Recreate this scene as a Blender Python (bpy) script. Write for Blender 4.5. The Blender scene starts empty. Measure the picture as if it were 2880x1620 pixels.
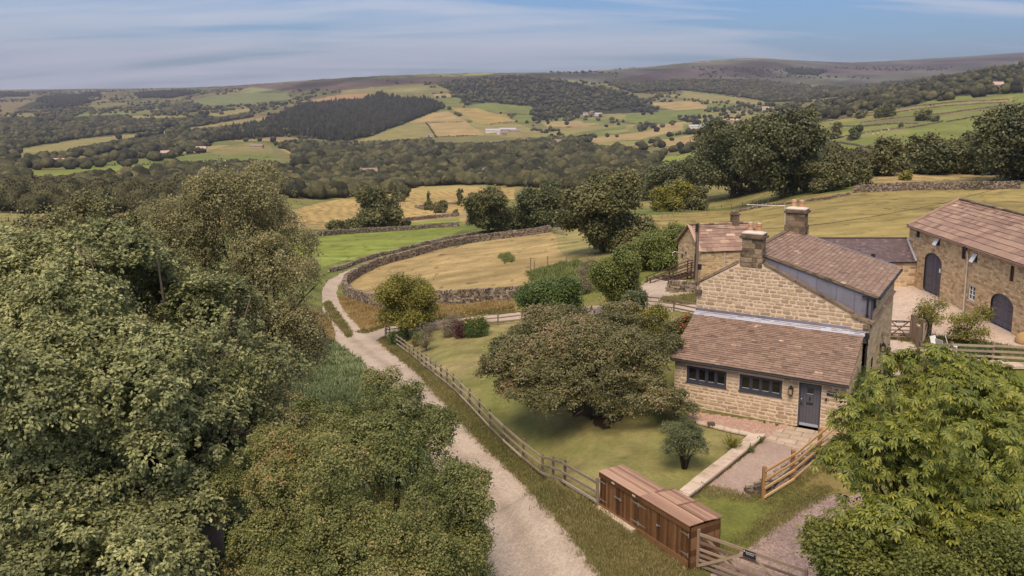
# moorland valley, track, stone cottage and barn
HAZE=True; EXPOSURE=0.76; DENS=1.0
import bpy, math, random
import numpy as np
R=math.radians
scene=bpy.context.scene
COL=scene.collection
rs=np.random.RandomState(7)
# ---------------------------------------------------------------- camera model (photo pixels are 2880 x 1620)
F=2500.; YH=255.; H=15.3
PT=math.atan(.163); CY=YH+F*math.tan(PT); cP,sP=math.cos(PT),math.sin(PT)
def ray(u,v):
    x=(u-1440)/F; y=(v-CY)/F
    return np.array([x,cP-y*sP,-sP-y*cP])
O3=np.array([0,0,H])
def onz(u,v,z=0.):
    d=ray(u,v); return O3+d*((z-H)/d[2])
def onY(u,v,Y):
    d=ray(u,v); return O3+d*(Y/d[1])
def projn(X,Y,Z):
    Z=Z-H; f=Y*cP-Z*sP; d=-Y*sP-Z*cP
    return 1440+F*X/f, CY+F*d/f
cam_d=bpy.data.cameras.new('camera'); cam=bpy.data.objects.new('camera',cam_d); COL.objects.link(cam)
cam.location=(0,0,H); cam.rotation_euler=(math.pi/2-PT,0,0)
cam_d.sensor_width=36; cam_d.lens=36*F/2880; cam_d.shift_y=-(810-CY)/2880
cam_d.clip_start=.5; cam_d.clip_end=60000
scene.camera=cam
# ---------------------------------------------------------------- object helpers
def tag(o,label=None,cat=None,group=None,kind=None):
    if label: o['label']=label
    if cat: o['category']=cat
    if group: o['group']=group
    if kind: o['kind']=kind
    return o
def empty(name,loc,label,cat,group=None,rz=0):
    o=bpy.data.objects.new(name,None); COL.objects.link(o); o.location=tuple(loc); o.rotation_euler=(0,0,rz)
    o.empty_display_size=.3
    return tag(o,label,cat,group)
def link(name,me,parent=None):
    o=bpy.data.objects.new(name,me); COL.objects.link(o)
    if parent is not None: o.parent=parent
    return o
def mesh_np(name,V,Fc,mats,attrs=None,midx=None,smooth=False,col=None):
    """V (n,3); Fc (m,k) or list of arrays; attrs: dict name->per-face float"""
    me=bpy.data.meshes.new(name)
    V=np.asarray(V,dtype=np.float32)
    groups=[np.asarray(f,dtype=np.int32) for f in (Fc if isinstance(Fc,list) else [Fc]) if len(f)]
    tot=[np.full(len(g),g.shape[1],dtype=np.int32) for g in groups]
    lt=np.concatenate(tot); ls=np.concatenate([[0],np.cumsum(lt)[:-1]]).astype(np.int32)
    li=np.concatenate([g.ravel() for g in groups])
    me.vertices.add(len(V)); me.vertices.foreach_set('co',V.ravel())
    me.loops.add(len(li)); me.loops.foreach_set('vertex_index',li)
    me.polygons.add(len(lt)); me.polygons.foreach_set('loop_start',ls)
    try: me.polygons.foreach_set('loop_total',lt)
    except Exception: pass
    for m in (mats if isinstance(mats,(list,tuple)) else [mats]): me.materials.append(m)
    if midx is not None: me.polygons.foreach_set('material_index',np.asarray(midx,dtype=np.int32))
    me.polygons.foreach_set('use_smooth',np.full(len(lt),smooth,dtype=bool))
    me.update(calc_edges=True)
    for k,a in (attrs or {}).items():
        at=me.attributes.new(k,'FLOAT','FACE'); at.data.foreach_set('value',np.asarray(a,dtype=np.float32))
    if col is not None:
        at=me.color_attributes.new('col','FLOAT_COLOR','POINT'); c4=np.ones((len(V),4),np.float32); c4[:,:3]=col
        at.data.foreach_set('color',c4.ravel())
    return me
class MB:
    """collects boxes, tubes, prisms with a material slot and a per-face tint"""
    def __init__(s): s.V=[];s.F=[];s.M=[];s.T=[]
    def add(s,vs,fs,m=0,t=None):
        n=len(s.V); s.V+= [tuple(v) for v in vs]
        if t is None: t=random.random()
        for f in fs: s.F.append([i+n for i in f]); s.M.append(m); s.T.append(t)
    def frame(s,o,ux,uy,uz,sx,sy,sz,m=0,t=None):
        o,ux,uy,uz=map(lambda q:np.array(q,float),(o,ux,uy,uz))
        vs=[o+ux*(a*sx)+uy*(b*sy)+uz*(c*sz) for c in (0,1) for a,b in ((0,0),(1,0),(1,1),(0,1))]
        s.add(vs,[(3,2,1,0),(4,5,6,7),(0,1,5,4),(1,2,6,5),(2,3,7,6),(3,0,4,7)],m,t)
    def box(s,x0,x1,y0,y1,z0,z1,m=0,t=None):
        s.frame((x0,y0,z0),(1,0,0),(0,1,0),(0,0,1),x1-x0,y1-y0,z1-z0,m,t)
    def bar(s,p,q,w,h,m=0,t=None,up=(0,0,1)):
        p=np.array(p,float);q=np.array(q,float);d=q-p;L=np.linalg.norm(d);d/=L
        sd=np.cross(d,up); sd/=max(np.linalg.norm(sd),1e-6); u2=np.cross(sd,d)
        s.frame(p-sd*w/2-u2*h/2,d,sd,u2,L,w,h,m,t)
    def tube(s,pts,rad,n=8,m=0,t=None,cap=True):
        pts=[np.array(p,float) for p in pts]
        if not hasattr(rad,'__len__'): rad=[rad]*len(pts)
        vs=[];fs=[]
        for i,p in enumerate(pts):
            d=pts[min(i+1,len(pts)-1)]-pts[max(i-1,0)]; d/=max(np.linalg.norm(d),1e-9)
            a=np.cross(d,(0,0,1) if abs(d[2])<.9 else (1,0,0)); a/=np.linalg.norm(a); b=np.cross(d,a)
            for k in range(n):
                an=2*math.pi*k/n; vs.append(p+(a*math.cos(an)+b*math.sin(an))*rad[i])
        for i in range(len(pts)-1):
            for k in range(n):
                k2=(k+1)%n; fs.append((i*n+k,i*n+k2,(i+1)*n+k2,(i+1)*n+k))
        if cap: fs.append(tuple(range(n))[::-1]); fs.append(tuple((len(pts)-1)*n+k for k in range(n)))
        s.add(vs,fs,m,t)
    def poly(s,pts,d,m=0,t=None):
        """prism: polygon pts (3d) extruded by vector d"""
        n=len(pts); P=[np.array(p,float) for p in pts]; Q=[p+np.array(d,float) for p in P]
        s.add(P+Q,[tuple(range(n))[::-1],tuple(range(n,2*n))]+[(i,(i+1)%n,n+(i+1)%n,n+i) for i in range(n)],m,t)
    def build(s,name,mats,parent=None,smooth=False):
        me=bpy.data.meshes.new(name); me.from_pydata(s.V,[],s.F)
        for m in (mats if isinstance(mats,(list,tuple)) else [mats]): me.materials.append(m)
        me.polygons.foreach_set('material_index',s.M)
        if smooth: me.polygons.foreach_set('use_smooth',[True]*len(s.F))
        at=me.attributes.new('tint','FLOAT','FACE'); at.data.foreach_set('value',s.T)
        me.update()
        return link(name,me,parent)
# ---------------------------------------------------------------- materials
def new_mat(name):
    m=bpy.data.materials.new(name); m.use_nodes=True; nt=m.node_tree
    for n in list(nt.nodes): nt.nodes.remove(n)
    out=nt.nodes.new('ShaderNodeOutputMaterial'); b=nt.nodes.new('ShaderNodeBsdfPrincipled')
    nt.links.new(b.outputs[0],out.inputs[0]); return m,nt,b,out
def nd(nt,t,**kw):
    n=nt.nodes.new(t)
    for k,v in kw.items():
        if k in n.inputs: n.inputs[k].default_value=v
        else: setattr(n,k,v)
    return n
def ramp(nt,fac,stops):
    r=nt.nodes.new('ShaderNodeValToRGB'); e=r.color_ramp.elements
    e[0].position=stops[0][0]; e[0].color=(*stops[0][1],1); e[1].position=stops[-1][0]; e[1].color=(*stops[-1][1],1)
    for p,c in stops[1:-1]:
        x=e.new(p); x.color=(*c,1)
    if fac is not None: nt.links.new(fac,r.inputs[0])
    return r.outputs[0]
def attr(nt,name): 
    a=nt.nodes.new('ShaderNodeAttribute'); a.attribute_name=name; return a
def mixc(nt,fac,a,b,mode='MIX'):
    m=nt.nodes.new('ShaderNodeMix'); m.data_type='RGBA'; m.blend_type=mode
    for i,x in ((0,fac),(6,a),(7,b)):
        if hasattr(x,'is_linked') or hasattr(x,'links'): nt.links.new(x,m.inputs[i])
        elif i==0: m.inputs[0].default_value=x
        else: m.inputs[i].default_value=(*x,1)
    return m.outputs[2]
def noise(nt,scale,detail=4,rough=.6,vec=None,dist=0):
    n=nt.nodes.new('ShaderNodeTexNoise'); n.inputs['Scale'].default_value=scale; n.inputs['Detail'].default_value=detail
    n.inputs['Roughness'].default_value=rough; n.inputs['Distortion'].default_value=dist
    if vec is not None: nt.links.new(vec,n.inputs['Vector'])
    return n.outputs[0]
def coord(nt,kind='Object'):
    return nt.nodes.new('ShaderNodeTexCoord').outputs[kind]
def bump(nt,b,h,strength=.5,dist=.02):
    n=nt.nodes.new('ShaderNodeBump'); n.inputs['Strength'].default_value=strength; n.inputs['Distance'].default_value=dist
    nt.links.new(h,n.inputs['Height']); nt.links.new(n.outputs[0],b.inputs['Normal'])
def tinted(name,stops,rough=.85,nscale=6.,namt=.35,bstr=.4,bdist=.01,stain=None,spec=.3,metal=0,sc2=None,stretch=None):
    """colour from the per-face tint, broken up by noise"""
    m,nt,b,out=new_mat(name); a=attr(nt,'tint').outputs['Fac']; co=coord(nt)
    if stretch:
        mp=nd(nt,'ShaderNodeMapping'); mp.inputs['Scale'].default_value=stretch; nt.links.new(co,mp.inputs[0]); co=mp.outputs[0]
    n1=noise(nt,nscale,6,.65,co)
    ma=nd(nt,'ShaderNodeMath',operation='MULTIPLY_ADD'); nt.links.new(n1,ma.inputs[0]); ma.inputs[1].default_value=namt*2; ma.inputs[2].default_value=-namt
    ad=nd(nt,'ShaderNodeMath',operation='ADD',use_clamp=True); nt.links.new(a,ad.inputs[0]); nt.links.new(ma.outputs[0],ad.inputs[1])
    c=ramp(nt,ad.outputs[0],stops)
    if stain:
        col,sc,lo,hi=stain
        n2=noise(nt,sc,5,.7,coord(nt)); f=ramp(nt,n2,[(lo,(0,0,0)),(hi,(1,1,1))]); c=mixc(nt,f,c,col)
    nt.links.new(c,b.inputs['Base Color']); b.inputs['Roughness'].default_value=rough; b.inputs['Specular IOR Level'].default_value=spec
    b.inputs['Metallic'].default_value=metal
    bump(nt,b,noise(nt,sc2 or nscale*4,5,.7,co),bstr,bdist)
    return m
def plain(name,col,rough=.5,spec=.4,metal=0,var=.15,sc=8.):
    m,nt,b,out=new_mat(name); n=noise(nt,sc,4,.6,coord(nt))
    lo=tuple(x*(1-var) for x in col); hi=tuple(min(1,x*(1+var)) for x in col)
    nt.links.new(ramp(nt,n,[(.3,lo),(.7,hi)]),b.inputs['Base Color']); b.inputs['Roughness'].default_value=rough
    b.inputs['Specular IOR Level'].default_value=spec; b.inputs['Metallic'].default_value=metal
    return m
def leaf_mat(name,stops,trans=.25,rough=.5,spec=.35):
    m,nt,b,out=new_mat(name); c=ramp(nt,attr(nt,'tint').outputs['Fac'],stops)
    nt.links.new(c,b.inputs['Base Color']); b.inputs['Roughness'].default_value=rough; b.inputs['Specular IOR Level'].default_value=spec
    t=nd(nt,'ShaderNodeBsdfTranslucent'); nt.links.new(c,t.inputs[0]); mx=nd(nt,'ShaderNodeMixShader'); mx.inputs[0].default_value=trans
    nt.links.new(b.outputs[0],mx.inputs[1]); nt.links.new(t.outputs[0],mx.inputs[2]); nt.links.new(mx.outputs[0],out.inputs[0])
    return m
# ---------------------------------------------------------------- the lie of the land
def _h(u,v,h): return (u,v,h*F/(v-YH))
CP=[ # (pixel u, pixel v, forward distance)
 _h(1950,1190,15.55),_h(2250,1205,15.42),_h(2340,1216,15.42),_h(1685,1423,15.3),_h(1940,1585,15.45),_h(2200,1450,15.4),_h(2145,1405,15.35),_h(2700,1030,15.3),_h(2850,1200,15.4),_h(2600,1500,15.5),_h(1800,1250,15.7),
 _h(2621,818,15.3),_h(2873,943,15.3),_h(2500,850,15.3),_h(2561,788,15.3),_h(2300,1000,15.35),_h(2100,950,15.8),_h(2860,800,15.0),_h(2400,1620,15.9),
 (1958,790,80),(1880,775,84),(1860,860,66),(1750,860,70),(2100,760,82),
 _h(1524,1339,16.6),_h(1396,1231,16.9),_h(1332,1160,17.4),_h(1283,1109,17.9),(1384,917,80),(1445,909,81),(1084,943,88),(1250,925,83),(1400,1000,64),(1600,1060,49),(1600,960,61),
 _h(1400,1600,16.3),_h(1200,1330,17.3),_h(1650,1600,15.8),(1040,960,86),(930,830,125),(1000,770,147),(1180,735,158),(1230,715,163),(1400,680,180),(1550,655,190),
 (1300,760,128),(1150,840,102),(1500,830,92),(1500,740,125),(1750,720,118),(1650,660,165),(1900,660,145),(1850,605,200),(2050,588,235),(2300,545,205),(2700,533,192),(2870,520,190),(2880,570,150),(2500,640,112),(2150,650,128),(2750,620,112),
 (2500,495,232),(2800,480,250),(2500,470,275),(2200,520,270),(2300,500,300),
 (2500,400,650),(2500,375,730),(2450,430,600),(2750,330,850),(2800,400,640),(2800,440,520),(2850,280,1050),(2700,265,1300),(2880,190,1900),(2600,240,1900),(2450,310,1200),(2300,320,1500),(2200,355,1250),(2050,410,980),(2100,450,760),(2300,400,800),
 (2880,147,7500),(2700,160,7500),(2550,168,7500),(2400,178,7000),(2240,175,6300),(2150,168,6000),(2050,171,5800),(1950,180,5600),(1850,190,5300),(1700,202,5000),(1560,208,4600),(1450,211,4400),(1300,213,4300),(1150,216,4400),(1000,223,4600),(870,229,5000),(740,238,5500),
 (640,244,7000),(500,250,8500),(300,252,10000),(100,254,11000),(0,255,12000),
 (2800,200,4500),(2600,215,4500),(2450,225,4600),(2280,215,4800),(2120,232,4300),(1920,235,4000),(1750,250,3600),(2000,290,3000),(2200,290,2700),(1850,330,2600),(1700,330,2700),(1750,400,1600),(1900,380,1700),(1780,460,950),(1850,500,620),(1950,540,330),(1750,560,360),(1750,520,560),
 (1400,290,3000),(1400,340,2500),(1450,385,2000),(1400,430,1300),(1400,500,850),(1400,545,600),(1380,580,440),(1380,620,290),(1560,560,420),(1560,610,260),
 (1230,290,3000),(1100,330,2700),(1050,265,3400),(1050,400,1900),(1050,440,1400),(1050,500,900),(1050,560,600),(1050,600,430),(1050,640,290),(1050,700,185),(1230,585,450),(1230,640,270),
 (800,285,3600),(700,310,3100),(700,345,2500),(700,400,1700),(750,450,1150),(740,500,800),(750,560,500),(850,620,320),(850,690,200),(850,800,125),
 (450,280,4300),(400,330,2900),(350,390,1900),(300,440,1250),(300,490,850),(350,540,550),(300,640,250),
 (150,275,5000),(150,300,4000),(50,340,2700),(50,400,1700),(50,450,1150),(50,500,750),(50,560,450),(50,700,180),
 (850,1000,78),(700,1280,46),(500,1100,55),(300,1500,32),(300,900,85),(100,1200,42),(900,1550,31),
]
for (u,v,D) in ((0,255,12000),(300,252,10000),(640,244,7000),(870,229,5000),(1150,216,4400),(1450,211,4400),(1700,202,5000),(1950,180,5600),(2150,168,6000),(2400,178,7000),(2700,160,7500),(2880,147,7500)):
    CP.append((u,v+16,D*1.6)); CP.append((u,v+30,D*3))
CP=np.array(CP,float)
def _sl(u,v,Y):
    d=ray(u,v); return -(d[2]/d[1])
SL=np.array([_sl(*c) for c in CP])
def _feat(u,Y): return np.stack([u/520.,np.log(Y)*1.35],-1)
PF=_feat(CP[:,0],CP[:,2])
def _k(a,b):
    r2=((a[:,None,:]-b[None,:,:])**2).sum(-1)+1e-12; return .5*r2*np.log(r2)
_n=len(PF); A=np.zeros((_n+3,_n+3)); A[:_n,:_n]=_k(PF,PF)+np.eye(_n)*.004
A[:_n,_n]=1; A[:_n,_n+1:]=PF; A[_n:,:_n]=A[:_n,_n:].T
WRB=np.linalg.solve(A,np.concatenate([SL,[0,0,0]]))
def _val(u,Y):
    f=_feat(u,Y); out=np.zeros(len(f))
    for i in range(0,len(f),40000):
        g=f[i:i+40000]; out[i:i+40000]=_k(g,PF)@WRB[:_n]+WRB[_n]+g@WRB[_n+1:]
    return out
# fractal value noise used all over
_perm=np.random.RandomState(3).rand(256,256)
def vnoise(x,y):
    xi=np.floor(x).astype(int);yi=np.floor(y).astype(int);fx=x-xi;fy=y-yi
    fx=fx*fx*(3-2*fx);fy=fy*fy*(3-2*fy);g=lambda a,b:_perm[a&255,b&255]
    return (g(xi,yi)*(1-fx)+g(xi+1,yi)*fx)*(1-fy)+(g(xi,yi+1)*(1-fx)+g(xi+1,yi+1)*fx)*fy
def fbm(x,y,o=4):
    s=0;a=.5
    for i in range(o): s=s+a*vnoise(x*2**i+17*i,y*2**i+5*i); a*=.5
    return s/(1-.5**o)
def terr(X,Y):
    X=np.atleast_1d(np.asarray(X,float));Y=np.atleast_1d(np.asarray(Y,float))
    Yc=np.clip(Y,27,30000); u=1440+F*X/np.maximum(Yc,1)
    uc=np.clip(u,-150,3000)
    s=_val(uc,Yc); z=H-s*Yc
    # the levelled ground on which cottage, yard and drive stand
    ss=lambda a,b,t:(lambda q:q*q*(3-2*q))(np.clip((t-a)/(b-a),0,1))
    xb=2.6+4.2*ss(33.5,38,Y); top=56+18*ss(18,24,X); w=ss(0,1,(X-xb+5.5)/6.)*(1-ss(0,1,(Y-top)/7))*ss(16,24,Y)
    z=z*(1-w)+w*(-.14-.3*(1-ss(26,31,Y)))
    z+= (fbm(X/60,Y/60,3)-.5)*np.clip((Y-400)/1500,0,1)*12
    z+= (fbm(X/3,Y/3,3)-.5)*.25*np.clip((Y-60)/60,0,1)
    return z
def T1(x,y): return float(terr(x,y)[0])
def gnd(u,v,ymin=26,ymax=11000):
    """first point of the ground seen through pixel (u,v)"""
    d=ray(u,v); Ys=np.exp(np.linspace(math.log(ymin),math.log(ymax),420)); P=O3[None]+d[None]*(Ys/d[1])[:,None]
    z=terr(P[:,0],P[:,1]); below=np.nonzero(P[:,2]<z)[0]
    if len(below)==0: return P[-1]
    i=below[0]
    if i==0: return P[0]
    a=(P[i-1,2]-z[i-1]);b=(z[i]-P[i,2]); t=a/(a+b+1e-9); q=P[i-1]*(1-t)+P[i]*t
    q[2]=T1(q[0],q[1]); return q
def inpoly(u,v,poly):
    r=np.zeros(u.shape,bool); n=len(poly)
    for i in range(n):
        x1,y1=poly[i];x2,y2=poly[(i+1)%n]
        if y1==y2: continue
        c=((y1>v)!=(y2>v)); r^= c&(u<(x2-x1)*(v-y1)/(y2-y1)+x1)
    return r
# named regions of the ground, outlined on the photograph and laid on the land
LANE=[(1045,1073),(1058,1080),(1130,1180),(1230,1330),(1320,1480),(1370,1640),(1420,1900),(1860,1900),(1700,1632),(1588,1487),(1487,1375),(1325,1219),(1175,1049),(1108,996),(1061,957),(1083,944),(1200,926),(1384,907),(1449,899),(1600,887),(1860,872),(1975,882),(1975,862),(1969,868),(1860,853),(1800,850),(1560,868),(1449,879),(1300,893),(1147,907),(1080,922),(1030,938),(997,901),(963,865),(946,826),(952,803),(966,781),(1013,750),(1060,735),(1140,722),(1140,718),(1060,728),(1008,748),(957,770),(924,789),(906,812),(906,840),(907,868),(910,896),(929,932),(936,963),(974,980),(1008,1021)]
LSTRIP=[(909,857),(925,846),(950,880),(975,912),(993,945),(977,950),(955,922),(925,888)]
YARD2=[(1802,805),(1835,783),(1890,776),(1960,800),(1960,808),(1880,822),(1890,826),(1960,812),(1975,815),(1975,822),(1900,834),(1900,850),(1975,858),(1975,872),(1800,860)]
YARD=[(2440,790),(2610,790),(2625,818),(2880,947),(3100,1050),(3100,1060),(2880,988),(2760,962),(2640,950),(2572,950),(2580,1010),(2470,1110),(2440,1100)]
DRIVE=[(2324,1397),(2252,1428),(2221,1460),(2175,1484),(2112,1531),(2097,1543),(2035,1578),(1994,1620),(1860,1700),(1900,1900),(2500,1900),(2520,1620),(2560,1440),(2420,1385)]
PATH=[(2154,1236),(2190,1245),(2245,1262),(2300,1275),(2318,1290),(2258,1335),(2150,1392),(2095,1402),(1987,1370)]
GRAVEL=[(1945,1145),(1975,1160),(2240,1200),(2180,1212),(2154,1236),(2138,1232),(2150,1219),(2110,1219),(1958,1187),(1930,1175)]
PATIO=[(2240,1199),(2370,1220),(2420,1240),(2340,1292),(2318,1290),(2245,1262),(2154,1236),(2180,1211)]
LAWN=[(1084,947),(1180,932),(1384,912),(1449,903),(1600,892),(1860,880),(1985,900),(1990,1150),(1930,1165),(1935,1178),(1958,1189),(2105,1222),(1976,1330),(1900,1390),(1880,1420),(1700,1400),(1640,1405),(1524,1339),(1396,1231),(1332,1160),(1283,1109),(1200,1045),(1120,985)]
BED=[(1590,1150),(1640,1182),(1700,1196),(1745,1185),(1760,1160),(1700,1130),(1620,1130)]
def G_(r,g,b): return (r,g,b)
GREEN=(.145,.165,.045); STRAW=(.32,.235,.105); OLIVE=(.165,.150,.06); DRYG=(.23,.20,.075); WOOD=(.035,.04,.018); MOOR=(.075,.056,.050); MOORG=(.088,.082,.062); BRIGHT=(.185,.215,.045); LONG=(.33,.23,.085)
FIELDS=[ # (polygon, colour, mow stripes (angle, spacing) or None)
 ([(560,252),(740,238),(1000,224),(1450,209),(1330,222),(1228,237),(1191,234),(1057,245),(960,255),(800,254),(700,262)],(.105,.075,.055),None),
 ([(1450,209),(1700,200),(1950,178),(2150,165),(2400,176),(2880,145),(2880,190),(2665,210),(2479,236),(2367,246),(2129,226),(1920,226),(1754,240),(1519,219)],MOORG,None),
 ([(1700,230),(1900,190),(2150,172),(2230,190),(2100,215),(1900,222)],MOOR,None),
 ([(2230,190),(2480,182),(2880,152),(2880,170),(2500,205),(2300,205)],MOOR,None),
 ([(960,260),(1057,245),(1191,234),(1228,278),(1139,282),(1046,267),(960,281)],OLIVE,None),
 ([(843,286),(960,266),(1046,262),(1020,280),(960,283),(880,290)],(.30,.18,.09),None),
 ([(533,286),(708,245),(800,255),(820,280),(700,290),(600,297)],(.15,.165,.065),None),
 ([(1147,345),(1206,319),(1258,312),(1320,344)],(.32,.235,.105),None),
 ([(1146,345),(1199,345),(1226,386),(1154,392),(960,407),(1035,388),(1109,360)],DRYG,None),
 ([(1202,346),(1314,344),(1363,379),(1228,385)],STRAW,None),
 ([(1266,304),(1333,302),(1448,338),(1448,343),(1374,351),(1333,343),(1314,327)],(.30,.22,.08),None),
 ([(1318,344),(1374,352),(1448,345),(1553,383),(1456,388),(1363,380)],DRYG,None),
 ([(1228,386),(1363,381),(1456,389),(1500,392),(1400,402),(1270,408),(1200,400)],OLIVE,None),
 ([(1288,301),(1333,295),(1437,299),(1500,297),(1489,323),(1444,316),(1333,304)],GREEN,None),
 ([(495,368),(570,352),(749,330),(738,345),(574,360)],DRYG,None),
 ([(209,319),(410,308),(436,319),(209,330)],GREEN,None),([(365,325),(551,325),(551,333),(365,332)],DRYG,None),
 ([(0,285),(90,280),(160,290),(40,312),(0,322)],(.17,.13,.06),None),
 ([(560,322),(690,304),(720,308),(610,332)],DRYG,None),([(0,325),(60,318),(160,322),(60,332)],(.20,.17,.06),None),([(240,296),(330,288),(370,292),(280,304)],OLIVE,None),([(90,336),(200,330),(205,334),(110,342)],DRYG,None),([(600,262),(680,250),(720,256),(640,270)],OLIVE,None),
 ([(37,424),(224,392),(400,376),(495,366),(500,372),(400,388),(300,402),(180,425),(60,435)],DRYG,None),
 ([(200,440),(300,415),(380,402),(390,408),(330,430),(250,445)],OLIVE,None),
 ([(581,424),(640,410),(708,401),(768,405),(779,431),(700,436),(626,438)],DRYG,(.9,9)),
 ([(253,457),(574,431),(634,438),(779,432),(820,461),(641,457),(261,468)],GREEN,None),
 ([(41,487),(160,483),(324,466),(481,465),(473,476),(224,494),(186,502),(82,509)],BRIGHT,None),
 ([(760,405),(830,440),(830,468),(780,450)],OLIVE,None),
 ([(830,590),(900,570),(960,560),(1160,528),(1310,524),(1448,530),(1445,560),(1318,572),(1290,606),(1100,624),(1050,627),(960,642),(835,625)],(.40,.285,.11),(.25,5.2)),
 ([(1160,530),(1175,524),(1310,522),(1310,532),(1170,545)],(.34,.26,.10),None),
 ([(820,672),(960,650),(1190,642),(1310,640),(1250,672),(1140,700),(1050,716),(960,735),(900,752),(820,760)],BRIGHT,None),
 ([(1010,641),(1288,614),(1310,634),(1190,640),(1025,652)],BRIGHT,None),
 ([(965,800),(1010,758),(1100,726),(1250,698),(1400,672),(1548,652),(1640,700),(1680,760),(1560,830),(1470,843),(1300,853),(1150,858),(1020,852),(972,825)],STRAW,None),
 ([(1840,606),(2050,590),(2300,545),(2500,530),(2880,520),(2990,520),(2990,700),(2700,760),(2300,740),(2000,720),(1700,700),(1780,640)],(.275,.215,.08),None),
 ([(1560,638),(1700,612),(1845,604),(1800,660),(1700,745),(1640,770),(1570,700)],(.24,.205,.08),None),
 ([(2380,512),(2500,493),(2750,478),(2900,466),(2990,466),(2990,505),(2700,505),(2500,514)],STRAW,None),
 ([(2295,365),(2420,322),(2580,290),(2880,262),(2880,400),(2780,440),(2560,445),(2450,440),(2310,425)],(.165,.185,.05),None),
 ([(2308,344),(2591,295),(2852,269),(2844,284),(2628,299),(2419,340)],DRYG,None),
 ([(2419,346),(2640,318),(2870,292),(2872,300),(2640,330),(2430,352)],OLIVE,None),
 ([(2300,372),(2420,364),(2560,362),(2555,378),(2300,395)],(.20,.195,.06),None),
 ([(2305,402),(2360,404),(2430,418),(2430,440),(2305,430)],(.16,.19,.035),None),
 ([(1560,362),(1700,352),(1790,350),(1760,372),(1600,376)],DRYG,None),([(1800,366),(1920,350),(2000,340),(2010,352),(1900,372),(1800,380)],GREEN,None),([(1640,400),(1790,396),(1780,412),(1700,414)],DRYG,None),([(1850,395),(1990,372),(2000,388),(1880,412)],STRAW,None),([(1990,345),(2100,325),(2180,320),(2160,336),(2020,356)],DRYG,None),([(1500,272),(1600,268),(1690,282),(1600,290)],OLIVE,None),([(1830,312),(1980,308),(2040,312),(1960,322),(1850,322)],GREEN,None),
 ([(1810,448),(1920,436),(1920,461),(1825,463)],BRIGHT,None),([(1920,438),(1965,425),(1960,440),(1920,450)],BRIGHT,None),
 ([(1620,392),(1800,372),(1920,345),(1920,365),(1800,392),(1650,402)],STRAW,None),
 ([(1600,378),(1760,352),(1760,362),(1640,378)],GREEN,None),
 ([(1520,344),(1620,340),(1700,345),(1640,356),(1540,356)],STRAW,None),([(1630,336),(1720,338),(1715,348),(1640,345)],GREEN,None),
 ([(1700,305),(1760,300),(1830,330),(1740,335),(1690,325)],DRYG,None),([(1760,320),(1900,325),(1880,345),(1760,342)],GREEN,None),
 ([(1800,290),(1920,285),(1985,295),(1990,305),(1900,310)],STRAW,None),([(2330,290),(2420,275),(2420,280),(2330,300)],(.35,.23,.08),None),
 ([(1920,255),(2000,265),(2160,285),(2140,295),(1990,285),(1920,275)],DRYG,None),([(2100,268),(2165,268),(2160,282),(2090,280)],OLIVE,None),
 ([(1620,250),(1720,255),(1800,262),(1750,270),(1650,262)],OLIVE,None),
 ([(2240,225),(2330,215),(2390,222),(2330,240),(2240,238)],(.12,.12,.075),None),
 ([(2665,212),(2740,200),(2720,216),(2660,224)],OLIVE,None),([(2780,230),(2880,200),(2880,235),(2800,255)],(.12,.15,.05),None),
]
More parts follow.
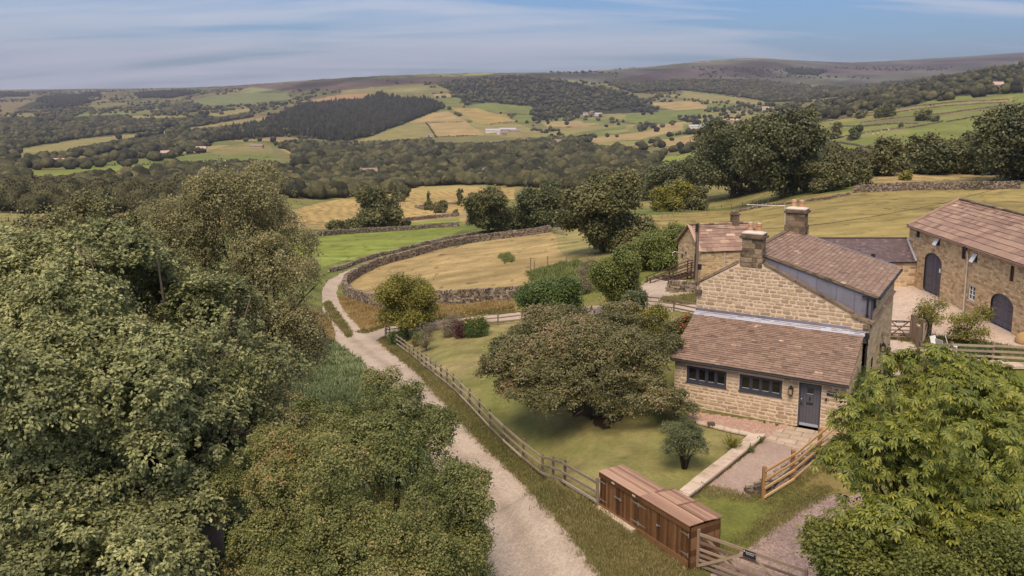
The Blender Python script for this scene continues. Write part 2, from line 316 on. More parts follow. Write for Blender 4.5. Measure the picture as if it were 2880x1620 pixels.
WOODS=[ # polygon, conifer?, density
 ([(0,338),(160,330),(335,323),(373,334),(466,338),(559,330),(708,323),(708,330),(559,356),(410,371),(261,386),(224,390),(37,420),(0,424)],0,1),
 ([(41,308),(80,290),(160,270),(224,272),(257,289),(186,304)],1,1.4),
 ([(738,349),(820,312),(887,286),(900,285),(960,282),(1027,275),(1072,268),(1130,280),(1191,283),(1254,302),(1146,345),(1031,386),(960,399),(820,382),(611,398),(540,412),(620,380)],1,1.2),
 ([(373,386),(551,368),(745,349),(820,380),(615,388),(574,412),(559,424),(455,431),(391,438),(197,438),(201,416)],0,1),
 ([(790,412),(830,405),(960,410),(1050,400),(1270,400),(1330,412),(1450,412),(1530,398),(1640,390),(1720,420),(1840,455),(1870,475),(1900,505),(1900,530),(1830,552),(1740,540),(1500,528),(1400,520),(1200,520),(1160,530),(1100,545),(960,556),(880,562),(800,548),(700,520),(560,520),(480,490),(480,476),(560,474),(700,462),(820,465),(840,440)],0,1),
 ([(0,484),(30,490),(82,512),(224,498),(477,480),(522,465),(775,470),(745,535),(447,600),(300,600),(0,600)],0,1),
 ([(1228,237),(1333,222),(1444,215),(1519,219),(1754,260),(1854,304),(1851,316),(1631,323),(1500,342),(1497,299),(1370,289),(1314,293),(1277,263)],0,1),
 ([(1700,232),(1760,238),(1920,226),(2129,228),(2293,247),(2420,252),(2442,262),(2237,284),(2162,288),(2069,269),(1920,254),(1780,262)],0,1),
 ([(2220,325),(2330,290),(2442,247),(2479,236),(2665,222),(2780,200),(2880,183),(2880,262),(2665,272),(2553,300),(2404,318),(2307,342),(2230,350)],0,.75),
 ([(2210,196),(2330,200),(2300,212),(2220,210)],1,1),
 ([(380,266),(500,258),(560,262),(480,276),(390,276)],1,.8),
 ([(455,318),(500,296),(560,292),(560,312),(480,326)],0,1),
 ([(0,262),(80,266),(80,272),(0,272)],1,.8),([(232,265),(280,265),(282,272),(232,274)],1,.8),
 ([(1050,225),(1200,228),(1240,238),(1100,240)],0,.15),
 ([(1900,380),(2050,340),(2200,330),(2290,350),(2290,400),(2100,430),(1960,430),(1850,440),(1780,420)],0,.2),
 ([(1500,345),(1640,325),(1900,310),(2100,300),(2250,290),(2250,330),(2050,345),(1800,395),(1640,390),(1560,385)],0,.12),
 ([(560,440),(820,410),(830,470),(700,465)],0,.1),([(0,424),(200,436),(455,440),(580,420),(400,470),(160,482),(0,484)],0,.6),
 ([(0,300),(200,308),(400,300),(700,290),(860,285),(700,320),(500,330),(0,335)],0,.2),
 ([(2290,430),(2450,442),(2560,447),(2780,442),(2880,420),(2880,470),(2600,478),(2450,492),(2330,500),(2290,480)],0,1),
 ([(940,300),(1250,302),(1140,345),(1040,385),(960,398),(930,350)],1,1.3),
]
# polar mesh of the land, finer near the camera
YF=np.exp(np.arange(math.log(1200),math.log(14500),.0055))
us=np.concatenate([np.linspace(-1900,-120,50,endpoint=False),np.linspace(-120,3000,1150),np.linspace(3010,4900,50)])
ys=np.concatenate([np.linspace(6,26,30,endpoint=False),np.exp(np.arange(math.log(26),math.log(95),.0046)),np.exp(np.arange(math.log(95),math.log(1199),.0078)),YF])
UU,YY=np.meshgrid(us,ys); XX=(UU-1440)/F*YY
ZZ=terr(XX.ravel(),YY.ravel()).reshape(XX.shape)
XX=XX.ravel();YY=YY.ravel();ZZ=ZZ.ravel()
pu,pv=projn(XX,YY,ZZ)
nu,nv=len(us),len(ys)
# jagged outlines
jx=(fbm(XX*2.2,YY*2.2,3)-.5)*14*np.clip(40/YY,.15,1.2); jy=(fbm(XX*2.2+40,YY*2.2,3)-.5)*14*np.clip(40/YY,.15,1.2)
pu2,pv2=pu+jx,pv+jy
near=YY<260
col=np.zeros((len(XX),3))
# patchwork of small fields wherever no field is outlined
cs=125.
gx=XX/cs*.8+fbm(XX/500,YY/500,2)*1.4; gy=YY/(cs*1.5)+fbm(XX/500+9,YY/500,2)*1.4
best=np.full(len(XX),9.);sec=np.full(len(XX),9.);cid=np.zeros(len(XX))
for dx in (-1,0,1):
    for dy in (-1,0,1):
        ix=np.floor(gx).astype(int)+dx;iy=np.floor(gy).astype(int)+dy
        px=ix+.15+.7*_perm[ix&255,iy&255];py=iy+.15+.7*_perm[(ix+71)&255,(iy+33)&255]
        d=np.hypot(gx-px,gy-py);c_=_perm[(ix*3+5)&255,(iy*7+11)&255]
        m=d<best; sec=np.where(m,best,np.minimum(sec,d)); cid=np.where(m,c_,cid); best=np.where(m,d,best)
pal=np.array([GREEN,OLIVE,DRYG,(.14,.155,.045),STRAW,OLIVE,(.18,.17,.055),GREEN,DRYG])
col[:]=pal[(cid*len(pal)).astype(int)%len(pal)]
edge=(sec-best)*cs
farm=YY>420
hed=np.clip(1.25-edge/(4+YY/380),0,1)*farm
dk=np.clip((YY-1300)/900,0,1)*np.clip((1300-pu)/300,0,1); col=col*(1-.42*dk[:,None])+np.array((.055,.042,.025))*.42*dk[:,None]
col=col*(1-hed[:,None]*.92)+np.array(WOOD)*.8*hed[:,None]*.92
fld=np.zeros(len(XX),int)-1
for poly,c_,st in FIELDS:
    m=inpoly(pu2 if poly[0][1]>520 else pu,pv2 if poly[0][1]>520 else pv,poly)&(YY>(62 if poly[0] in ((1840,606),(965,800),(1560,638)) else 95))
    cc=np.tile(np.array(c_),(m.sum(),1))
    if st:
        an,sp=st; wob=fbm(XX[m]/40,YY[m]/40,2)*16
        ph=np.sin((XX[m]*math.cos(an)+YY[m]*math.sin(an)*1.0+wob)*2*math.pi/sp)
        cc=cc*(1-.22*(ph>.1)[:,None])
    col[m]=cc
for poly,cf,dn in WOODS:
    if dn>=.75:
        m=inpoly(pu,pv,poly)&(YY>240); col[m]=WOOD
moor=(YY>3200)&(pv<262)
# soft tonal drift, tufts and bare patches
t1=fbm(XX/35,YY/35,4)[:,None]; t2=fbm(XX/4,YY/4,4)[:,None]; t3=fbm(XX/.9+3,YY/1.6,3)[:,None]
drift=.74+.52*t1
col*=drift
nearw=np.clip((900-YY)/500,0,1)[:,None]
col*=1-nearw*.35*np.clip((t2-.5)*2.2,-.5,1)
m_=(YY>62)&(YY<330); sp_=np.clip((vnoise(XX/1.1+7,YY/2.2)-.80)*7,0,1)*m_; col*=1-.5*sp_[:,None]
st_=(fbm(XX/9+YY/30,YY/3.5-XX/22,3)-.5)[:,None]*m_[:,None]; col*=1+.45*st_
mo_=((YY>3000)&(pv<262))[:,None]; col*=1+mo_*(fbm(XX/260,YY/500,5)[:,None]-.5)*2.2
# near ground (before the field edge at about 95 m): rough verge, long gold grass, scrub
nz=(YY<=110)
for p_,a_,b_ in FIELDS:
    if p_[0] in ((1840,606),(965,800),(1560,638)): nz&=~((YY>62)&inpoly(pu,pv,p_))
verge=np.array((.135,.130,.045)); 
base=verge*(1-t2*.2)
col[nz]=base[nz]*(.75+.5*t3[nz])
def paint(poly,c1,c2,amt=1.,nzf=None,ymax=260):
    m=inpoly(pu+(pu2-pu)*3,pv+(pv2-pv)*3,poly)&(YY<ymax); w=(nzf if nzf is not None else t2)[m]; w=np.clip((w-.3)*2.5,0,1)
    c=np.array(c1)*(1-w)+np.array(c2)*w; col[m]=col[m]*(1-amt)+c*(.82+.36*t3[m])*amt
paint([(1030,945),(985,895),(960,855),(955,835),(1050,850),(1150,860),(1430,850),(1450,840),(1900,800),(1800,850),(1449,878),(1300,890),(1147,905),(1080,920)],(.30,.20,.07),(.16,.165,.04),1)
paint([(820,900),(870,880),(925,880),(940,965),(900,980),(820,965)],LONG,(.25,.18,.06),1)
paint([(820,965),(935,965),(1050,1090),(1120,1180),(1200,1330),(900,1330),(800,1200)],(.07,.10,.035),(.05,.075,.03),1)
paint([(1450,900),(1640,740),(1800,700),(2080,720),(1980,900)],(.15,.165,.04),(.21,.18,.06),1)
paint([(1860,838),(1975,825),(1975,858),(1870,852)],(.17,.21,.04),(.14,.17,.04),1)
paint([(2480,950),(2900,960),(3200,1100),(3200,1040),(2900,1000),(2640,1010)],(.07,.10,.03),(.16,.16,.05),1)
paint([(2560,1025),(2700,1015),(3200,1060),(3200,1700),(2600,1500)],(.17,.18,.035),(.14,.165,.035),1)
paint([(1524,1345),(1685,1432),(1850,1540),(1960,1640),(1800,1700),(1600,1480)],(.13,.12,.04),(.20,.14,.06),1,None)
paint([(1930,1400),(2100,1405),(2150,1410),(2330,1300),(2400,1380),(2250,1430),(2100,1540),(2000,1600),(1960,1470)],(.15,.16,.04),(.23,.175,.065),1)
# ---- split the sheet into named pieces of ground
ii=np.arange(nv-1)[:,None]*nu+np.arange(nu-1)[None,:]
Q=np.stack([ii,ii+1,ii+1+nu,ii+nu],-1).reshape(-1,4)
qu=pu2[Q].mean(1);qv=pv2[Q].mean(1);qY=YY[Q].mean(1)
cls=np.zeros(len(Q),int)
nq=(qY<260)
def setc(poly,k,ymin=0,ymax=260,a=None,b=None):
    m=nq&inpoly(qu if a is None else a,qv if b is None else b,poly)&(qY<ymax)&(qY>ymin); cls[m]=k
eu=pu[Q].mean(1)+(qu-pu[Q].mean(1))*.35; ev=pv[Q].mean(1)+(qv-pv[Q].mean(1))*.35
setc(LAWN,1,0,110);setc(LANE,2);setc(YARD2,2,60,130)
m=inpoly(qu,qv,LSTRIP)&nq; cls[m]=0
setc(YARD,3,35,75);setc(DRIVE,4,0,60);setc(PATH,5,0,60,eu,ev);setc(GRAVEL,6,0,60,eu,ev);setc(PATIO,7,0,60,eu,ev)
# lawn colour
lawn_v=inpoly(pu2,pv2,LAWN)&(YY<110)
l1=np.array((.165,.170,.050));l2=np.array((.275,.225,.10)); w=np.clip((fbm(XX/4,YY/7,4)-.28)*2.6,0,1)[:,None]
lc=(l1*(1-w)+l2*w)*(.72+.56*t3)*(.84+.32*fbm(XX*.7+YY*.5,YY/14-XX/14,3)[:,None])
col[lawn_v]=lc[lawn_v]
paint(BED,(.045,.028,.02),(.06,.04,.025),1,None,70)
# wheel worn track: compacted pale ruts, a loose brown middle and dusty edges
eL=np.array([(910,870),(936,963),(1008,1021),(1045,1073),(1130,1180),(1230,1330),(1320,1480),(1370,1640),(1420,1900)]);eR=np.array([(963,870),(1061,963),(1150,1021),(1185,1073),(1290,1180),(1440,1330),(1580,1480),(1705,1640),(1860,1900)])
tl=(pu-np.interp(pv,eL[:,1],eL[:,0]))/(np.interp(pv,eR[:,1],eR[:,0])-np.interp(pv,eL[:,1],eL[:,0]))+(fbm(XX/3,YY/5,3)-.5)*.16
rut=1-.20*np.exp(-((tl-.5)/.10)**2)*(.4+1.2*fbm(XX/2,YY/3,3))-.18*np.clip((np.abs(tl-.5)-.36)/.14,0,1)+.05*np.exp(-((np.abs(tl-.5)-.24)/.07)**2)
lane_v=inpoly(pu+(pu2-pu)*3,pv+(pv2-pv)*3,LANE)|inpoly(pu2,pv2,LANE)
fac=np.where((pv>900),rut,1.)[:,None]*np.array([1.,.985,.96]); lane_col=np.clip(fac,.4,1)
GV=np.stack([XX,YY,ZZ],1)
def ground_piece(name,k,mat,label=None):
    f=Q[cls==k]; used=np.unique(f); mp=np.zeros(len(XX),np.int64); mp[used]=np.arange(len(used))
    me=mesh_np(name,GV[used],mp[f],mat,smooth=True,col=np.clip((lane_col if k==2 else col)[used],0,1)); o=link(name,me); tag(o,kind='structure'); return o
def ground_mat(name,b1=.5,b2=30.,bs=.6,bd=.05,vary=.35,far=True):
    m,nt,b,out=new_mat(name); a=attr(nt,'col').outputs['Color']; co=coord(nt)
    n=noise(nt,b2,6,.75,co); f=ramp(nt,n,[(.25,(1-vary,)*3),(.75,(1+vary,)*3)])
    n2=noise(nt,b1,5,.7,co); f2=ramp(nt,n2,[(.3,(.82,.84,.82)),(.7,(1.16,1.12,1.1))])
    c=mixc(nt,1.,a,f,'MULTIPLY'); c=mixc(nt,1.,c,f2,'MULTIPLY')
    n3=noise(nt,2.6,5,.75,co,.8); c=mixc(nt,1.,c,ramp(nt,n3,[(.28,(.72,.74,.72)),(.5,(1,1,1)),(.72,(1.25,1.18,1.15))]),'MULTIPLY')
    nt.links.new(c,b.inputs['Base Color']); b.inputs['Roughness'].default_value=.95; b.inputs['Specular IOR Level'].default_value=.1
    bump(nt,b,noise(nt,b2*.6,5,.75,co),bs,bd); return m
def gravel_mat(name,c1,c2,sc=28.,stain=(.22,.16,.12),big=.35,ruts=False):
    m,nt,b,out=new_mat(name); co=coord(nt)
    vo=nd(nt,'ShaderNodeTexVoronoi'); vo.inputs['Scale'].default_value=sc; nt.links.new(co,vo.inputs['Vector'])
    sep=nd(nt,'ShaderNodeSeparateColor'); nt.links.new(vo.outputs['Color'],sep.inputs[0])
    c=ramp(nt,sep.outputs[0],[(0,c1),(1,c2)])
    n=noise(nt,big,6,.65,co,.6); f=ramp(nt,n,[(.44,(0,0,0)),(.72,(.6,)*3)]); c=mixc(nt,f,c,stain)
    n=noise(nt,6.,6,.7,co); f=ramp(nt,n,[(.3,(.8,)*3),(.7,(1.12,)*3)]); c=mixc(nt,1.,c,f,'MULTIPLY')
    if ruts: c=mixc(nt,1.,c,attr(nt,'col').outputs['Color'],'MULTIPLY')
    nt.links.new(c,b.inputs['Base Color']); b.inputs['Roughness'].default_value=.95; b.inputs['Specular IOR Level'].default_value=.15
    bump(nt,b,vo.outputs['Distance'],.7,.02); return m
M={}
M['field']=ground_mat('turf and field',.25,9.,.8,.08,.28)
M['lawn']=ground_mat('mown grass',.6,24.,.6,.03,.3)
M['lane']=gravel_mat('crushed limestone track',(.40,.315,.245),(.53,.43,.345),18.,(.27,.21,.165),.4,True)
M['yard']=gravel_mat('old concrete yard',(.47,.36,.28),(.58,.46,.37),5.,(.33,.22,.16),.22)
M['drive']=gravel_mat('brown gravel drive',(.22,.15,.12),(.42,.30,.25),20.,(.17,.12,.10),.5)
M['path']=gravel_mat('fine pink gravel',(.34,.24,.19),(.46,.34,.28),40.,(.27,.19,.15),.5)
M['gravel']=gravel_mat('pea gravel',(.28,.14,.10),(.58,.40,.31),30.,(.36,.24,.18),1.2)
m,nt,b,out=new_mat('stone flags'); co=coord(nt)
mp=nd(nt,'ShaderNodeMapping'); mp.inputs['Rotation'].default_value=(0,0,R(30.4)); nt.links.new(co,mp.inputs[0])
br=nd(nt,'ShaderNodeTexBrick'); br.inputs['Scale'].default_value=1.; br.inputs['Mortar Size'].default_value=.018; br.inputs['Brick Width'].default_value=.85; br.inputs['Row Height'].default_value=.55
br.inputs['Color1'].default_value=(.50,.38,.27,1); br.inputs['Color2'].default_value=(.40,.30,.22,1); br.inputs['Mortar'].default_value=(.16,.12,.08,1); nt.links.new(mp.outputs[0],br.inputs['Vector'])
f=ramp(nt,noise(nt,3.,6,.7,co),[(.3,(.75,)*3),(.7,(1.12,)*3)]); nt.links.new(mixc(nt,1.,br.outputs[0],f,'MULTIPLY'),b.inputs['Base Color']); b.inputs['Roughness'].default_value=.85
bump(nt,b,br.outputs['Fac'],-.5,.02); M['flags']=m
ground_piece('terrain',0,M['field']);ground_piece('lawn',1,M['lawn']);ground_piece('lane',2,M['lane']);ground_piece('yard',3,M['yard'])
ground_piece('driveway',4,M['drive']);ground_piece('garden_path',5,M['path']);ground_piece('gravel_strip',6,M['gravel']);ground_piece('paving',7,M['flags'])
# ---------------------------------------------------------------- sky, sun, air
SUN_EL,SUN_AZ=R(57),R(193)     # azimuth measured clockwise from +Y
world=bpy.data.worlds.new('World'); scene.world=world; world.use_nodes=True; nt=world.node_tree
for n in list(nt.nodes): nt.nodes.remove(n)
out=nd(nt,'ShaderNodeOutputWorld'); bg=nd(nt,'ShaderNodeBackground'); bg.inputs[1].default_value=.122
sky=nd(nt,'ShaderNodeTexSky'); sky.sky_type='NISHITA'; sky.sun_disc=False; sky.sun_elevation=SUN_EL; sky.sun_rotation=SUN_AZ; sky.altitude=200; sky.air_density=1.; sky.dust_density=1.2; sky.ozone_density=2.0
tc=nd(nt,'ShaderNodeTexCoord'); sp=nd(nt,'ShaderNodeSeparateXYZ'); nt.links.new(tc.outputs['Generated'],sp.inputs[0])
SKYT=(.255,.40,.59); CLOUD=(3.25,3.45,4.0)
# the direction is projected onto a high flat layer so that the cirrus lies in long streaks
mx=nd(nt,'ShaderNodeMath',operation='MAXIMUM'); nt.links.new(sp.outputs[2],mx.inputs[0]); mx.inputs[1].default_value=.0
az=nd(nt,'ShaderNodeMath',operation='ADD'); nt.links.new(mx.outputs[0],az.inputs[0]); az.inputs[1].default_value=.16
dx=nd(nt,'ShaderNodeMath',operation='DIVIDE'); nt.links.new(sp.outputs[0],dx.inputs[0]); nt.links.new(az.outputs[0],dx.inputs[1])
dy=nd(nt,'ShaderNodeMath',operation='DIVIDE'); nt.links.new(sp.outputs[1],dy.inputs[0]); nt.links.new(az.outputs[0],dy.inputs[1])
cb=nd(nt,'ShaderNodeCombineXYZ'); nt.links.new(dx.outputs[0],cb.inputs[0]); nt.links.new(dy.outputs[0],cb.inputs[1])
mp=nd(nt,'ShaderNodeMapping'); mp.inputs['Scale'].default_value=(.42,1.9,1); mp.inputs['Rotation'].default_value=(0,0,R(-16)); mp.inputs['Location'].default_value=(2.3,.9,0); nt.links.new(cb.outputs[0],mp.inputs[0])
n1=noise(nt,1.3,9,.55,mp.outputs[0],.5)
mp2=nd(nt,'ShaderNodeMapping'); mp2.inputs['Scale'].default_value=(.35,.6,1); mp2.inputs['Location'].default_value=(.2,.1,0); nt.links.new(cb.outputs[0],mp2.inputs[0]); n2=noise(nt,1.,4,.5,mp2.outputs[0],.3)
ad=nd(nt,'ShaderNodeMath',operation='MULTIPLY_ADD'); nt.links.new(n2,ad.inputs[0]); ad.inputs[1].default_value=.9; nt.links.new(n1,ad.inputs[2])
# more cloud low in the sky and to the left
lf=nd(nt,'ShaderNodeMath',operation='MULTIPLY_ADD'); nt.links.new(sp.outputs[0],lf.inputs[0]); lf.inputs[1].default_value=-.20; nt.links.new(ad.outputs[0],lf.inputs[2])
lo=nd(nt,'ShaderNodeMath',operation='MULTIPLY_ADD'); nt.links.new(sp.outputs[2],lo.inputs[0]); lo.inputs[1].default_value=-.8; nt.links.new(lf.outputs[0],lo.inputs[2])
# broken white cloud added overhead, out of view, to whiten the ambient light
hi=nd(nt,'ShaderNodeMapRange'); hi.inputs['From Min'].default_value=.16; hi.inputs['From Max'].default_value=.5; hi.inputs['To Max'].default_value=.75; nt.links.new(sp.outputs[2],hi.inputs['Value'])
lh=nd(nt,'ShaderNodeMath',operation='ADD'); nt.links.new(lo.outputs[0],lh.inputs[0]); nt.links.new(hi.outputs[0],lh.inputs[1])
of=nd(nt,'ShaderNodeMath',operation='SUBTRACT'); nt.links.new(lh.outputs[0],of.inputs[0]); of.inputs[1].default_value=.27
cf=ramp(nt,of.outputs[0],[(.53,(.02,)*3),(.60,(.30,)*3),(.70,(.62,)*3),(.88,(.9,)*3)])
st=mixc(nt,1.,sky.outputs[0],SKYT,'MULTIPLY'); cc=mixc(nt,cf,st,CLOUD)
nt.links.new(cc,bg.inputs[0]); nt.links.new(bg.outputs[0],out.inputs[0])
sd=bpy.data.lights.new('sun','SUN'); sd.energy=2.7; sd.angle=R(34); sd.color=(1,.85,.68); so=bpy.data.objects.new('sun',sd); COL.objects.link(so)
# direction towards the sun
sx,sy,sz=math.sin(SUN_AZ)*math.cos(SUN_EL),math.cos(SUN_AZ)*math.cos(SUN_EL),math.sin(SUN_EL)
from mathutils import Vector
so.rotation_euler=Vector((sx,sy,sz)).to_track_quat('Z','Y').to_euler()
so.location=(0,0,60)
zmin=float(ZZ.min()); zmax=float(ZZ.max())
hb=MB(); hb.box(-14000,22000,-300,14700,zmin-5,zmax+40)
m=bpy.data.materials.new('thin summer haze'); m.use_nodes=True; nt=m.node_tree
for n in list(nt.nodes): nt.nodes.remove(n)
o_=nd(nt,'ShaderNodeOutputMaterial'); v_=nd(nt,'ShaderNodeVolumePrincipled'); v_.inputs['Color'].default_value=(.74,.74,.88,1); v_.inputs['Density'].default_value=7e-5; v_.inputs['Anisotropy'].default_value=.3
nt.links.new(v_.outputs[0],o_.inputs['Volume'])
if HAZE:
    hz=hb.build('haze',m); tag(hz,kind='stuff',label='thin blue summer haze over the whole valley',cat='haze')
vs=scene.view_settings; vs.view_transform='Standard'; vs.look='None'; vs.gamma=1; vs.exposure=EXPOSURE
scene.display_settings.display_device='sRGB'
scene.cycles.use_denoising=True; scene.cycles.max_bounces=8; scene.cycles.transparent_max_bounces=8; scene.cycles.volume_bounces=0; scene.cycles.sample_clamp_indirect=6
scene.cycles.diffuse_bounces=3; scene.cycles.glossy_bounces=2
# ---------------------------------------------------------------- foliage generators
def unit(a): return a/np.maximum(np.linalg.norm(a,axis=-1,keepdims=True),1e-9)
def rdir(r,n): return unit(r.normal(size=(n,3)))
def leafquads(P,D,N,L,Wd,fold=.12):
    S=unit(np.cross(D,N)); L=np.asarray(L)[:,None]; Wd=np.asarray(Wd)[:,None]
    V=np.stack([P-D*L*.5,P+S*Wd*.5+N*fold*L,P+D*L*.5,P-S*Wd*.5+N*fold*L],1).reshape(-1,3)
    return V,np.arange(len(P)*4).reshape(-1,4)
def crown_pts(r,lobes,n,inner=.15,low=-.45,shell=.1,gap=.34):
    """cluster centres on the skins of a heap of ellipsoids"""
    big=np.array(lobes,float); sub=[]
    for l in big:
        for q in range(9):
            dd=rdir(r,1)[0]; dd[2]=abs(dd[2])*.9-.25 if (dd[2]<0 and low>-.8) else dd[2]; f=r.uniform(.26,.46); sub.append((*(l[:3]+dd*l[3:6]*r.uniform(.66,.92)),l[3]*f,l[4]*f,l[5]*f*r.uniform(.8,1.1)))
        sub.append((*l[:3],*(l[3:6]*.74)))
    lobes=np.array(sub); w=(lobes[:,3]*lobes[:,4]+lobes[:,3]*lobes[:,5]); k=r.choice(len(lobes),int(n*4.2),p=w/w.sum())
    d=rdir(r,len(k)); d[:,2]=np.where(d[:,2]<low,-d[:,2],d[:,2])
    rad=1-np.abs(r.normal(0,shell,len(k))); inn=r.rand(len(k))<inner; rad[inn]=r.uniform(.35,.85,inn.sum())
    spr=r.rand(len(k))<.12; rad[spr]=r.uniform(1.04,1.32,spr.sum())
    P=lobes[k,:3]+d*lobes[k,3:6]*rad[:,None]; keep=np.ones(len(k),bool)
    sc=max(.5,float(big[:,3].max())*.42); g3=(vnoise(P[:,0]/sc+P[:,2]/sc*.7+3,P[:,1]/sc+P[:,2]/sc*.6)+vnoise(P[:,2]/sc*1.3+9,(P[:,0]-P[:,1])/sc))/2
    keep&=(g3>gap)|(rad<.6)
    for j,l in enumerate(lobes):
        q=(((P-l[:3])/(l[3:6]*.80))**2).sum(1); keep&=~((q<1)&(k!=j)&~inn)
    P=P[keep][:n];d=d[keep][:n]; return P,unit(d/lobes[k[keep][:n],3:6]*lobes[k[keep][:n],3:6].mean(1)[:,None])
def foliage(r,lobes,n_cl,cl_r,n_lf,L,Wd,inner=.15,up=.35,droop=0.,low=-.45,flat=.6,shell=.1,var=.35,gap=.34,rosette=0.):
    C,Nn=crown_pts(r,lobes,n_cl,inner,low,shell,gap); n=len(C)
    rr=cl_r*r.uniform(.6,1.3,n); idx=np.repeat(np.arange(n),n_lf)
    off=r.normal(0,.5,(len(idx),3)); cn=Nn[idx]; off-=cn*(off*cn).sum(1)[:,None]*(1-flat)
    P=C[idx]+off*rr[idx][:,None]; P[:,2]-=droop*(off**2).sum(1)*rr[idx]
    N=unit(cn*.6+np.array([0,0,up*1.6])+r.normal(0,.45,(len(idx),3)))
    D=rdir(r,len(idx))*(1-rosette)+unit(off)*rosette*1.4+cn*.5-np.array([0,0,droop*1.5]); D=unit(D-N*(D*N).sum(1)[:,None])
    s=r.uniform(.65,1.25,len(idx))
    V,Fq=leafquads(P,D,N,L*s,Wd*s)
    ct=r.rand(n); lf=r.rand(len(idx))
    big_=float(np.ptp(C[:,0]))/7+.3; pt=vnoise(C[:,0]/big_+C[:,2]/big_*.6+4,C[:,1]/big_+C[:,2]/big_*.5)
    tint=np.clip(.5+(ct[idx]-.5)*var*1.3+(pt[idx]-.5)*.55+(lf-.5)*.45,0,1)
    return V,Fq,tint
def lobes_for(r,R_,Hc,z0,n,asym=.25,lob=.42):
    """a heap of n lobes filling a crown of radius R_ and height Hc starting at z0"""
    out=[(0,0,z0+Hc*.5,R_*.72,R_*.72,Hc*.46)]
    for i in range(n):
        a=2*math.pi*(i*.618+r.rand()*.2); t=(i+.5)/n; zz=z0+Hc*(.10+.80*((t*7.3)%1)); e=math.sqrt(max(0,1-np.clip((zz-z0)/Hc*2-1,-.25,1)**2*.85))
        q=R_*(.62+r.rand()*asym)*e; s=R_*lob*(.7+.6*r.rand())
        out.append((q*math.cos(a),q*math.sin(a),zz,s,s,min(s*.8,Hc*.3)))
    return out
def bark_limbs(mb,base,lobes,r0,fork=.35,r=None,n=7,wob=.2,twigs=0):
    r=r or rs; lb=np.array(lobes,float); top=lb[:,2].max(); fz=base[2]+(lb[:,2].mean()-base[2])*fork
    fp=np.array([base[0]+r.normal(0,.05),base[1]+r.normal(0,.05),fz])
    mb.tube([np.array(base)-[0,0,.3],base+(fp-base)*.1,base+(fp-base)*.5+r.normal(0,r0*.3,3)*[1,1,0],fp],[r0*1.45,r0*1.1,r0*.95,r0*.85],n,0)
    for l in lb[:12]:
        e=l[:3]+np.array([0,0,l[5]*.3]); m1=fp+(e-fp)*.35+np.array([0,0,.12*np.linalg.norm(e-fp)])+r.normal(0,wob,3); m2=fp+(e-fp)*.7+r.normal(0,wob,3)
        rr=r0*r.uniform(.3,.55); mb.tube([fp-[0,0,r0*.3],m1,m2,e],[rr*1.15,rr,rr*.6,rr*.2],6,0)
        for k in range(twigs):
            s=m1+(m2-m1)*r.rand(); d=rdir(r,1)[0]*l[3:6]*1.02; q=l[:3]+d; mb.tube([s,(s+q)/2+r.normal(0,wob*.6,3),q],[rr*.4,rr*.25,rr*.08],5,0)
BARK=tinted('grey brown bark',[(0,(.05,.035,.025)),(.5,(.11,.08,.055)),(1,(.18,.14,.10))],.95,6,.4,.7,.02)
BARKD=tinted('dark mossy bark',[(0,(.03,.022,.016)),(.6,(.07,.055,.035)),(1,(.10,.10,.05))],.95,5,.4,.7,.02)
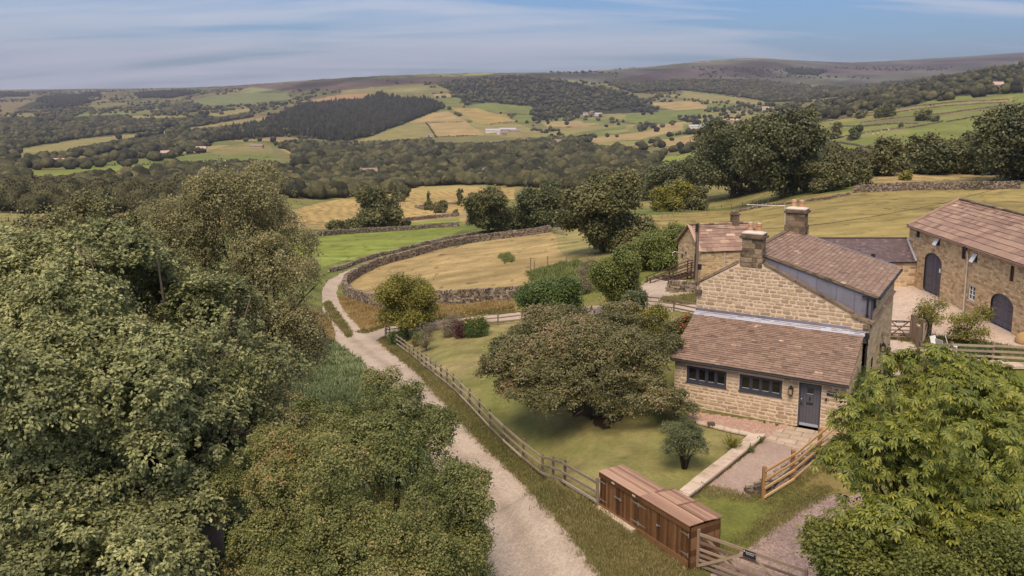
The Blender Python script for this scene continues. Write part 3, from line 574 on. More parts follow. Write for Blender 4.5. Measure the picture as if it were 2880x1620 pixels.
LM={
 'oak':leaf_mat('oak leaves',[(0,(.095,.105,.042)),(.4,(.215,.225,.090)),(.78,(.33,.33,.14)),(1,(.46,.44,.19))]),
 'birch':leaf_mat('birch leaves',[(0,(.12,.11,.045)),(.5,(.25,.225,.10)),(.85,(.36,.32,.15)),(1,(.47,.41,.20))]),
 'thorn':leaf_mat('hawthorn leaves',[(0,(.068,.082,.024)),(.4,(.155,.172,.050)),(.75,(.25,.245,.078)),(.97,(.34,.28,.11)),(1,(.36,.23,.10))]),
 'crab':leaf_mat('garden tree leaves',[(0,(.055,.056,.022)),(.4,(.145,.140,.055)),(.78,(.230,.205,.090)),(.94,(.31,.245,.12)),(1,(.40,.26,.16))]),
 'chest':leaf_mat('chestnut leaves',[(0,(.07,.09,.016)),(.5,(.185,.205,.032)),(.85,(.29,.285,.045)),(1,(.40,.35,.07))],.3,.42,.4),
 'fresh':leaf_mat('fresh green leaves',[(0,(.065,.085,.02)),(.5,(.165,.195,.05)),(1,(.29,.30,.09))]),
 'beech':leaf_mat('beech leaves',[(0,(.055,.07,.016)),(.5,(.155,.17,.034)),(1,(.29,.27,.06))]),
 'lime':leaf_mat('yellow green leaves',[(0,(.09,.095,.018)),(.5,(.215,.20,.04)),(1,(.36,.31,.065))]),
 'dark':leaf_mat('dark broadleaf foliage',[(0,(.040,.050,.022)),(.5,(.095,.104,.042)),(.85,(.165,.165,.068)),(1,(.23,.21,.09))],.15),
 'mid':leaf_mat('broadleaf foliage',[(0,(.055,.062,.024)),(.5,(.135,.132,.050)),(.9,(.215,.195,.075)),(1,(.28,.24,.095))],.15),
 'willow':leaf_mat('willow leaves',[(0,(0.084,0.112,0.035)),(.5,(0.161,0.189,0.059)),(1,(0.280,0.294,0.098))]),
 'shrub':leaf_mat('green shrub leaves',[(0,(0.033,0.058,0.016)),(.5,(0.085,0.130,0.034)),(1,(0.176,0.215,0.058))]),
 'grey':leaf_mat('grey green leaves',[(0,(.06,.07,.032)),(.5,(.135,.15,.068)),(1,(.22,.225,.105))]),
 'con':leaf_mat('conifer foliage',[(0,(.022,.026,.018)),(.6,(.044,.046,.030)),(1,(.080,.074,.042))],.05,.9,.1),
 'wood':leaf_mat('far woodland foliage',[(0,(.022,.023,.015)),(.4,(.052,.051,.027)),(.7,(.088,.082,.038)),(.9,(.130,.112,.052)),(1,(.18,.14,.07))],.05,.9,.1),
 'dry':leaf_mat('dry seed heads and bare twigs',[(0,(0.104,0.078,0.052)),(.5,(0.208,0.163,0.104)),(1,(0.325,0.260,0.169))],.1),
 'purple':leaf_mat('dark red leaves',[(0,(0.039,0.016,0.016)),(.5,(0.091,0.033,0.033)),(1,(0.156,0.065,0.058))],.1),
 'fern':leaf_mat('bracken fronds',[(0,(.08,.11,.045)),(.5,(.17,.21,.09)),(.93,(.27,.30,.14)),(1,(.40,.24,.09))],.2),
 'goldg':leaf_mat('long dry grass',[(0,(.22,.145,.05)),(.5,(.36,.25,.10)),(1,(.52,.39,.19))],.2),
 'vgrass':leaf_mat('rough green grass',[(0,(.10,.095,.035)),(.45,(.19,.175,.06)),(.75,(.28,.235,.095)),(1,(.46,.35,.19))],.2),
 'yelflower':leaf_mat('yellow petals',[(0,(.6,.42,.04)),(1,(.75,.6,.1))],.2),
 'redflower':leaf_mat('orange red petals',[(0,(.5,.035,.01)),(1,(.7,.12,.02))],.2),
}
def fol_obj(name,data,mat,parent=None):
    V,Fq,t=data; return link(name,mesh_np(name,V,Fq,mat,{'tint':t}),parent)
def tree_from_px(u,vt,vb,w,Y,label,cat='tree',name='tree',kind='mid',n=900,lf=14,L=.38,Wd=None,cl=.9,nl=9,seed=0,group=None,base_v=None,fork=.35,flatd=1.,r0=None,bark=None,twigs=0,inner=.12,up=.35,droop=0.,var=.35,lob=.42,shell=.1):
    """crown drawn between pixel rows vt and vb, w pixels wide, standing Y metres away"""
    r=np.random.RandomState(seed+11)
    if Y>85 and Y<600:
        g_=gnd(u,vb+.02*(vb-vt))
        if .72<g_[1]/Y<1.4: Y=float(g_[1])
    X=(u-1440)/F*Y; c=onY(u,vt,Y); zt=c[2]; zb=onY(u,vb,Y)[2]; zg=T1(X,Y); 
    R_=w/F*Y/2; zb=min(zb,zg+(.02 if fork<.5 else .3)*(zt-zg)); z0=zb-zg; Hc=zt-zb
    root=empty(name,(X,Y,zg),label,cat,group)
    lo=lobes_for(r,R_*.93,Hc*.92,max(z0,.05),nl,lob=lob)
    lo=[(a,b*flatd,c_,d,e*flatd,f) for a,b,c_,d,e,f in lo]
    mb=MB(); bark_limbs(mb,np.array([0,0,0.]),lo,r0 or max(.05,R_*.06),fork,r,7,R_*.06,twigs); mb.build('trunk',bark or BARKD,root,True)
    fol_obj('crown',foliage(r,lo,n,cl,lf,L,Wd or L*.7,low=-1. if fork<.5 else -.5,inner=inner,up=up,droop=droop,var=var,shell=shell),LM[kind],root)
    return root
def sz(n): return int(n*DENS)
# ---------------------------------------------------------------- big foreground trees
def big_tree(name,label,cat,base,lobes,kind,n,cl,lf,L,Wd,r0,seed,fork=.3,bark=BARK,twigs=2,**kw):
    r=np.random.RandomState(seed); root=empty(name,base,label,cat)
    mb=MB(); bark_limbs(mb,np.array([0,0,0.]),lobes,r0,fork,r,9,.25,twigs); mb.build('trunk',bark,root,True)
    fol_obj('crown',foliage(r,lobes,sz(n),cl,lf,L,Wd,**kw),LM[kind],root); return root
def pxlobes(base,lst):
    """lobes given as (u,v,Y,radius m, flatten) -> local to base"""
    out=[]
    for u,v,Y,rad,fl in lst:
        p=onY(u,v,Y)-np.array(base); out.append((p[0],p[1],p[2],rad,rad,rad*fl))
    return out
# oak
b=(-10.5,29,T1(-10.5,29))
lst=[(250,1000,29,4.6,1.),(60,900,31,3.3,.9),(330,840,31,3.3,.9),(560,1010,29.5,3.0,.9),(610,1230,28,2.2,.85),(420,1250,26.5,2.8,.9),(180,1350,25.5,3.0,.9),(-30,1180,27,3.4,.9),(0,1600,24,3.2,.9),(300,1600,23.5,2.3,.9),(510,930,31,1.9,.8),(200,800,33,2.1,.8),(-60,800,33,2.4,.9),(400,800,34,1.7,.8),(520,1450,26,1.9,.9),(120,1120,24.5,2.5,.8),(380,1080,25.5,2.2,.8),(690,1120,30,1.7,.8)]
big_tree('oak_tree','huge pale green oak filling the left foreground, scalloped leaves in clusters and twigs showing','tree',b,pxlobes(b,lst),'oak',16000,.20,17,.14,.085,.5,1,gap=.38,rosette=.6,inner=.14,up=.4,twigs=7,low=-.6,var=.5,shell=.13)
# low dark scrub between the oak and the thorn
for i,(u,v,Y,rad,k,lab) in enumerate([(620,1480,31,1.9,'shrub','dark green shrub in the gap between the oak and the hawthorn'),(560,1600,27,1.6,'dark','very dark bush in the bottom shadow below the oak')]):
    b=onY(u,v,Y); bb=(b[0],b[1],T1(b[0],b[1])); h=max(.6,b[2]-bb[2])
    root=empty('shrub',bb,lab,'shrub'); lo=[(0,0,h*.5,rad,rad,h*.6),(rad*.7,.3,h*.4,rad*.6,rad*.6,h*.5),(-rad*.6,-.3,h*.6,rad*.6,rad*.6,h*.5)]
    r=np.random.RandomState(40+i); mb=MB(); bark_limbs(mb,np.zeros(3),lo,.08,.1,r); mb.build('stem',BARKD,root,True); fol_obj('foliage',foliage(r,lo,sz(900),.3,18,.12,.07),LM[k],root)
# birch
b=(-13.6,47,T1(-13.6,47))
lst=[(690,640,47,3.3,1.1),(560,760,47,2.9,1.1),(760,800,46,2.8,1.2),(640,930,46,3.2,1.2),(800,1000,46,2.4,1.2),(740,1180,45,2.6,1.1),(600,1100,45,2.6,1.1),(690,560,47,2.2,.9),(600,560,48,1.8,.8),(780,680,47,1.9,1.),(850,760,46,1.2,.9),(480,620,49,1.7,.8),(860,900,45,1.2,1.),(840,1200,44.5,1.3,1.2),(500,900,48,2.2,1.)]
lo=pxlobes(b,lst)
big_tree('birch_tree','tall airy brown green birch beside the bend of the track, behind the oak','tree',b,lo,'birch',7200,.42,26,.115,.08,.28,2,inner=.18,up=.15,droop=.45,twigs=4,var=.35,shell=.13,bark=BARKD)
# hawthorn
b=(-3.9,25.5,T1(-3.9,25.5))
lst=[(1010,1330,25.5,2.3,.95),(860,1380,25.5,1.9,.9),(1180,1420,25,1.7,.95),(1050,1200,26.5,1.5,.75),(1180,1230,26.5,1.1,.7),(800,1260,26.5,1.2,.7),(690,1345,26.5,1.0,.65),(1010,1570,24,2.3,.9),(1260,1560,24.5,1.2,.9),(820,1560,24.5,1.6,.9),(1290,1390,25,1.0,.9),(1130,1115,27.5,.9,.55),(1070,1100,27.8,.85,.9),(1210,1180,27,.75,.6),(930,1180,27,1.1,.7),(1330,1430,25,.6,.9),(1180,1600,23.5,1.3,.9)]
big_tree('hawthorn_tree','bushy olive and rust hawthorn leaning over the track at the bottom of the picture','tree',b,pxlobes(b,lst),'thorn',7600,.22,26,.07,.052,.2,3,gap=.43,inner=.14,up=.25,droop=.35,low=-.7,twigs=5,fork=.15,var=.5,shell=.12)
# garden tree
b=onz(1690,1168,T1(8,41)); b=(b[0],b[1]+1.2,T1(b[0],b[1]+1.2))
lst=[(1680,1010,42.5,3.9,.62),(1500,1010,42.5,2.3,.6),(1430,1010,43,1.5,.55),(1820,1005,41.8,1.85,.7),(1560,920,45,2.3,.55),(1700,910,45.5,2.4,.5),(1810,930,43.8,1.7,.55),(1540,1110,40.5,1.6,.55),(1650,1105,40,1.7,.7),(1600,1120,39.6,1.1,.7),(1700,1120,39.3,1.1,.7),(1775,1110,40,1.8,.6),(1868,1105,40.3,1.2,.6),(1795,1060,40.8,1.5,.7),(1740,1080,40.2,1.5,.7),(1925,1135,40.,.6,.6),(1460,1080,41.5,1.2,.6),(1390,1030,43,.8,.6),(1600,870,47,1.4,.45),(1720,1155,39,.9,.6),(1740,860,47.5,1.3,.4),(1640,950,44,2.,.6)]
lst=[(u+2,v+14,Y,r_*.90,f_) for u,v,Y,r_,f_ in lst]
big_tree('garden_tree','wide low spreading brown green ornamental tree on the lawn in front of the cottage','tree',b,pxlobes(b,lst),'crab',6200,.25,22,.11,.078,.26,4,gap=.38,inner=.14,up=.3,droop=.2,low=-.35,fork=.25,twigs=3,var=.45,bark=BARKD)
# horse chestnut with hand-shaped leaves
def palmate(r,lobes,n,size,k=6,inner=.12,low=-.5):
    C,Nn=crown_pts(r,lobes,n,inner,low,.08); n=len(C)
    ax=unit(Nn*.75+np.array([0,0,.75])+r.normal(0,.25,(n,3)))
    d0=unit(np.cross(ax,rdir(r,n))); d1=np.cross(ax,d0)
    out=Nn-ax*(Nn*ax).sum(1)[:,None]; phi0=np.arctan2((out*d1).sum(1),(out*d0).sum(1))
    s=size*r.uniform(.7,1.2,n); ct=r.rand(n); VV=[];TT=[]
    for j in range(k):
        a=phi0+(j-(k-1)/2)*(4.3/k)+r.normal(0,.08,n); ls=s*(1-.34*abs(j-(k-1)/2)/((k-1)/2))*r.uniform(.9,1.08,n)
        d=d0*np.cos(a)[:,None]+d1*np.sin(a)[:,None]; sd=np.cross(ax,d); dr=r.uniform(.1,.5,n)[:,None]
        L_=ls[:,None]; p=lambda x,w,z: C+d*L_*x+sd*L_*w+ax*L_*z-ax*L_*dr*x*x
        VV.append(np.stack([p(.04,0,.04),p(.62,.165,.09),p(1,0,0),p(.62,-.165,.09),p(.6,0,.03)],1)); TT.append(np.clip(.5+(ct-.5)*.7+(r.rand(n)-.5)*.35,0,1))
    V=np.stack(VV,1).reshape(-1,3); m=len(V)//5; b_=np.arange(m)[:,None]*5
    Fq=np.stack([b_+[0,4,2,3],b_+[0,1,2,4]],1).reshape(-1,4); t=np.stack(TT,1).reshape(-1)
    return V,Fq,np.repeat(t,2)
b=(10.7,22.5,T1(10.7,22.5))
lst=[(2620,1210,22.5,2.0,.9),(2460,1200,22.5,1.15,.9),(2525,1095,23,1.05,.75),(2640,1050,23.5,1.25,.7),(2770,1100,23.5,1.3,.8),(2830,1210,22.5,1.4,.9),(2400,1310,22,1.05,.9),(2540,1370,21.5,1.3,.9),(2720,1390,21.5,1.4,.8),(2860,1340,21.5,1.2,.9),(2395,1265,22.6,.6,.8),(2560,1020,23.6,.75,.7),(2380,1420,21.5,.75,.7),(2660,1480,21,1.2,.8),(2500,1480,20.8,1.1,.8),(2800,1490,20.6,1.2,.8),(2600,1540,20.4,.9,.7),(2480,1270,21.3,1.2,.85),(2700,1230,20.9,1.3,.9)]
lst=[(u+6,v+8,Y,r_*.92,f_) for u,v,Y,r_,f_ in lst]
r=np.random.RandomState(5); root=empty('horse_chestnut_tree',b,'bright yellow green horse chestnut with big hand-shaped leaves at the right edge by the drive','tree')
lo=pxlobes(b,lst); mb=MB(); bark_limbs(mb,np.zeros(3),lo,.2,.3,r,9,.2,4); mb.build('trunk',BARKD,root,True)
fol_obj('crown',palmate(r,lo,sz(6600),.215),LM['chest'],root)
# hedge and shrubs along the very bottom right
for i,(u,v,Y,w,h,k,lab,Lf) in enumerate([(2400,1560,21.,1.35,1.3,'beech','rounded mid green beech bush at the corner of the drive, below the chestnut',.09),(2640,1610,20,2.3,1.1,'beech','loose dull green shrub under the chestnut at the bottom edge',.08),(2850,1585,20,2.2,1.4,'beech','yellow green shrub with hanging catkins in the bottom right corner',.07)]):
    p=onY(u,v,Y); bb=(p[0],p[1],T1(p[0],p[1])); zc=p[2]-bb[2]; root=empty('shrub',bb,lab,'shrub')
    r=np.random.RandomState(60+i); lo=[(0,0,zc,w*.6,w*.6,h*.7)]+[(w*.5*math.cos(a),w*.5*math.sin(a),zc+r.uniform(-.3,.3)*h,w*.42,w*.42,h*.45) for a in np.linspace(0,6.28,7)[:-1]]
    mb=MB(); bark_limbs(mb,np.zeros(3),lo,.06,.1,r); mb.build('stem',BARKD,root,True); fol_obj('foliage',foliage(r,lo,sz(1300),.30,18,Lf*1.2,Lf*.8,low=-.8,gap=.44,rosette=.5),LM[k],root)
# ---------------------------------------------------------------- trees and shrubs you can tell apart
TR=[ # u, vtop, vbot, width, Y, kind, n clusters, leaf, label, name, category, extra
 (70,490,760,430,60,'mid',3600,.20,'rounded olive green tree behind the oak at the left edge','tree','tree',{'cl':.6,'lf':16}),
 (330,492,800,240,58,'mid',2600,.20,'dark olive tree with a lumpy top between the oak and the birch','tree','tree',{'cl':.6,'lf':16}),
 (2065,345,552,290,241,'dark',2200,.75,'left half of the pair of great dark sycamores beyond the field','sycamore_tree','tree',{'cl':1.7,'lf':15,'nl':14}),
 (2205,312,552,235,248,'dark',2200,.75,'right and taller of the pair of great dark sycamores beyond the field','sycamore_tree','tree',{'cl':1.7,'lf':15,'nl':14}),
 (2335,425,535,80,238,'mid',600,.6,'small dark tree with a bare trunk at the end of the upper field wall','tree','tree',{'cl':1.1}),
 (2400,438,520,90,262,'mid',500,.6,'low round tree behind the left end of the upper field wall','tree','tree',{'cl':1.1}),
 (1698,474,705,290,150,'mid',3600,.42,'big round dark green tree beside the paddock gate','tree','tree',{'cl':.95,'lf':16,'nl':12,'lob':.3}),
 (1372,522,655,150,182,'mid',1800,.5,'dark pyramid shaped tree behind the end of the paddock wall','tree','tree',{'cl':.9,'nl':12}),
 (1515,512,640,165,205,'dark',1700,.55,'very dark broad tree behind the paddock gate','tree','tree',{'cl':1.2}),
 (1505,560,640,112,186,'grey',900,.45,'smaller grey green tree in front of the very dark broad tree','tree','tree',{'cl':.9}),
 (1052,530,645,122,270,'mid',1600,.7,'round dark tree alone on the wall of the bright green meadow','tree','tree',{'cl':1.3,'nl':11}),
 (1100,607,642,38,266,'lime',300,.5,'small yellow green bush at the right foot of the lone round tree','bush','bush',{'cl':.7}),
 (992,608,650,66,262,'mid',500,.6,'dark thorn bush left of the lone round tree','bush','bush',{'cl':.8}),
 (938,618,655,40,258,'mid',300,.6,'squat dark bush farthest left on the meadow wall','bush','bush',{'cl':.8}),
 (1136,622,643,26,262,'mid',200,.5,'smallest round bush on the meadow wall','bush','bush',{'cl':.6}),
 (1124,524,566,48,420,'mid',400,.9,'round tree standing in the far end of the mown hayfield','tree','tree',{'cl':1.3}),
 (1201,564,590,22,345,'mid',200,.7,'narrow bush in the middle of the hayfield','bush','bush',{'cl':.8}),
 (1213,576,592,12,345,'mid',100,.6,'tiny bush beside the narrow bush in the hayfield','bush','bush',{'cl':.5}),
 (1238,562,598,34,335,'mid',350,.7,'twin-topped dark bush in the middle of the hayfield','bush','bush',{'cl':.9}),
 (1279,590,604,14,330,'mid',120,.6,'little round bush near the right end of the hayfield','bush','bush',{'cl':.5}),
 (1203,533,541,8,480,'mid',60,.8,'dot of a bush at the top edge of the hayfield','bush','bush',{'cl':.6}),
 (1292,524,538,16,470,'mid',90,.9,'small dark bush on the top edge of the hayfield','bush','bush',{'cl':.8}),
 (1885,512,592,105,232,'lime',900,.5,'golden green bush left of the great sycamores','bush','bush',{'cl':1.}),
 (1958,522,588,75,236,'mid',500,.5,'round green bush tucked against the great sycamores','bush','bush',{'cl':1.}),
 (1890,450,555,165,300,'dark',1200,.8,'dark tree behind the golden bush at the field corner','tree','tree',{'cl':1.7}),
 (1830,470,545,110,330,'dark',800,.8,'dark tree rising behind the big round paddock tree','tree','tree',{'cl':1.7}),
 (1866,622,752,150,92,'fresh',1900,.2,'pale green multi-stemmed willow beside the stone outbuilding','willow_tree','tree',{'cl':.6,'lf':16,'fork':.12,'droop':.1}),
 (1742,690,878,150,69,'fresh',3000,.15,'tall yellow green feathery bush behind the garden tree','bush','bush',{'cl':.5,'lf':18,'fork':.1,'droop':.5,'nl':12}),
 (1548,775,905,210,73,'shrub',3000,.17,'broad dense green bush at the corner of the back fence','bush','bush',{'cl':.55,'lf':18,'fork':.1,'nl':12,'lob':.3,'droop':.3}),
 (1655,720,830,70,84,'dry',700,.10,'thin grey brown bush behind the tall yellow green bush','bush','bush',{'cl':.5,'lf':10,'fork':.1}),
 (1790,815,915,85,60,'grey',1300,.13,'blue green shrub behind the right shoulder of the garden tree','shrub','shrub',{'cl':.35,'lf':16,'fork':.1,'droop':.3}),
 (1850,860,940,90,55,'lime',1100,.11,'light green shrub beside the cottage corner','shrub','shrub',{'cl':.35,'fork':.1}),
 (1925,870,950,75,51,'mid',900,.12,'olive shrub against the left wall of the cottage','shrub','shrub',{'cl':.3,'fork':.1}),
 (1135,752,925,178,84,'lime',2300,.19,'yellow green ash tree in the corner of the garden fence','ash_tree','tree',{'cl':.62,'lf':13,'nl':15,'lob':.26,'fork':.5,'twigs':3,'inner':.25,'r0':.17,'shell':.18,'up':.2}),
 (1192,900,975,46,74,'dry',500,.06,'bare straw coloured shrub inside the garden fence','shrub','shrub',{'cl':.4,'lf':8,'fork':.1,'twigs':8,'r0':.05}),
 (1166,946,986,30,78,'willow',300,.10,'rose bush with red flowers beside the bare shrub','rose_bush','shrub',{'cl':.3,'fork':.1}),
 (1260,885,930,62,79,'dry',500,.09,'brown twiggy shrub by the back fence','shrub','shrub',{'cl':.4,'fork':.1}),
 (1300,895,938,55,77,'purple',350,.11,'dull purple brown shrub by the back fence','shrub','shrub',{'cl':.4,'fork':.1}),
 (1338,890,936,62,76,'shrub',800,.11,'rounded shrub dotted with yellow flowers by the back fence','shrub','shrub',{'cl':.35,'fork':.1}),
 (1108,925,955,50,82,'shrub',350,.12,'leafy ground cover under the ash tree','shrub','shrub',{'cl':.35,'fork':.1}),
 (2645,835,918,80,54,'lime',260,.11,'left of the two young trees growing in front of the barn','sapling','tree',{'cl':.36,'lf':12,'fork':.5,'twigs':2,'r0':.05,'shell':.2}),
 (2762,857,962,112,52.5,'lime',400,.11,'right and wider of the two young trees in front of the barn','sapling','tree',{'cl':.36,'lf':12,'fork':.5,'twigs':2,'r0':.06,'shell':.2}),
 (2800,985,1010,110,50.5,'shrub',600,.12,'low dark shrub behind the right hand fence','shrub','shrub',{'cl':.3,'fork':.1}),
 (2500,1000,1075,70,47.5,'shrub',700,.12,'dark green shrub at the foot of the cottage side wall','shrub','shrub',{'cl':.3,'fork':.1}),
 (2488,388,492,90,320,'mid',900,.9,'feathery tree standing behind the narrow strip field','tree','tree',{'cl':1.5}),
 (2590,372,482,105,310,'mid',1000,.9,'tall rounded tree in the middle of the tree row','tree','tree',{'cl':1.6}),
 (2622,405,488,100,278,'dark',900,.8,'umbrella shaped tree with a bare trunk in the strip field','tree','tree',{'cl':1.4,'fork':.6}),
 (2692,378,484,130,315,'mid',1100,.9,'broad tree right of the umbrella shaped tree','tree','tree',{'cl':1.7}),
 (2778,385,488,115,285,'dark',1000,.9,'broad tree left of the great dark tree at the right edge','tree','tree',{'cl':1.6}),
 (2862,298,502,250,232,'dark',2600,.75,'great dark tree at the right edge above the field wall','tree','tree',{'cl':1.7,'lf':15,'nl':14}),
 (2440,405,439,27,480,'mid',200,.9,'single small round tree below the sheep field','tree','tree',{'cl':1.1}),
 (2380,462,505,55,300,'mid',300,.8,'low bush at the left end of the tree row','bush','bush',{'cl':1.2}),
 (2550,480,506,30,222,'lime',220,.5,'small bright bush standing in the strip field','bush','bush',{'cl':.6}),
 (2436,490,516,19,212,'mid',160,.5,'narrow little tree in the strip field by the wall','tree','tree',{'cl':.5}),
 (2589,318,352,40,850,'mid',260,1.5,'half bare tree alone in the green hillside field','tree','tree',{'cl':2.,'lf':10}),
 (2622,333,348,17,830,'dark',120,1.5,'small dark tree right of the half bare hillside tree','tree','tree',{'cl':1.5,'lf':10}),
 (2400,350,375,34,740,'dark',260,1.4,'round dark tree on the wall above the sheep','tree','tree',{'cl':1.8,'lf':10}),
 (2347,339,364,30,800,'mid',220,1.4,'bushy pale tree left of the round dark tree above the sheep','tree','tree',{'cl':1.8,'lf':10}),
 (2464,296,326,30,1000,'mid',200,1.8,'yellowish tree at the top of the green hillside','tree','tree',{'cl':2.4,'lf':10}),
 (2490,292,324,34,1010,'mid',200,1.8,'dark tree beside the yellowish tree at the top of the hillside','tree','tree',{'cl':2.4,'lf':10}),
 (2527,348,360,9,800,'mid',60,1.4,'tiny tree in the middle of the green hillside','tree','tree',{'cl':1.,'lf':10}),
 (2412,310,331,28,1050,'mid',160,1.8,'spreading tree at the left top of the green hillside','tree','tree',{'cl':2.2,'lf':10}),
 (2305,368,398,30,640,'mid',200,1.3,'round tree just right of the great sycamores','tree','tree',{'cl':1.8,'lf':10}),
]
for i,(u,vt,vb,w,Y,k,n,L,lab,nm,ct,ex) in enumerate(TR):
    n=sz(n) if n>300 else n
    tree_from_px(u,vt,vb,w,Y,lab,ct,nm,k,n=n,L=L,seed=100+i,**ex)
# flowers on two of them
def petals(u,v,Y,n,spread,kind,s,name,label):
    r=np.random.RandomState(int(u)); p=onY(u,v,Y); P=p+r.normal(0,spread,(n,3))*[1,.6,.7]; N=rdir(r,n); D=unit(np.cross(N,rdir(r,n)))
    zg=terr(P[:,0],P[:,1]); P[:,2]=np.maximum(P[:,2],zg+.1)
    V,Fq=leafquads(P-p,D,N,np.full(n,s),np.full(n,s)); o=fol_obj(name,(V,Fq,r.rand(n)),LM[kind]); o.location=p; tag(o,label,'flowers',kind='stuff'); return o
petals(1338,900,75.4,70,.55,'yelflower',.11,'flowers','yellow flowers on the rounded shrub by the back fence')
petals(1163,963,77.4,22,.28,'redflower',.12,'flowers','red roses over the garden fence beside the bare shrub')
petals(1938,905,49.5,70,.4,'redflower',.10,'flowers','orange red flowers against the left corner of the cottage')
# young shrub on the front lawn, with stems
b=onz(1925,1318,T1(6.6,36)); root=empty('olive_shrub',(b[0],b[1],T1(b[0],b[1])),'grey green multi-stemmed shrub on the front lawn before the gravel strip','shrub')
r=np.random.RandomState(9); R_=.95; lo=[(0,0,1.25,R_*.8,R_*.8,.75)]+[(.55*math.cos(a),.55*math.sin(a),1.15+.3*math.sin(a*3),.5,.5,.45) for a in np.linspace(0,6.28,8)[:-1]]+[(0,.1,1.95,.35,.35,.3)]
mb=MB()
for k in range(9):
    a=k*.7; e=np.array([.6*math.cos(a),.6*math.sin(a),1.3+.4*r.rand()]); mb.tube([(.05*math.cos(a),.05*math.sin(a),-.1),e*[.35,.35,.4],e*[.8,.8,.75],e],[.045,.035,.022,.008],6)
mb.build('stem',BARKD,root,True); fol_obj('foliage',foliage(r,lo,sz(900),.16,15,.075,.035,inner=.4,shell=.25),LM['grey'],root)
# ---------------------------------------------------------------- the far woods
import bmesh
def dome(r,sub,kind):
    """a single rounded crown of unit radius with cauliflower lobes"""
    b_=bmesh.new(); bmesh.ops.create_icosphere(b_,subdivisions=sub,radius=1); V=np.array([v.co for v in b_.verts]); Fq=np.array([[v.index for v in f.verts] for f in b_.faces]); b_.free()
    L_=rdir(r,22 if sub>2 else 12); L_[:,2]=np.abs(L_[:,2])*1.1-.25; L_=unit(L_)
    dt=np.clip(V@L_.T,-1,1); g=np.exp(-((np.arccos(dt))/.42)**2)*r.uniform(.6,1.1,len(L_)); m=g.max(1)
    V=V*(.72+.36*m)[:,None]; V*=(1+.10*(r.rand(len(V))-.5))[:,None]
    if kind: V[:,2]=V[:,2]*1.5+1.2; q=np.clip(1.15-(V[:,2]-.2)/3.,.12,1); V[:,0]*=q*.75; V[:,1]*=q*.75
    else:
        V[:,2]=V[:,2]*.84+.72; q=np.where(V[:,2]<.3,.8+.2*np.clip(V[:,2]/.3,0,1),1); V[:,0]*=q;V[:,1]*=q
    fc=m[Fq].mean(1); t=np.clip(.32+.38*fc+(r.rand(len(Fq))-.5)*.35,0,1)  # lit lobe tops and shaded gaps between them are painted into the tint
    return V,Fq,t
TPL={}
for li,sb in enumerate((3,2,1)):
    for kd in (0,1): TPL[li,kd]=[dome(np.random.RandomState(500+li*20+kd*7+i),sb,kd) for i in range(6)]
def near_crown(r,kd):
    V,Fq,t=dome(r,3,kd); fc=V[Fq].mean(1); k=r.choice(len(Fq),1100); n=unit(fc[k]-np.array([0,0,.6])); P=fc[k]*1.+n*r.uniform(0,.07,len(k))[:,None]
    N=unit(n+r.normal(0,.5,(len(k),3))); D=unit(np.cross(N,rdir(r,len(k)))); V2,F2=leafquads(P,D,N,r.uniform(.07,.15,len(k)),r.uniform(.06,.12,len(k)))
    F3=np.concatenate([Fq,Fq[:,2:3]],1)
    return V,Fq,t,V2,F2,np.clip(t[k]+(r.rand(len(k))-.4)*.5,0,1)
inst=[]
r=np.random.RandomState(77)
dY=np.repeat(np.gradient(ys),nu); dX=np.tile(np.gradient(us),nv)/F*YY; AR=dX*dY
vis=(pu>-60)&(pu<2940)
def scatter(mask,per_m2,kd,rlo,rhi,cap=9000):
    idx=np.nonzero(mask&vis)[0]
    if len(idx)==0: return
    a=AR[idx]; n=int(min(cap,a.sum()*per_m2))
    if n<1: return
    pick=idx[r.choice(len(idx),n,p=a/a.sum())]
    for k in pick:
        inst.append((XX[k]+r.normal(0,3),YY[k]+r.normal(0,3),r.uniform(rlo,rhi)*(1.+.25*r.normal()*0.4),kd))
for poly,kd,dn in WOODS:
    m=inpoly(pu,pv,poly)&(YY>235)
    yy=YY[m]
    if len(yy)==0: continue
    for lo_,hi_,den,rl,rh in ((235,900,1/62.,4.4,7.),(900,2000,1/85.,5.,8.),(2000,9000,1/150.,6.5,10.)):
        mm=m&(YY>=lo_)&(YY<hi_)
        if kd: den,rl,rh=den*1.3,rl*.75,rh*.75
        scatter(mm,den*dn*(.28 if dn<.8 else 1),kd,rl,rh,5200)
# hedgerow and field trees along the edges of the patchwork
fm=(YY>430)&(YY<4200)&(hed>.25)&~(inpoly(pu,pv,FIELDS[0][0])|inpoly(pu,pv,FIELDS[1][0]))
for poly,c_,st in FIELDS[4:]: fm&=~inpoly(pu,pv,poly)
scatter(fm&(YY<1400),1/200.,0,3.5,7.,2200); scatter(fm&(YY>=1400),1/430.,0,4.5,8.,5200)
scatter((YY>700)&(YY<3600)&(pu>1480)&(pu<2320)&(pv>255)&(pv<440)&~np.any([inpoly(pu,pv,f_[0]) for f_ in FIELDS[18:]],axis=0),1/4200.,0,4.5,8.,800)
bm=(YY>600)&(YY<3500); scatter((YY>2500)&(YY<6500)&(pv>190)&(pv<262)&(pu>1400)&(fbm(XX/350,YY/600,3)>.56),1/2500.,0,5,9,500); scatter((YY>1500)&(YY<6500)&(pu<900)&(pv>250)&(pv<345)&(fbm(XX/300,YY/500,3)>.5),1/3600.,0,5,9,700)
inst=np.array(inst)
iz=terr(inst[:,0],inst[:,1]); app=inst[:,2]/inst[:,1]
iu,iv=projn(inst[:,0],inst[:,1],iz+inst[:,2])
ok=(iu>-40)&(iu<2920)&(iv<640)
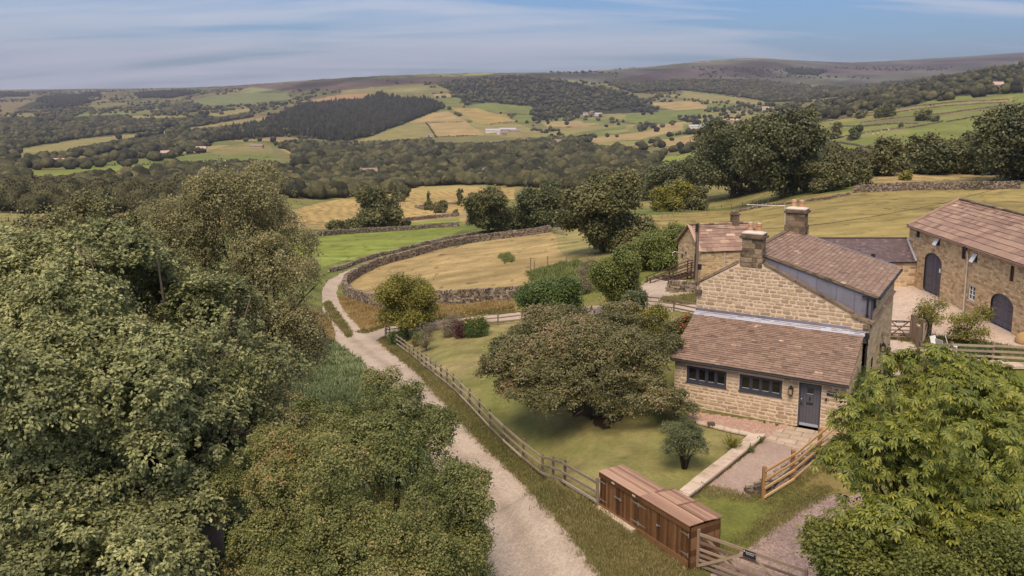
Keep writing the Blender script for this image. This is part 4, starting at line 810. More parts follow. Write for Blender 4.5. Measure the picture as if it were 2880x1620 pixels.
# keep the crowns off the outlined open fields
for poly,c_,st in FIELDS[2:]:
    if poly[0][1]>280: ok&=~inpoly(iu,iv,poly)
inst,iz,app,iu=inst[ok],iz[ok],app[ok],iu[ok]
order=np.argsort(-app); NIND=230
ind,rest=order[:NIND],order[NIND:]
def _nc(i,kd):
    V,F3_,t,V2,F2,t2=near_crown(np.random.RandomState(900+i+kd*9),kd)
    me=mesh_np('woodland_tree',np.concatenate([V,V2]),[F3_,F2+len(V)],LM['wood' if kd==0 else 'con'],{'tint':np.concatenate([t,t2])},smooth=True); return link('woodland_tree',me)
hd=[[_nc(i,kd) for i in range(6)] for kd in (0,1)]
used=set()
WL={0:'round dark broadleaf tree in the wood along the valley bottom',1:'pointed dark conifer in the valley plantation'}
for n_,i in enumerate(ind):
    x,y,rad,kd=inst[i]; kd=int(kd); j=n_%6; src=hd[kd][j]
    if (kd,j) in used:
        o=src.copy(); COL.objects.link(o)
    else: o=src; used.add((kd,j))
    o.location=(x,y,iz[i]-rad*.25); o.rotation_euler=(0,0,r.uniform(0,6.28)); q=r.uniform(.9,1.15); o.scale=(rad*q,rad*q,rad*r.uniform(.9,1.25))
    tag(o,WL[kd],'tree','trees of the valley woods' if kd==0 else 'conifers of the valley plantation')
for kd in (0,1):
    for j in range(6):
        if (kd,j) not in used: bpy.data.objects.remove(hd[kd][j])
Vs,Fs,Ts=[],[],[];off=0
li=np.where(inst[rest,1]<800,0,np.where(inst[rest,1]<1600,1,2))
for l in range(3):
    for kd in (0,1):
        for j in range(6):
            sel=rest[(li==l)&(inst[rest,3]==kd)&(np.arange(len(rest))%6==j)]
            if len(sel)==0: continue
            V,Fq,t=TPL[l,kd][j]; rad=inst[sel,2]*r.uniform(.9,1.15,len(sel)); a=r.uniform(0,6.283,len(sel)); c,s=np.cos(a)[:,None],np.sin(a)[:,None]
            hz_=rad*r.uniform(.85,1.3,len(sel))
            x=(V[None,:,0]*c-V[None,:,1]*s)*rad[:,None]+inst[sel,0][:,None]; y=(V[None,:,0]*s+V[None,:,1]*c)*rad[:,None]+inst[sel,1][:,None]; z=V[None,:,2]*hz_[:,None]+(iz[sel]-rad*.25)[:,None]
            P=np.stack([x,y,z],-1).reshape(-1,3); nV=len(V)
            Vs.append(P); Fs.append((Fq[None]+np.arange(len(sel))[:,None,None]*nV).reshape(-1,3)+off); off+=len(P)
            base_t=r.rand(len(sel))[:,None]; Ts.append(np.clip(t[None]*.80+(base_t-.5)*.75+.04 - (.35 if kd else 0),0,1).reshape(-1))
print('woodland crowns',len(rest),'faces',sum(len(f) for f in Fs))
o=link('woodland',mesh_np('woodland',np.concatenate(Vs),np.concatenate(Fs),LM['wood'],{'tint':np.concatenate(Ts)},smooth=True)); tag(o,'dark woods and hedgerow trees covering the valley floor and far hillsides','woodland',kind='stuff')
# ---------------------------------------------------------------- masonry and roofing
ST=tinted('warm gritstone blocks',[(0,(.30,.215,.14)),(.25,(.385,.285,.185)),(.75,(.455,.345,.228)),(1,(.51,.39,.265))],.9,5.,.22,.6,.012,((.09,.065,.045),1.7,.60,.80),.2)
STD=tinted('weathered dark gritstone',[(0,(.09,.065,.045)),(.5,(.20,.145,.095)),(1,(.33,.25,.165))],.92,4.,.5,.6,.015,((.035,.028,.022),2.5,.5,.72),.2)
STB=tinted('barn rubble stone',[(0,(.30,.205,.12)),(.4,(.46,.325,.19)),(1,(.60,.45,.28))],.92,4.,.3,.7,.02,((.14,.10,.07),1.2,.58,.8),.2)
STW=tinted('field wall stones',[(0,(.075,.058,.045)),(.5,(.19,.145,.105)),(1,(.36,.29,.22))],.95,3.,.35,.7,.03,None,.15)
MO=tinted('cream lime mortar',[(0,(.58,.44,.32)),(1,(.66,.51,.38))],.95,9.,.3,.4,.006)
MOB=tinted('barn mortar',[(0,(.38,.27,.17)),(1,(.46,.34,.22))],.95,9.,.3,.4,.006)
SL=tinted('brown stone slates',[(0,(.13,.082,.062)),(.35,(.225,.148,.110)),(.75,(.295,.20,.15)),(.95,(.385,.27,.195)),(1,(.49,.355,.26))],.85,7.,.22,.5,.008,((.11,.09,.075),2.,.60,.85),.25)
SLB=tinted('large stone slates',[(0,(.15,.09,.075)),(.35,(.26,.165,.125)),(.75,(.37,.245,.18)),(1,(.50,.36,.25))],.85,3.5,.25,.5,.012,((.10,.085,.06),1.2,.62,.85),.25)
SLD=tinted('dark blue slates',[(0,(.075,.05,.055)),(.5,(.115,.08,.082)),(1,(.19,.14,.13))],.7,6.,.25,.4,.006,None,.35)
LEAD=tinted('lead sheet',[(0,(.12,.11,.135)),(.5,(.20,.19,.235)),(1,(.31,.30,.35))],.5,2.2,.4,.25,.01,((.10,.09,.10),2.6,.55,.8),.5,stretch=(1,1,.3))
LEADL=tinted('pale lead flashing',[(0,(.30,.31,.37)),(1,(.45,.46,.53))],.45,3.,.4,.2,.01,None,.5)
PAINT=plain('slate grey painted timber',(.050,.052,.068),.45,.4,0,.12,5)
DOORM=tinted('grey boarded door',[(0,(.075,.072,.088)),(1,(.10,.096,.115))],.5,3.,.3,.2,.004,None,.4)
BLK=plain('black iron',(.015,.015,.017),.5,.5)
POT=tinted('terracotta chimney pot',[(0,(.45,.22,.12)),(1,(.58,.32,.19))],.8,5,.4,.3,.01,((.30,.24,.16),3,.5,.8))
CAPM=tinted('pale mortar cap',[(0,(.52,.44,.38)),(1,(.62,.54,.47))],.9,6,.4,.4,.01)
def glass_mat():
    m,nt,b,out=new_mat('dark window glass'); b.inputs['Base Color'].default_value=(.012,.011,.012,1); b.inputs['Roughness'].default_value=.06; b.inputs['Specular IOR Level'].default_value=.6
    return m
GL=glass_mat()
WHITE=plain('white paint and painted sunlight',(.72,.70,.68),.5,.4,0,.05); BRASS=plain('galvanised steel',(.42,.38,.32),.4,.5,.6)
SIGNM=plain('black sign plate',(.012,.013,.022),.35,.5)
LAMPG=plain('lantern glass',(.30,.22,.12),.2,.5)
def masonry(r,mb,P,xr,z0,z1,rows,lens,gap=.018,openings=(),depth=.022,slot_st=0,slot_mo=1,quoin=0,jit=.25,back=True):
    """P(s,z,out)->xyz. xr(z)->(s0,s1). openings: functions z->(s0,s1)|None"""
    def cuts(z,a,b,pad):
        iv=[(a,b)]
        for op in openings:
            q=op(z)
            if q:
                n=[]
                for x,y in iv:
                    if q[1]+pad<=x or q[0]-pad>=y: n.append((x,y))
                    else:
                        if q[0]-pad>x: n.append((x,q[0]-pad))
                        if q[1]+pad<y: n.append((q[1]+pad,y))
                iv=n
        return iv
    if back:
        nz_=max(1,int((z1-z0)/.06)); 
        for i in range(nz_):
            a_,b_=z0+(z1-z0)*i/nz_,z0+(z1-z0)*(i+1)/nz_; s0,s1=xr(a_); t0,t1=xr(b_)
            for x,y in cuts((a_+b_)/2,max(s0,-99),s1,0):
                xt=x if x>s0+1e-6 else t0; yt=y if y<s1-1e-6 else t1
                mb.add([P(x,a_,0),P(y,a_,0),P(max(yt,xt),b_,0),P(min(xt,yt),b_,0)],[(0,1,2,3)],slot_mo,.5)
    z=z0; k=0
    while z<z1-.03:
        h=min(r.uniform(*rows),z1-z)
        if z1-z-h<rows[0]*.5: h=z1-z
        zc=z+h/2; a0,a1=xr(z+.01); b0,b1=xr(z+h-.01); a,b=max(a0,b0),min(a1,b1)
        ivs=cuts(z+h*.12,a,b,.0)
        # honour openings that only touch the upper part of the course
        for zz in (z+h*.5,z+h*.88):
            nx=[]
            for x,y in ivs:
                for p,q in cuts(zz,x,y,.0): nx.append((p,q))
            ivs=nx
        for (x,y) in ivs:
            s=x
            while s<y-.02:
                L=r.uniform(*lens)*(1.25 if h>np.mean(rows) else 1)
                if y-s-L<lens[0]*.6: L=y-s
                g=gap*r.uniform(.8,1.5)/2; x0,x1,y0,y1=s+g,s+L-g,z+g,z+h-g
                if x1-x0>.03 and y1-y0>.02:
                    c=min(.25*(x1-x0),.3*(y1-y0),.045)*r.uniform(.6,1.3); j=lambda:r.normal(0,gap*jit)
                    ring=[(x0+c,y0),(x1-c,y0),(x1,y0+c),(x1,y1-c),(x1-c,y1),(x0+c,y1),(x0,y1-c),(x0,y0+c)]
                    ring=[(p+j(),q+j()) for p,q in ring]; cx,cy=(x0+x1)/2,(y0+y1)/2; d=depth*r.uniform(.6,1.4)
                    inn=[(cx+(p-cx)*(1-.016/max(.05,(x1-x0)/2)),cy+(q-cy)*(1-.016/max(.05,(y1-y0)/2))) for p,q in ring]
                    vs=[P(p,q,.002) for p,q in ring]+[P(p,q,d) for p,q in inn]
                    mb.add(vs,[tuple(range(8,16))]+[(i,(i+1)%8,8+(i+1)%8,8+i) for i in range(8)],slot_st,r.rand())
                s+=L
        z+=h;k+=1
def rect_op(s0,s1,z0,z1): return lambda z:(s0,s1) if z0<=z<=z1 else None
def arch_op(sc,hw,z0,zs,rise):
    def f(z):
        if z<z0: return None
        if z<=zs: return (sc-hw,sc+hw)
        t=(z-zs)/rise
        if t>=1: return None
        w=hw*math.sqrt(max(0,1-t*t)); return (sc-w,sc+w)
    return f
def slates(r,mb,o,ux,up,nn,width,length,c0,c1,w0,w1,thick=.018,slot=0,left=None,right=None,skip=None,lift=.6):
    """courses from the eave (c0 high) to the ridge (c1 high)"""
    o,ux,up,nn=[np.array(q,float) for q in (o,ux,up,nn)]
    v=0.;k=0
    while v<length-.01:
        f=v/length; h=c0+(c1-c0)*f; h=min(h,length-v+.02); a=left(v) if left else 0; b=right(v) if right else width
        s=a-(r.rand()*.5*w0)
        while s<b:
            w=r.uniform(w0,w1)*(1.1-.3*f); x0=max(s,a)+.004; x1=min(s+w,b)-.004
            if x1-x0>.03:
                t=thick*r.uniform(.8,1.3); dv=r.normal(0,h*.018); lf=thick*lift*r.uniform(.7,1.4); q=r.normal(0,.0025)
                # wedge: lower edge rests on the course below
                p=lambda x,y,z: o+ux*x+up*(v+y)+nn*(z+(x-x0)*q)
                vs=[p(x0,dv-.01,lf),p(x1,dv-.01,lf),p(x1,h*1.05,.0),p(x0,h*1.05,.0),p(x0,dv-.01,lf+t),p(x1,dv-.01,lf+t),p(x1,h*1.05,t*.5),p(x0,h*1.05,t*.5)]
                tt=r.rand(); tt=tt*.46+.22 if r.rand()>.08 else r.rand()
                mb.add(vs,[(4,5,6,7),(0,1,5,4),(1,2,6,5),(3,0,4,7)],slot,tt)
            s+=w
        v+=h;k+=1
# ================================================================ the cottage
TH=R(-30.4); EA=onz(1885,1007,2.25)
A_=np.array([math.cos(TH),math.sin(TH),0]); B_=np.array([-A_[1],A_[0],0])
cot=empty('cottage',(EA[0],EA[1],0),'stone cottage with brown slate roofs, a lead clad dormer, dark door and two chimneys','house',rz=TH)
r=np.random.RandomState(21); GZ=-.7
W=8.55; TG=3.75; TF=12.15     # width, plane of the main gable, far gable
# lean-to front wall
wins=[(.78,2.78,1.13,1.93),(3.41,5.43,1.14,1.93)]; door=(6.19,7.20,-.14,2.0)
mb=MB(); masonry(r,mb,lambda s,z,o:(s,.25-o,z),lambda z:(.16,8.32),GZ,2.26,(.13,.21),(.20,.50),.045,[rect_op(*w_) for w_ in wins]+[rect_op(*door)],.020,jit=.35)
# reveals
for (a,b,c,d) in wins+[door]:
    mb.box(a-.02,a,.26,.42,c,d,1,.5);mb.box(b,b+.02,.26,.42,c,d,1,.5);mb.box(a-.02,b+.02,.26,.42,d,d+.02,1,.5);mb.box(a-.02,b+.02,.26,.42,c-.02,c,1,.5)
mb.build('lean_to_wall',[ST,MO],cot)
# lean-to side walls
zt=lambda t:2.2+(3.78-2.2)*(t-.1)/(TG-.1)
for sx_,sg in ((8.32,1),(.16,-1)):
    mb=MB()
    def xr(z,sx_=sx_): 
        t0=.25 if z<=zt(.25) else .1+(z-2.2)*(TG-.1)/(3.78-2.2); return (t0,TG)
    masonry(r,mb,(lambda s,z,o,sx_=sx_,sg=sg:(sx_+sg*o,s,z)),xr,GZ,3.7,(.14,.22),(.25,.6),.03,[],.015,jit=.3)
    mb.build('side_wall',[ST,MO],cot)
# main gable (front) above the lean-to and behind it
apx,apz=2.74,6.95; zl,zr=5.28,4.30
def gx(z):
    a=0. if z<=zl else (z-zl)/(apz-zl)*apx
    b=W if z<=zr else W-(z-zr)/(apz-zr)*(W-apx)
    return (a,max(b,a+.02))
mb=MB(); masonry(r,mb,lambda s,z,o:(s,TG-o,z),gx,3.3,6.72,(.15,.22),(.20,.46),.042,[],.020,jit=.3)
masonry(r,mb,lambda s,z,o:(s,TF+o,z),gx,GZ,6.9,(.17,.26),(.3,.7),.032,[],.022)
mb.build('gable_wall',[ST,MO],cot)
# long right wall, with the two dormer windows under its eave, a door recess and a blocked window
mb=MB(); dz=5.42
ops=[rect_op(TG+1.75,TG+2.75,-.2,2.05) if False else rect_op(6.6,7.65,GZ,2.1),rect_op(4.35,5.6,.9,2.0)]
def rz_(z): return (TG,TF) if z<3.95 else (4.25,TF)
masonry(r,mb,lambda s,z,o:(W+o,s,z),rz_,GZ,dz,(.13,.19),(.25,.6),.014,[rect_op(4.28,5.55,4.75,dz),rect_op(9.0,11.3,4.85,dz),rect_op(6.6,7.65,GZ,2.35),rect_op(4.5,5.75,.55,2.2)],.012)
mb.box(W-.16,W-.12,6.6,7.65,GZ,2.35,0,.4); mb.box(W-.1,W-.06,4.5,5.75,.55,2.2,0,.5)
mb.box(W-.16,W,6.58,6.6,GZ,2.35,0,.3);mb.box(W-.16,W,7.65,7.67,GZ,2.35,0,.3);mb.box(W-.16,W,6.6,7.65,2.35,2.37,0,.3)
masonry(r,mb,lambda s,z,o:(-o,s,z),lambda z:(TG,TF),GZ,5.3,(.15,.24),(.3,.6),.02,[],.015)
mb.build('long_wall',[ST,MO],cot)
def casement(parent,a,b,c,d,P,n,fw=.075,name='window'):
    """P(s,z,out) frame with n panes"""
    mb=MB()
    def bx(x0,x1,z0,z1,o0,o1,m=0):
        q=[P(x0,z0,o0),P(x1,z0,o0),P(x1,z1,o0),P(x0,z1,o0)]; e=np.array(P(x0,z0,o1))-np.array(P(x0,z0,o0)); mb.poly(q,e,m,.5)
    bx(a,b,d-fw,d,-.11,-.02);bx(a,b,c,c+fw*.9,-.11,-.02);bx(a,a+fw,c+fw*.9,d-fw,-.11,-.02);bx(b-fw,b,c+fw*.9,d-fw,-.11,-.02)
    pw=(b-a-2*fw)/n
    for i in range(1,n): bx(a+fw+pw*i-.035,a+fw+pw*i+.035,c+fw*.9,d-fw,-.11,-.02)
    fr=mb.build(name,PAINT,parent)
    for i in range(n):
        x0=a+fw+pw*i+(.035 if i else 0); x1=a+fw+pw*(i+1)-(.035 if i<n-1 else 0); mb=MB()
        z0,z1=c+fw*.9,d-fw
        for q in ((x0,x1,z1-.05,z1),(x0,x1,z0,z0+.05),(x0,x0+.045,z0+.05,z1-.05),(x1-.045,x1,z0+.05,z1-.05)): bx(q[0],q[1],q[2],q[3],-.10,-.045)
        mb.add([P(x0+.045,z0+.05,-.085),P(x1-.045,z0+.05,-.085),P(x1-.045,z1-.05,-.085),P(x0+.045,z1-.05,-.085)],[(0,1,2,3)],1,.5)
        bx(x0+.045,x1-.045,z0+.05,z0+.062,-.084,-.07,2)  # sunlit bottom of the frame, put in as a white bar
        mb.build('pane',[PAINT,GL,WHITE],fr)
    mb=MB(); bx(a-.03,b+.03,c-.07,c,-.11,.045); mb.build('sill',PAINT,fr)
    return fr
Pf=lambda s,z,o:(s,.25-o,z)
for w_ in wins: casement(cot,*w_,Pf,4)
Pr=lambda s,z,o:(W+o,s,z)
casement(cot,4.28,5.55,4.80,dz,Pr,3); casement(cot,9.0,11.3,4.90,dz,Pr,5)
# plants and shapes just behind the left window
mb=MB()
for i in range(9):
    a=i/9*3.1; mb.bar((1.08,.40,1.22),(1.08+.17*math.cos(a),.39,1.25+.30*math.sin(a)+.1),.015,.03,0,.5,up=(0,1,0))
# front door
mb=MB(); mb.box(door[0],door[0]+.07,.27,.40,-.14,2.0);mb.box(door[1]-.07,door[1],.27,.40,-.14,2.0);mb.box(door[0]+.07,door[1]-.07,.27,.40,1.93,2.0); mb.build('door_frame',PAINT,cot)
mb=MB(); bw=(door[1]-door[0]-.14)/6
for i in range(6):
    x=door[0]+.07+bw*i
    if i in (2,3): mb.box(x+.004,x+bw-.004,.32,.37,-.08,1.50,0,.3+.07*i); mb.box(x+.004,x+bw-.004,.32,.37,1.76,1.925,0,.3+.07*i)
    else: mb.box(x+.004,x+bw-.004,.32,.37,-.08,1.925,0,.3+.07*i)
dr=mb.build('front_door',DOORM,cot)
cx=(door[0]+door[1])/2
mb=MB(); mb.box(cx-bw+.03,cx+bw-.03,.345,.355,1.53,1.73); mb.build('door_window',GL,dr)
mb=MB(); mb.box(cx-bw,cx+bw,.31,.372,1.50,1.53);mb.box(cx-bw,cx+bw,.31,.372,1.73,1.76);mb.box(cx-bw,cx-bw+.03,.31,.372,1.53,1.73);mb.box(cx+bw-.03,cx+bw,.31,.372,1.53,1.73); mb.box(cx-bw,cx+bw,.30,.312,1.488,1.502,1); mb.build('window_trim',[PAINT,WHITE],dr)  # white bar below the trim is painted sunlight on its lower edge
mb=MB(); mb.box(cx-.14,cx+.14,.30,.32,.98,1.07); mb.build('letter_box',BLK,dr)
mb=MB(); mb.poly([(cx-.035,.31,1.24),(cx,.31,1.17),(cx+.035,.31,1.24),(cx+.022,.31,1.33),(cx,.31,1.38),(cx-.022,.31,1.33)],(0,-.02,0)); mb.tube([(cx,.285,1.18+.04*math.sin(t)) if False else (cx+.028*math.cos(t),.285,1.25+.05*math.sin(t)) for t in np.linspace(0,6.28,13)],.008,6); mb.build('knocker',BLK,dr)
mb=MB(); mb.box(door[0]+.10,door[0]+.15,.30,.32,.92,1.06); mb.tube([(door[0]+.125,.30,1.0),(door[0]+.125,.25,1.0),(door[0]+.24,.25,1.0)],.012,8); mb.build('handle',BLK,dr)
mb=MB(); mb.box(door[0]+.11,door[0]+.14,.30,.32,1.18,1.22); mb.build('lock',WHITE,dr)
mb=MB(); mb.box(door[0]+.08,door[1]-.08,.305,.32,-.07,.06); mb.build('kick_plate',tinted('brushed steel',[(0,(.28,.28,.33)),(1,(.36,.36,.42))],.35,4,.3,.1,.01,None,.5),dr)
mb=MB(); mb.box(door[0]-.05,door[1]+.05,.12,.42,-.26,-.14,0,.8); mb.build('doorstep',ST,cot)
# wall lantern, sign, bell
def lantern(parent,P,sc=1.,name='wall_lantern'):
    mb=MB(); q=lambda s,z,o:P(s*sc,z*sc,o*sc)
    def bx(x0,x1,z0,z1,o0,o1,m=0): mb.poly([q(x0,z0,o0),q(x1,z0,o0),q(x1,z1,o0),q(x0,z1,o0)],np.array(q(x0,z0,o1))-np.array(q(x0,z0,o0)),m,.5)
    bx(-.05,.05,-.05,.18,0,.03); bx(-.10,.10,-.20,-.17,.05,.24); bx(-.10,.10,.10,.13,.05,.24); bx(-.07,.07,.13,.17,.08,.21); bx(-.03,.03,.17,.24,.12,.17); bx(-.05,.05,-.24,-.20,.10,.19); bx(-.02,.02,.02,.06,.03,.06)
    for x in (-.10,.08):
        for o in (.05,.22): bx(x,x+.02,-.17,.10,o,o+.02)
    bx(-.075,.075,-.17,.10,.075,.215,1); return mb.build(name,[BLK,LAMPG],parent)
lantern(cot,lambda s,z,o:(5.86+s,.225-o,1.57+z))
mb=MB(); mb.box(7.44,7.86,.19,.222,1.60,1.80); sg=mb.build('name_plate',SIGNM,cot)
def text_obj(name,txt,size,parent,loc,rot,mat,al='LEFT',ext=.002):
    cu=bpy.data.curves.new(name,'FONT'); cu.body=txt; cu.size=size; cu.align_x=al; cu.extrude=ext; o=bpy.data.objects.new(name,cu); COL.objects.link(o)
    dg=bpy.context.evaluated_depsgraph_get(); me=bpy.data.meshes.new_from_object(o.evaluated_get(dg)); me.name=name; bpy.data.objects.remove(o)
    me.materials.clear(); me.materials.append(mat); q=link(name,me,parent); q.location=loc; q.rotation_euler=rot; return q
text_obj('lettering','Southfield Farm\n  Farmhouse',.047,sg,(7.525,.187,1.735),(R(90),0,0),WHITE)
mb=MB(); mb.poly([(7.47,.187,1.73),(7.50,.187,1.73),(7.505,.187,1.765),(7.485,.187,1.78),(7.465,.187,1.765)],(0,-.002,0)); mb.build('emblem',WHITE,sg)
mb=MB(); mb.box(7.39,7.47,.17,.222,1.33,1.45); mb.build('door_bell',BLK,cot)
# roofs
def roof(name,o,ux,up,width,length,c0,c1,w0,w1,mat,under=.05,left=None,right=None,thick=.028,seed=3,parent=cot,pts=None):
    o=np.array(o,float);ux=unit(np.array(ux,float));up=unit(np.array(up,float));nn=np.cross(ux,up)
    if nn[2]<0: nn=-nn
    mb=MB(); rr=np.random.RandomState(seed); slates(rr,mb,o,ux,up,nn,width,length,c0,c1,w0,w1,thick,0,left,right)
    P=[o+ux*x+up*y for x,y in (pts or ((0,0),(width,0),(width,length),(0,length)))]
    mb.poly([p-nn*under for p in P],nn*(under-.003),1,.5)
    return mb.build(name,[mat,STD],parent)
# lean-to: eave (t=0,z=2.26) to flashing (t=3.72,z=3.86); trapezoid: left verge leans
up=np.array([0,3.72,1.60]); Lr=np.linalg.norm(up)
roof('lean_to_roof',(-.02,0,2.26),(1,0,0),up,8.42,Lr,.165,.125,.22,.42,SL,seed=4)
mb=MB(); mb.box(-.05,8.42,-.10,.02,2.165,2.235); mb.tube([(-.08,-.06,2.20),(8.44,-.06,2.20)],.055,8); mb.build('gutter',BLK,cot,False)
for x in np.linspace(.4,8.1,8):
    pass
# lead flashing where the lean-to meets the gable: upstand and apron, in lapped lengths
mb=MB(); n=5; e=[-.02,2.2,4.3,6.4,7.72]
for i in range(4):
    mb.box(e[i],e[i+1]+.01,TG-.055-.004*(i%2),TG-.03,3.80,4.03-.008*(i%2),0,.2+.1*i)
    mb.poly([(e[i],TG-.05,3.885),(e[i+1]+.01,TG-.05,3.885),(e[i+1]+.01,TG-.40,3.885-.40*.43+.035+.01*(i%2)),(e[i],TG-.40,3.885-.40*.43+.035+.01*(i%2))],(0,0,-.012),1,.5+.1*i)
mb.box(7.73,8.42,TG-.055,TG-.03,3.80,3.93,0,.2); mb.poly([(7.73,TG-.05,3.88),(8.44,TG-.05,3.88),(8.44,TG-.42,3.74),(7.73,TG-.42,3.74)],(0,0,-.012),1,.6)
mb.build('lead_flashing',[LEAD,LEADL],cot)
# main roof: right slope is a strip by the gable, then the long dormer; left slope
sR=np.array([-(W+.12-apx),0,apz-(zr-.06)]); LRr=np.linalg.norm(sR)
roof('main_roof',(W+.12,TF,zr-.09),(0,-1,0),sR,TF-TG-.1,LRr,.2,.15,.28,.45,SL,seed=6)
sL=np.array([apx+.12,0,apz-(zl-.05)]); LL=np.linalg.norm(sL)
roof('main_roof',(-.12,TG+.1,zl-.08),(0,1,0),sL,TF-TG-.1,LL,.2,.15,.28,.45,SL,seed=7)
# dormer roof: from ridge (2.74, z 7.28) to eave (8.85, z 5.55)
DN,DF=4.22,TF-.05; rzD=7.28
sD=np.array([-(8.86-apx),0,rzD-5.55]); LD=np.linalg.norm(sD)
dorm=roof('dormer_roof',(8.86,DN-.1,5.55),(0,1,0),sD,DF-DN+.2,LD,.24,.20,.24,.40,SL,seed=8,under=.10)
mb=MB(); mb.bar((apx,TG+.55,rzD+.035),(apx,DF+.1,rzD+.035),.24,.07,0,.35); mb.bar((apx-.13,TG+.6,rzD-.02),(apx-.13,DF,rzD-.02),.12,.10,1,.1); mb.build('ridge',[STD,LEAD],cot)
# lead clad cheek: between the dormer roof and the main slope
zmain=lambda s: apz-(s-apx)*(apz-zr)/(W-apx); zdor=lambda s: rzD-.12-(s-apx)*(rzD-5.55)/(8.86-apx)
mb=MB(); ed=[3.0,4.0,5.0,5.95,6.9,7.75,8.5]
for i in range(6):
    a,b=ed[i],ed[i+1]; a0,b0=zmain(a)-.06,zmain(b)-.06
    mb.poly([(a+.006,DN,a0),(b-.006,DN,b0),(b-.006,DN,zdor(b)),(a+.006,DN,zdor(a))],(0,.05,0),0,.35+.08*((i*7)%5)/4)
    mb.bar((b,DN-.012,b0),(b,DN-.012,zdor(b)),.03,.03,0,.15,up=(0,1,0))
mb.poly([(2.9,DN-.06,zdor(2.9)+.01),(8.62,DN-.06,zdor(8.62)+.01),(8.62,DN-.06,zdor(8.62)+.06),(2.9,DN-.06,zdor(2.9)+.06)],(0,.06,0),0,.2)
mb.poly([(8.5,DN,3.98),(W+.05,DN,3.95),(W+.05,DN,5.42),(8.5,DN,5.42)],(0,.10,0),1,.3)
mb.build('dormer_cheek',[LEAD,PAINT],cot)
mb=MB(); mb.bar((8.90,DN-.12,5.50),(8.90,DF+.1,5.50),.11,.08,0); mb.bar((8.70,DN-.1,5.44),(8.70,DF+.05,5.44),.30,.03,0); mb.bar((8.1,DN-.10,5.50),(8.95,DN-.10,5.46),.07,.07,0)
mb.build('dormer_gutter',BLK,cot)
mb=MB(); mb.tube([(8.38,DN-.09,5.42),(8.38,DN-.09,4.45),(8.38,DN-.12,4.25)],.045,8); mb.box(8.31,8.45,DN-.16,DN-.02,4.50,4.60); mb.build('downpipe',BLK,cot)
mb=MB(); mb.box(8.42,8.62,TG-.26,TG-.08,3.58,3.85); mb.tube([(8.52,TG-.17,3.60),(8.56,TG-.15,3.3),(8.50,TG-.13,3.1),(8.50,TG-.13,GZ)],.045,8); mb.build('downpipe',BLK,cot)
# stone copings on the front gable, kneelers, corbels
mb=MB()
def coping(s0,z0,s1,z1,n,t0=TG-.06,t1=TG+.30,h=.10):
    d=np.array([s1-s0,z1-z0]);L=np.linalg.norm(d);d/=L;nn=np.array([-d[1],d[0]]); nn=nn if nn[1]>0 else -nn
    for i in range(n):
        a,b=L*i/n+.004,L*(i+1)/n-.004; P=[(s0+d[0]*q+nn[0]*w,t0,z0+d[1]*q+nn[1]*w) for q,w in ((a,.0),(b,.0),(b,h),(a,h))]
        mb.poly(P,(0,t1-t0+r.normal(0,.004),0),0,r.uniform(.2,.7))
coping(.02,zl+.06,2.06,6.62,3); mb.poly([(-.25,TG-.08,5.22),(.15,TG-.08,5.32),(.15,TG-.08,5.46),(-.25,TG-.08,5.34)],(0,.4,0),0,.3); mb.build('coping',STD,cot); mb=MB(); coping(3.42,6.66,7.78,4.66,5)
mb.poly([(7.76,TG-.08,4.50),(8.75,TG-.08,4.24),(8.75,TG-.08,4.36),(7.76,TG-.08,4.68)],(0,.4,0),0,.6)
mb.build('coping',STD,cot)
mb=MB(); mb.box(-.02,.28,TG-.20,TG-.02,4.78,5.02,0,.15); mb.build('corbel',STD,cot); mb=MB(); mb.box(8.3,8.62,TG-.10,TG-.02,4.02,4.22,0,.5); mb.build('corbel',STD,cot)
mb=MB(); coping(.0,zl+.05,apx,apz+.05,4,TF-.1,TF+.2); coping(apx,apz+.3,W+.1,5.62,6,TF-.0,TF+.12,.06); mb.build('coping',LEAD,cot)
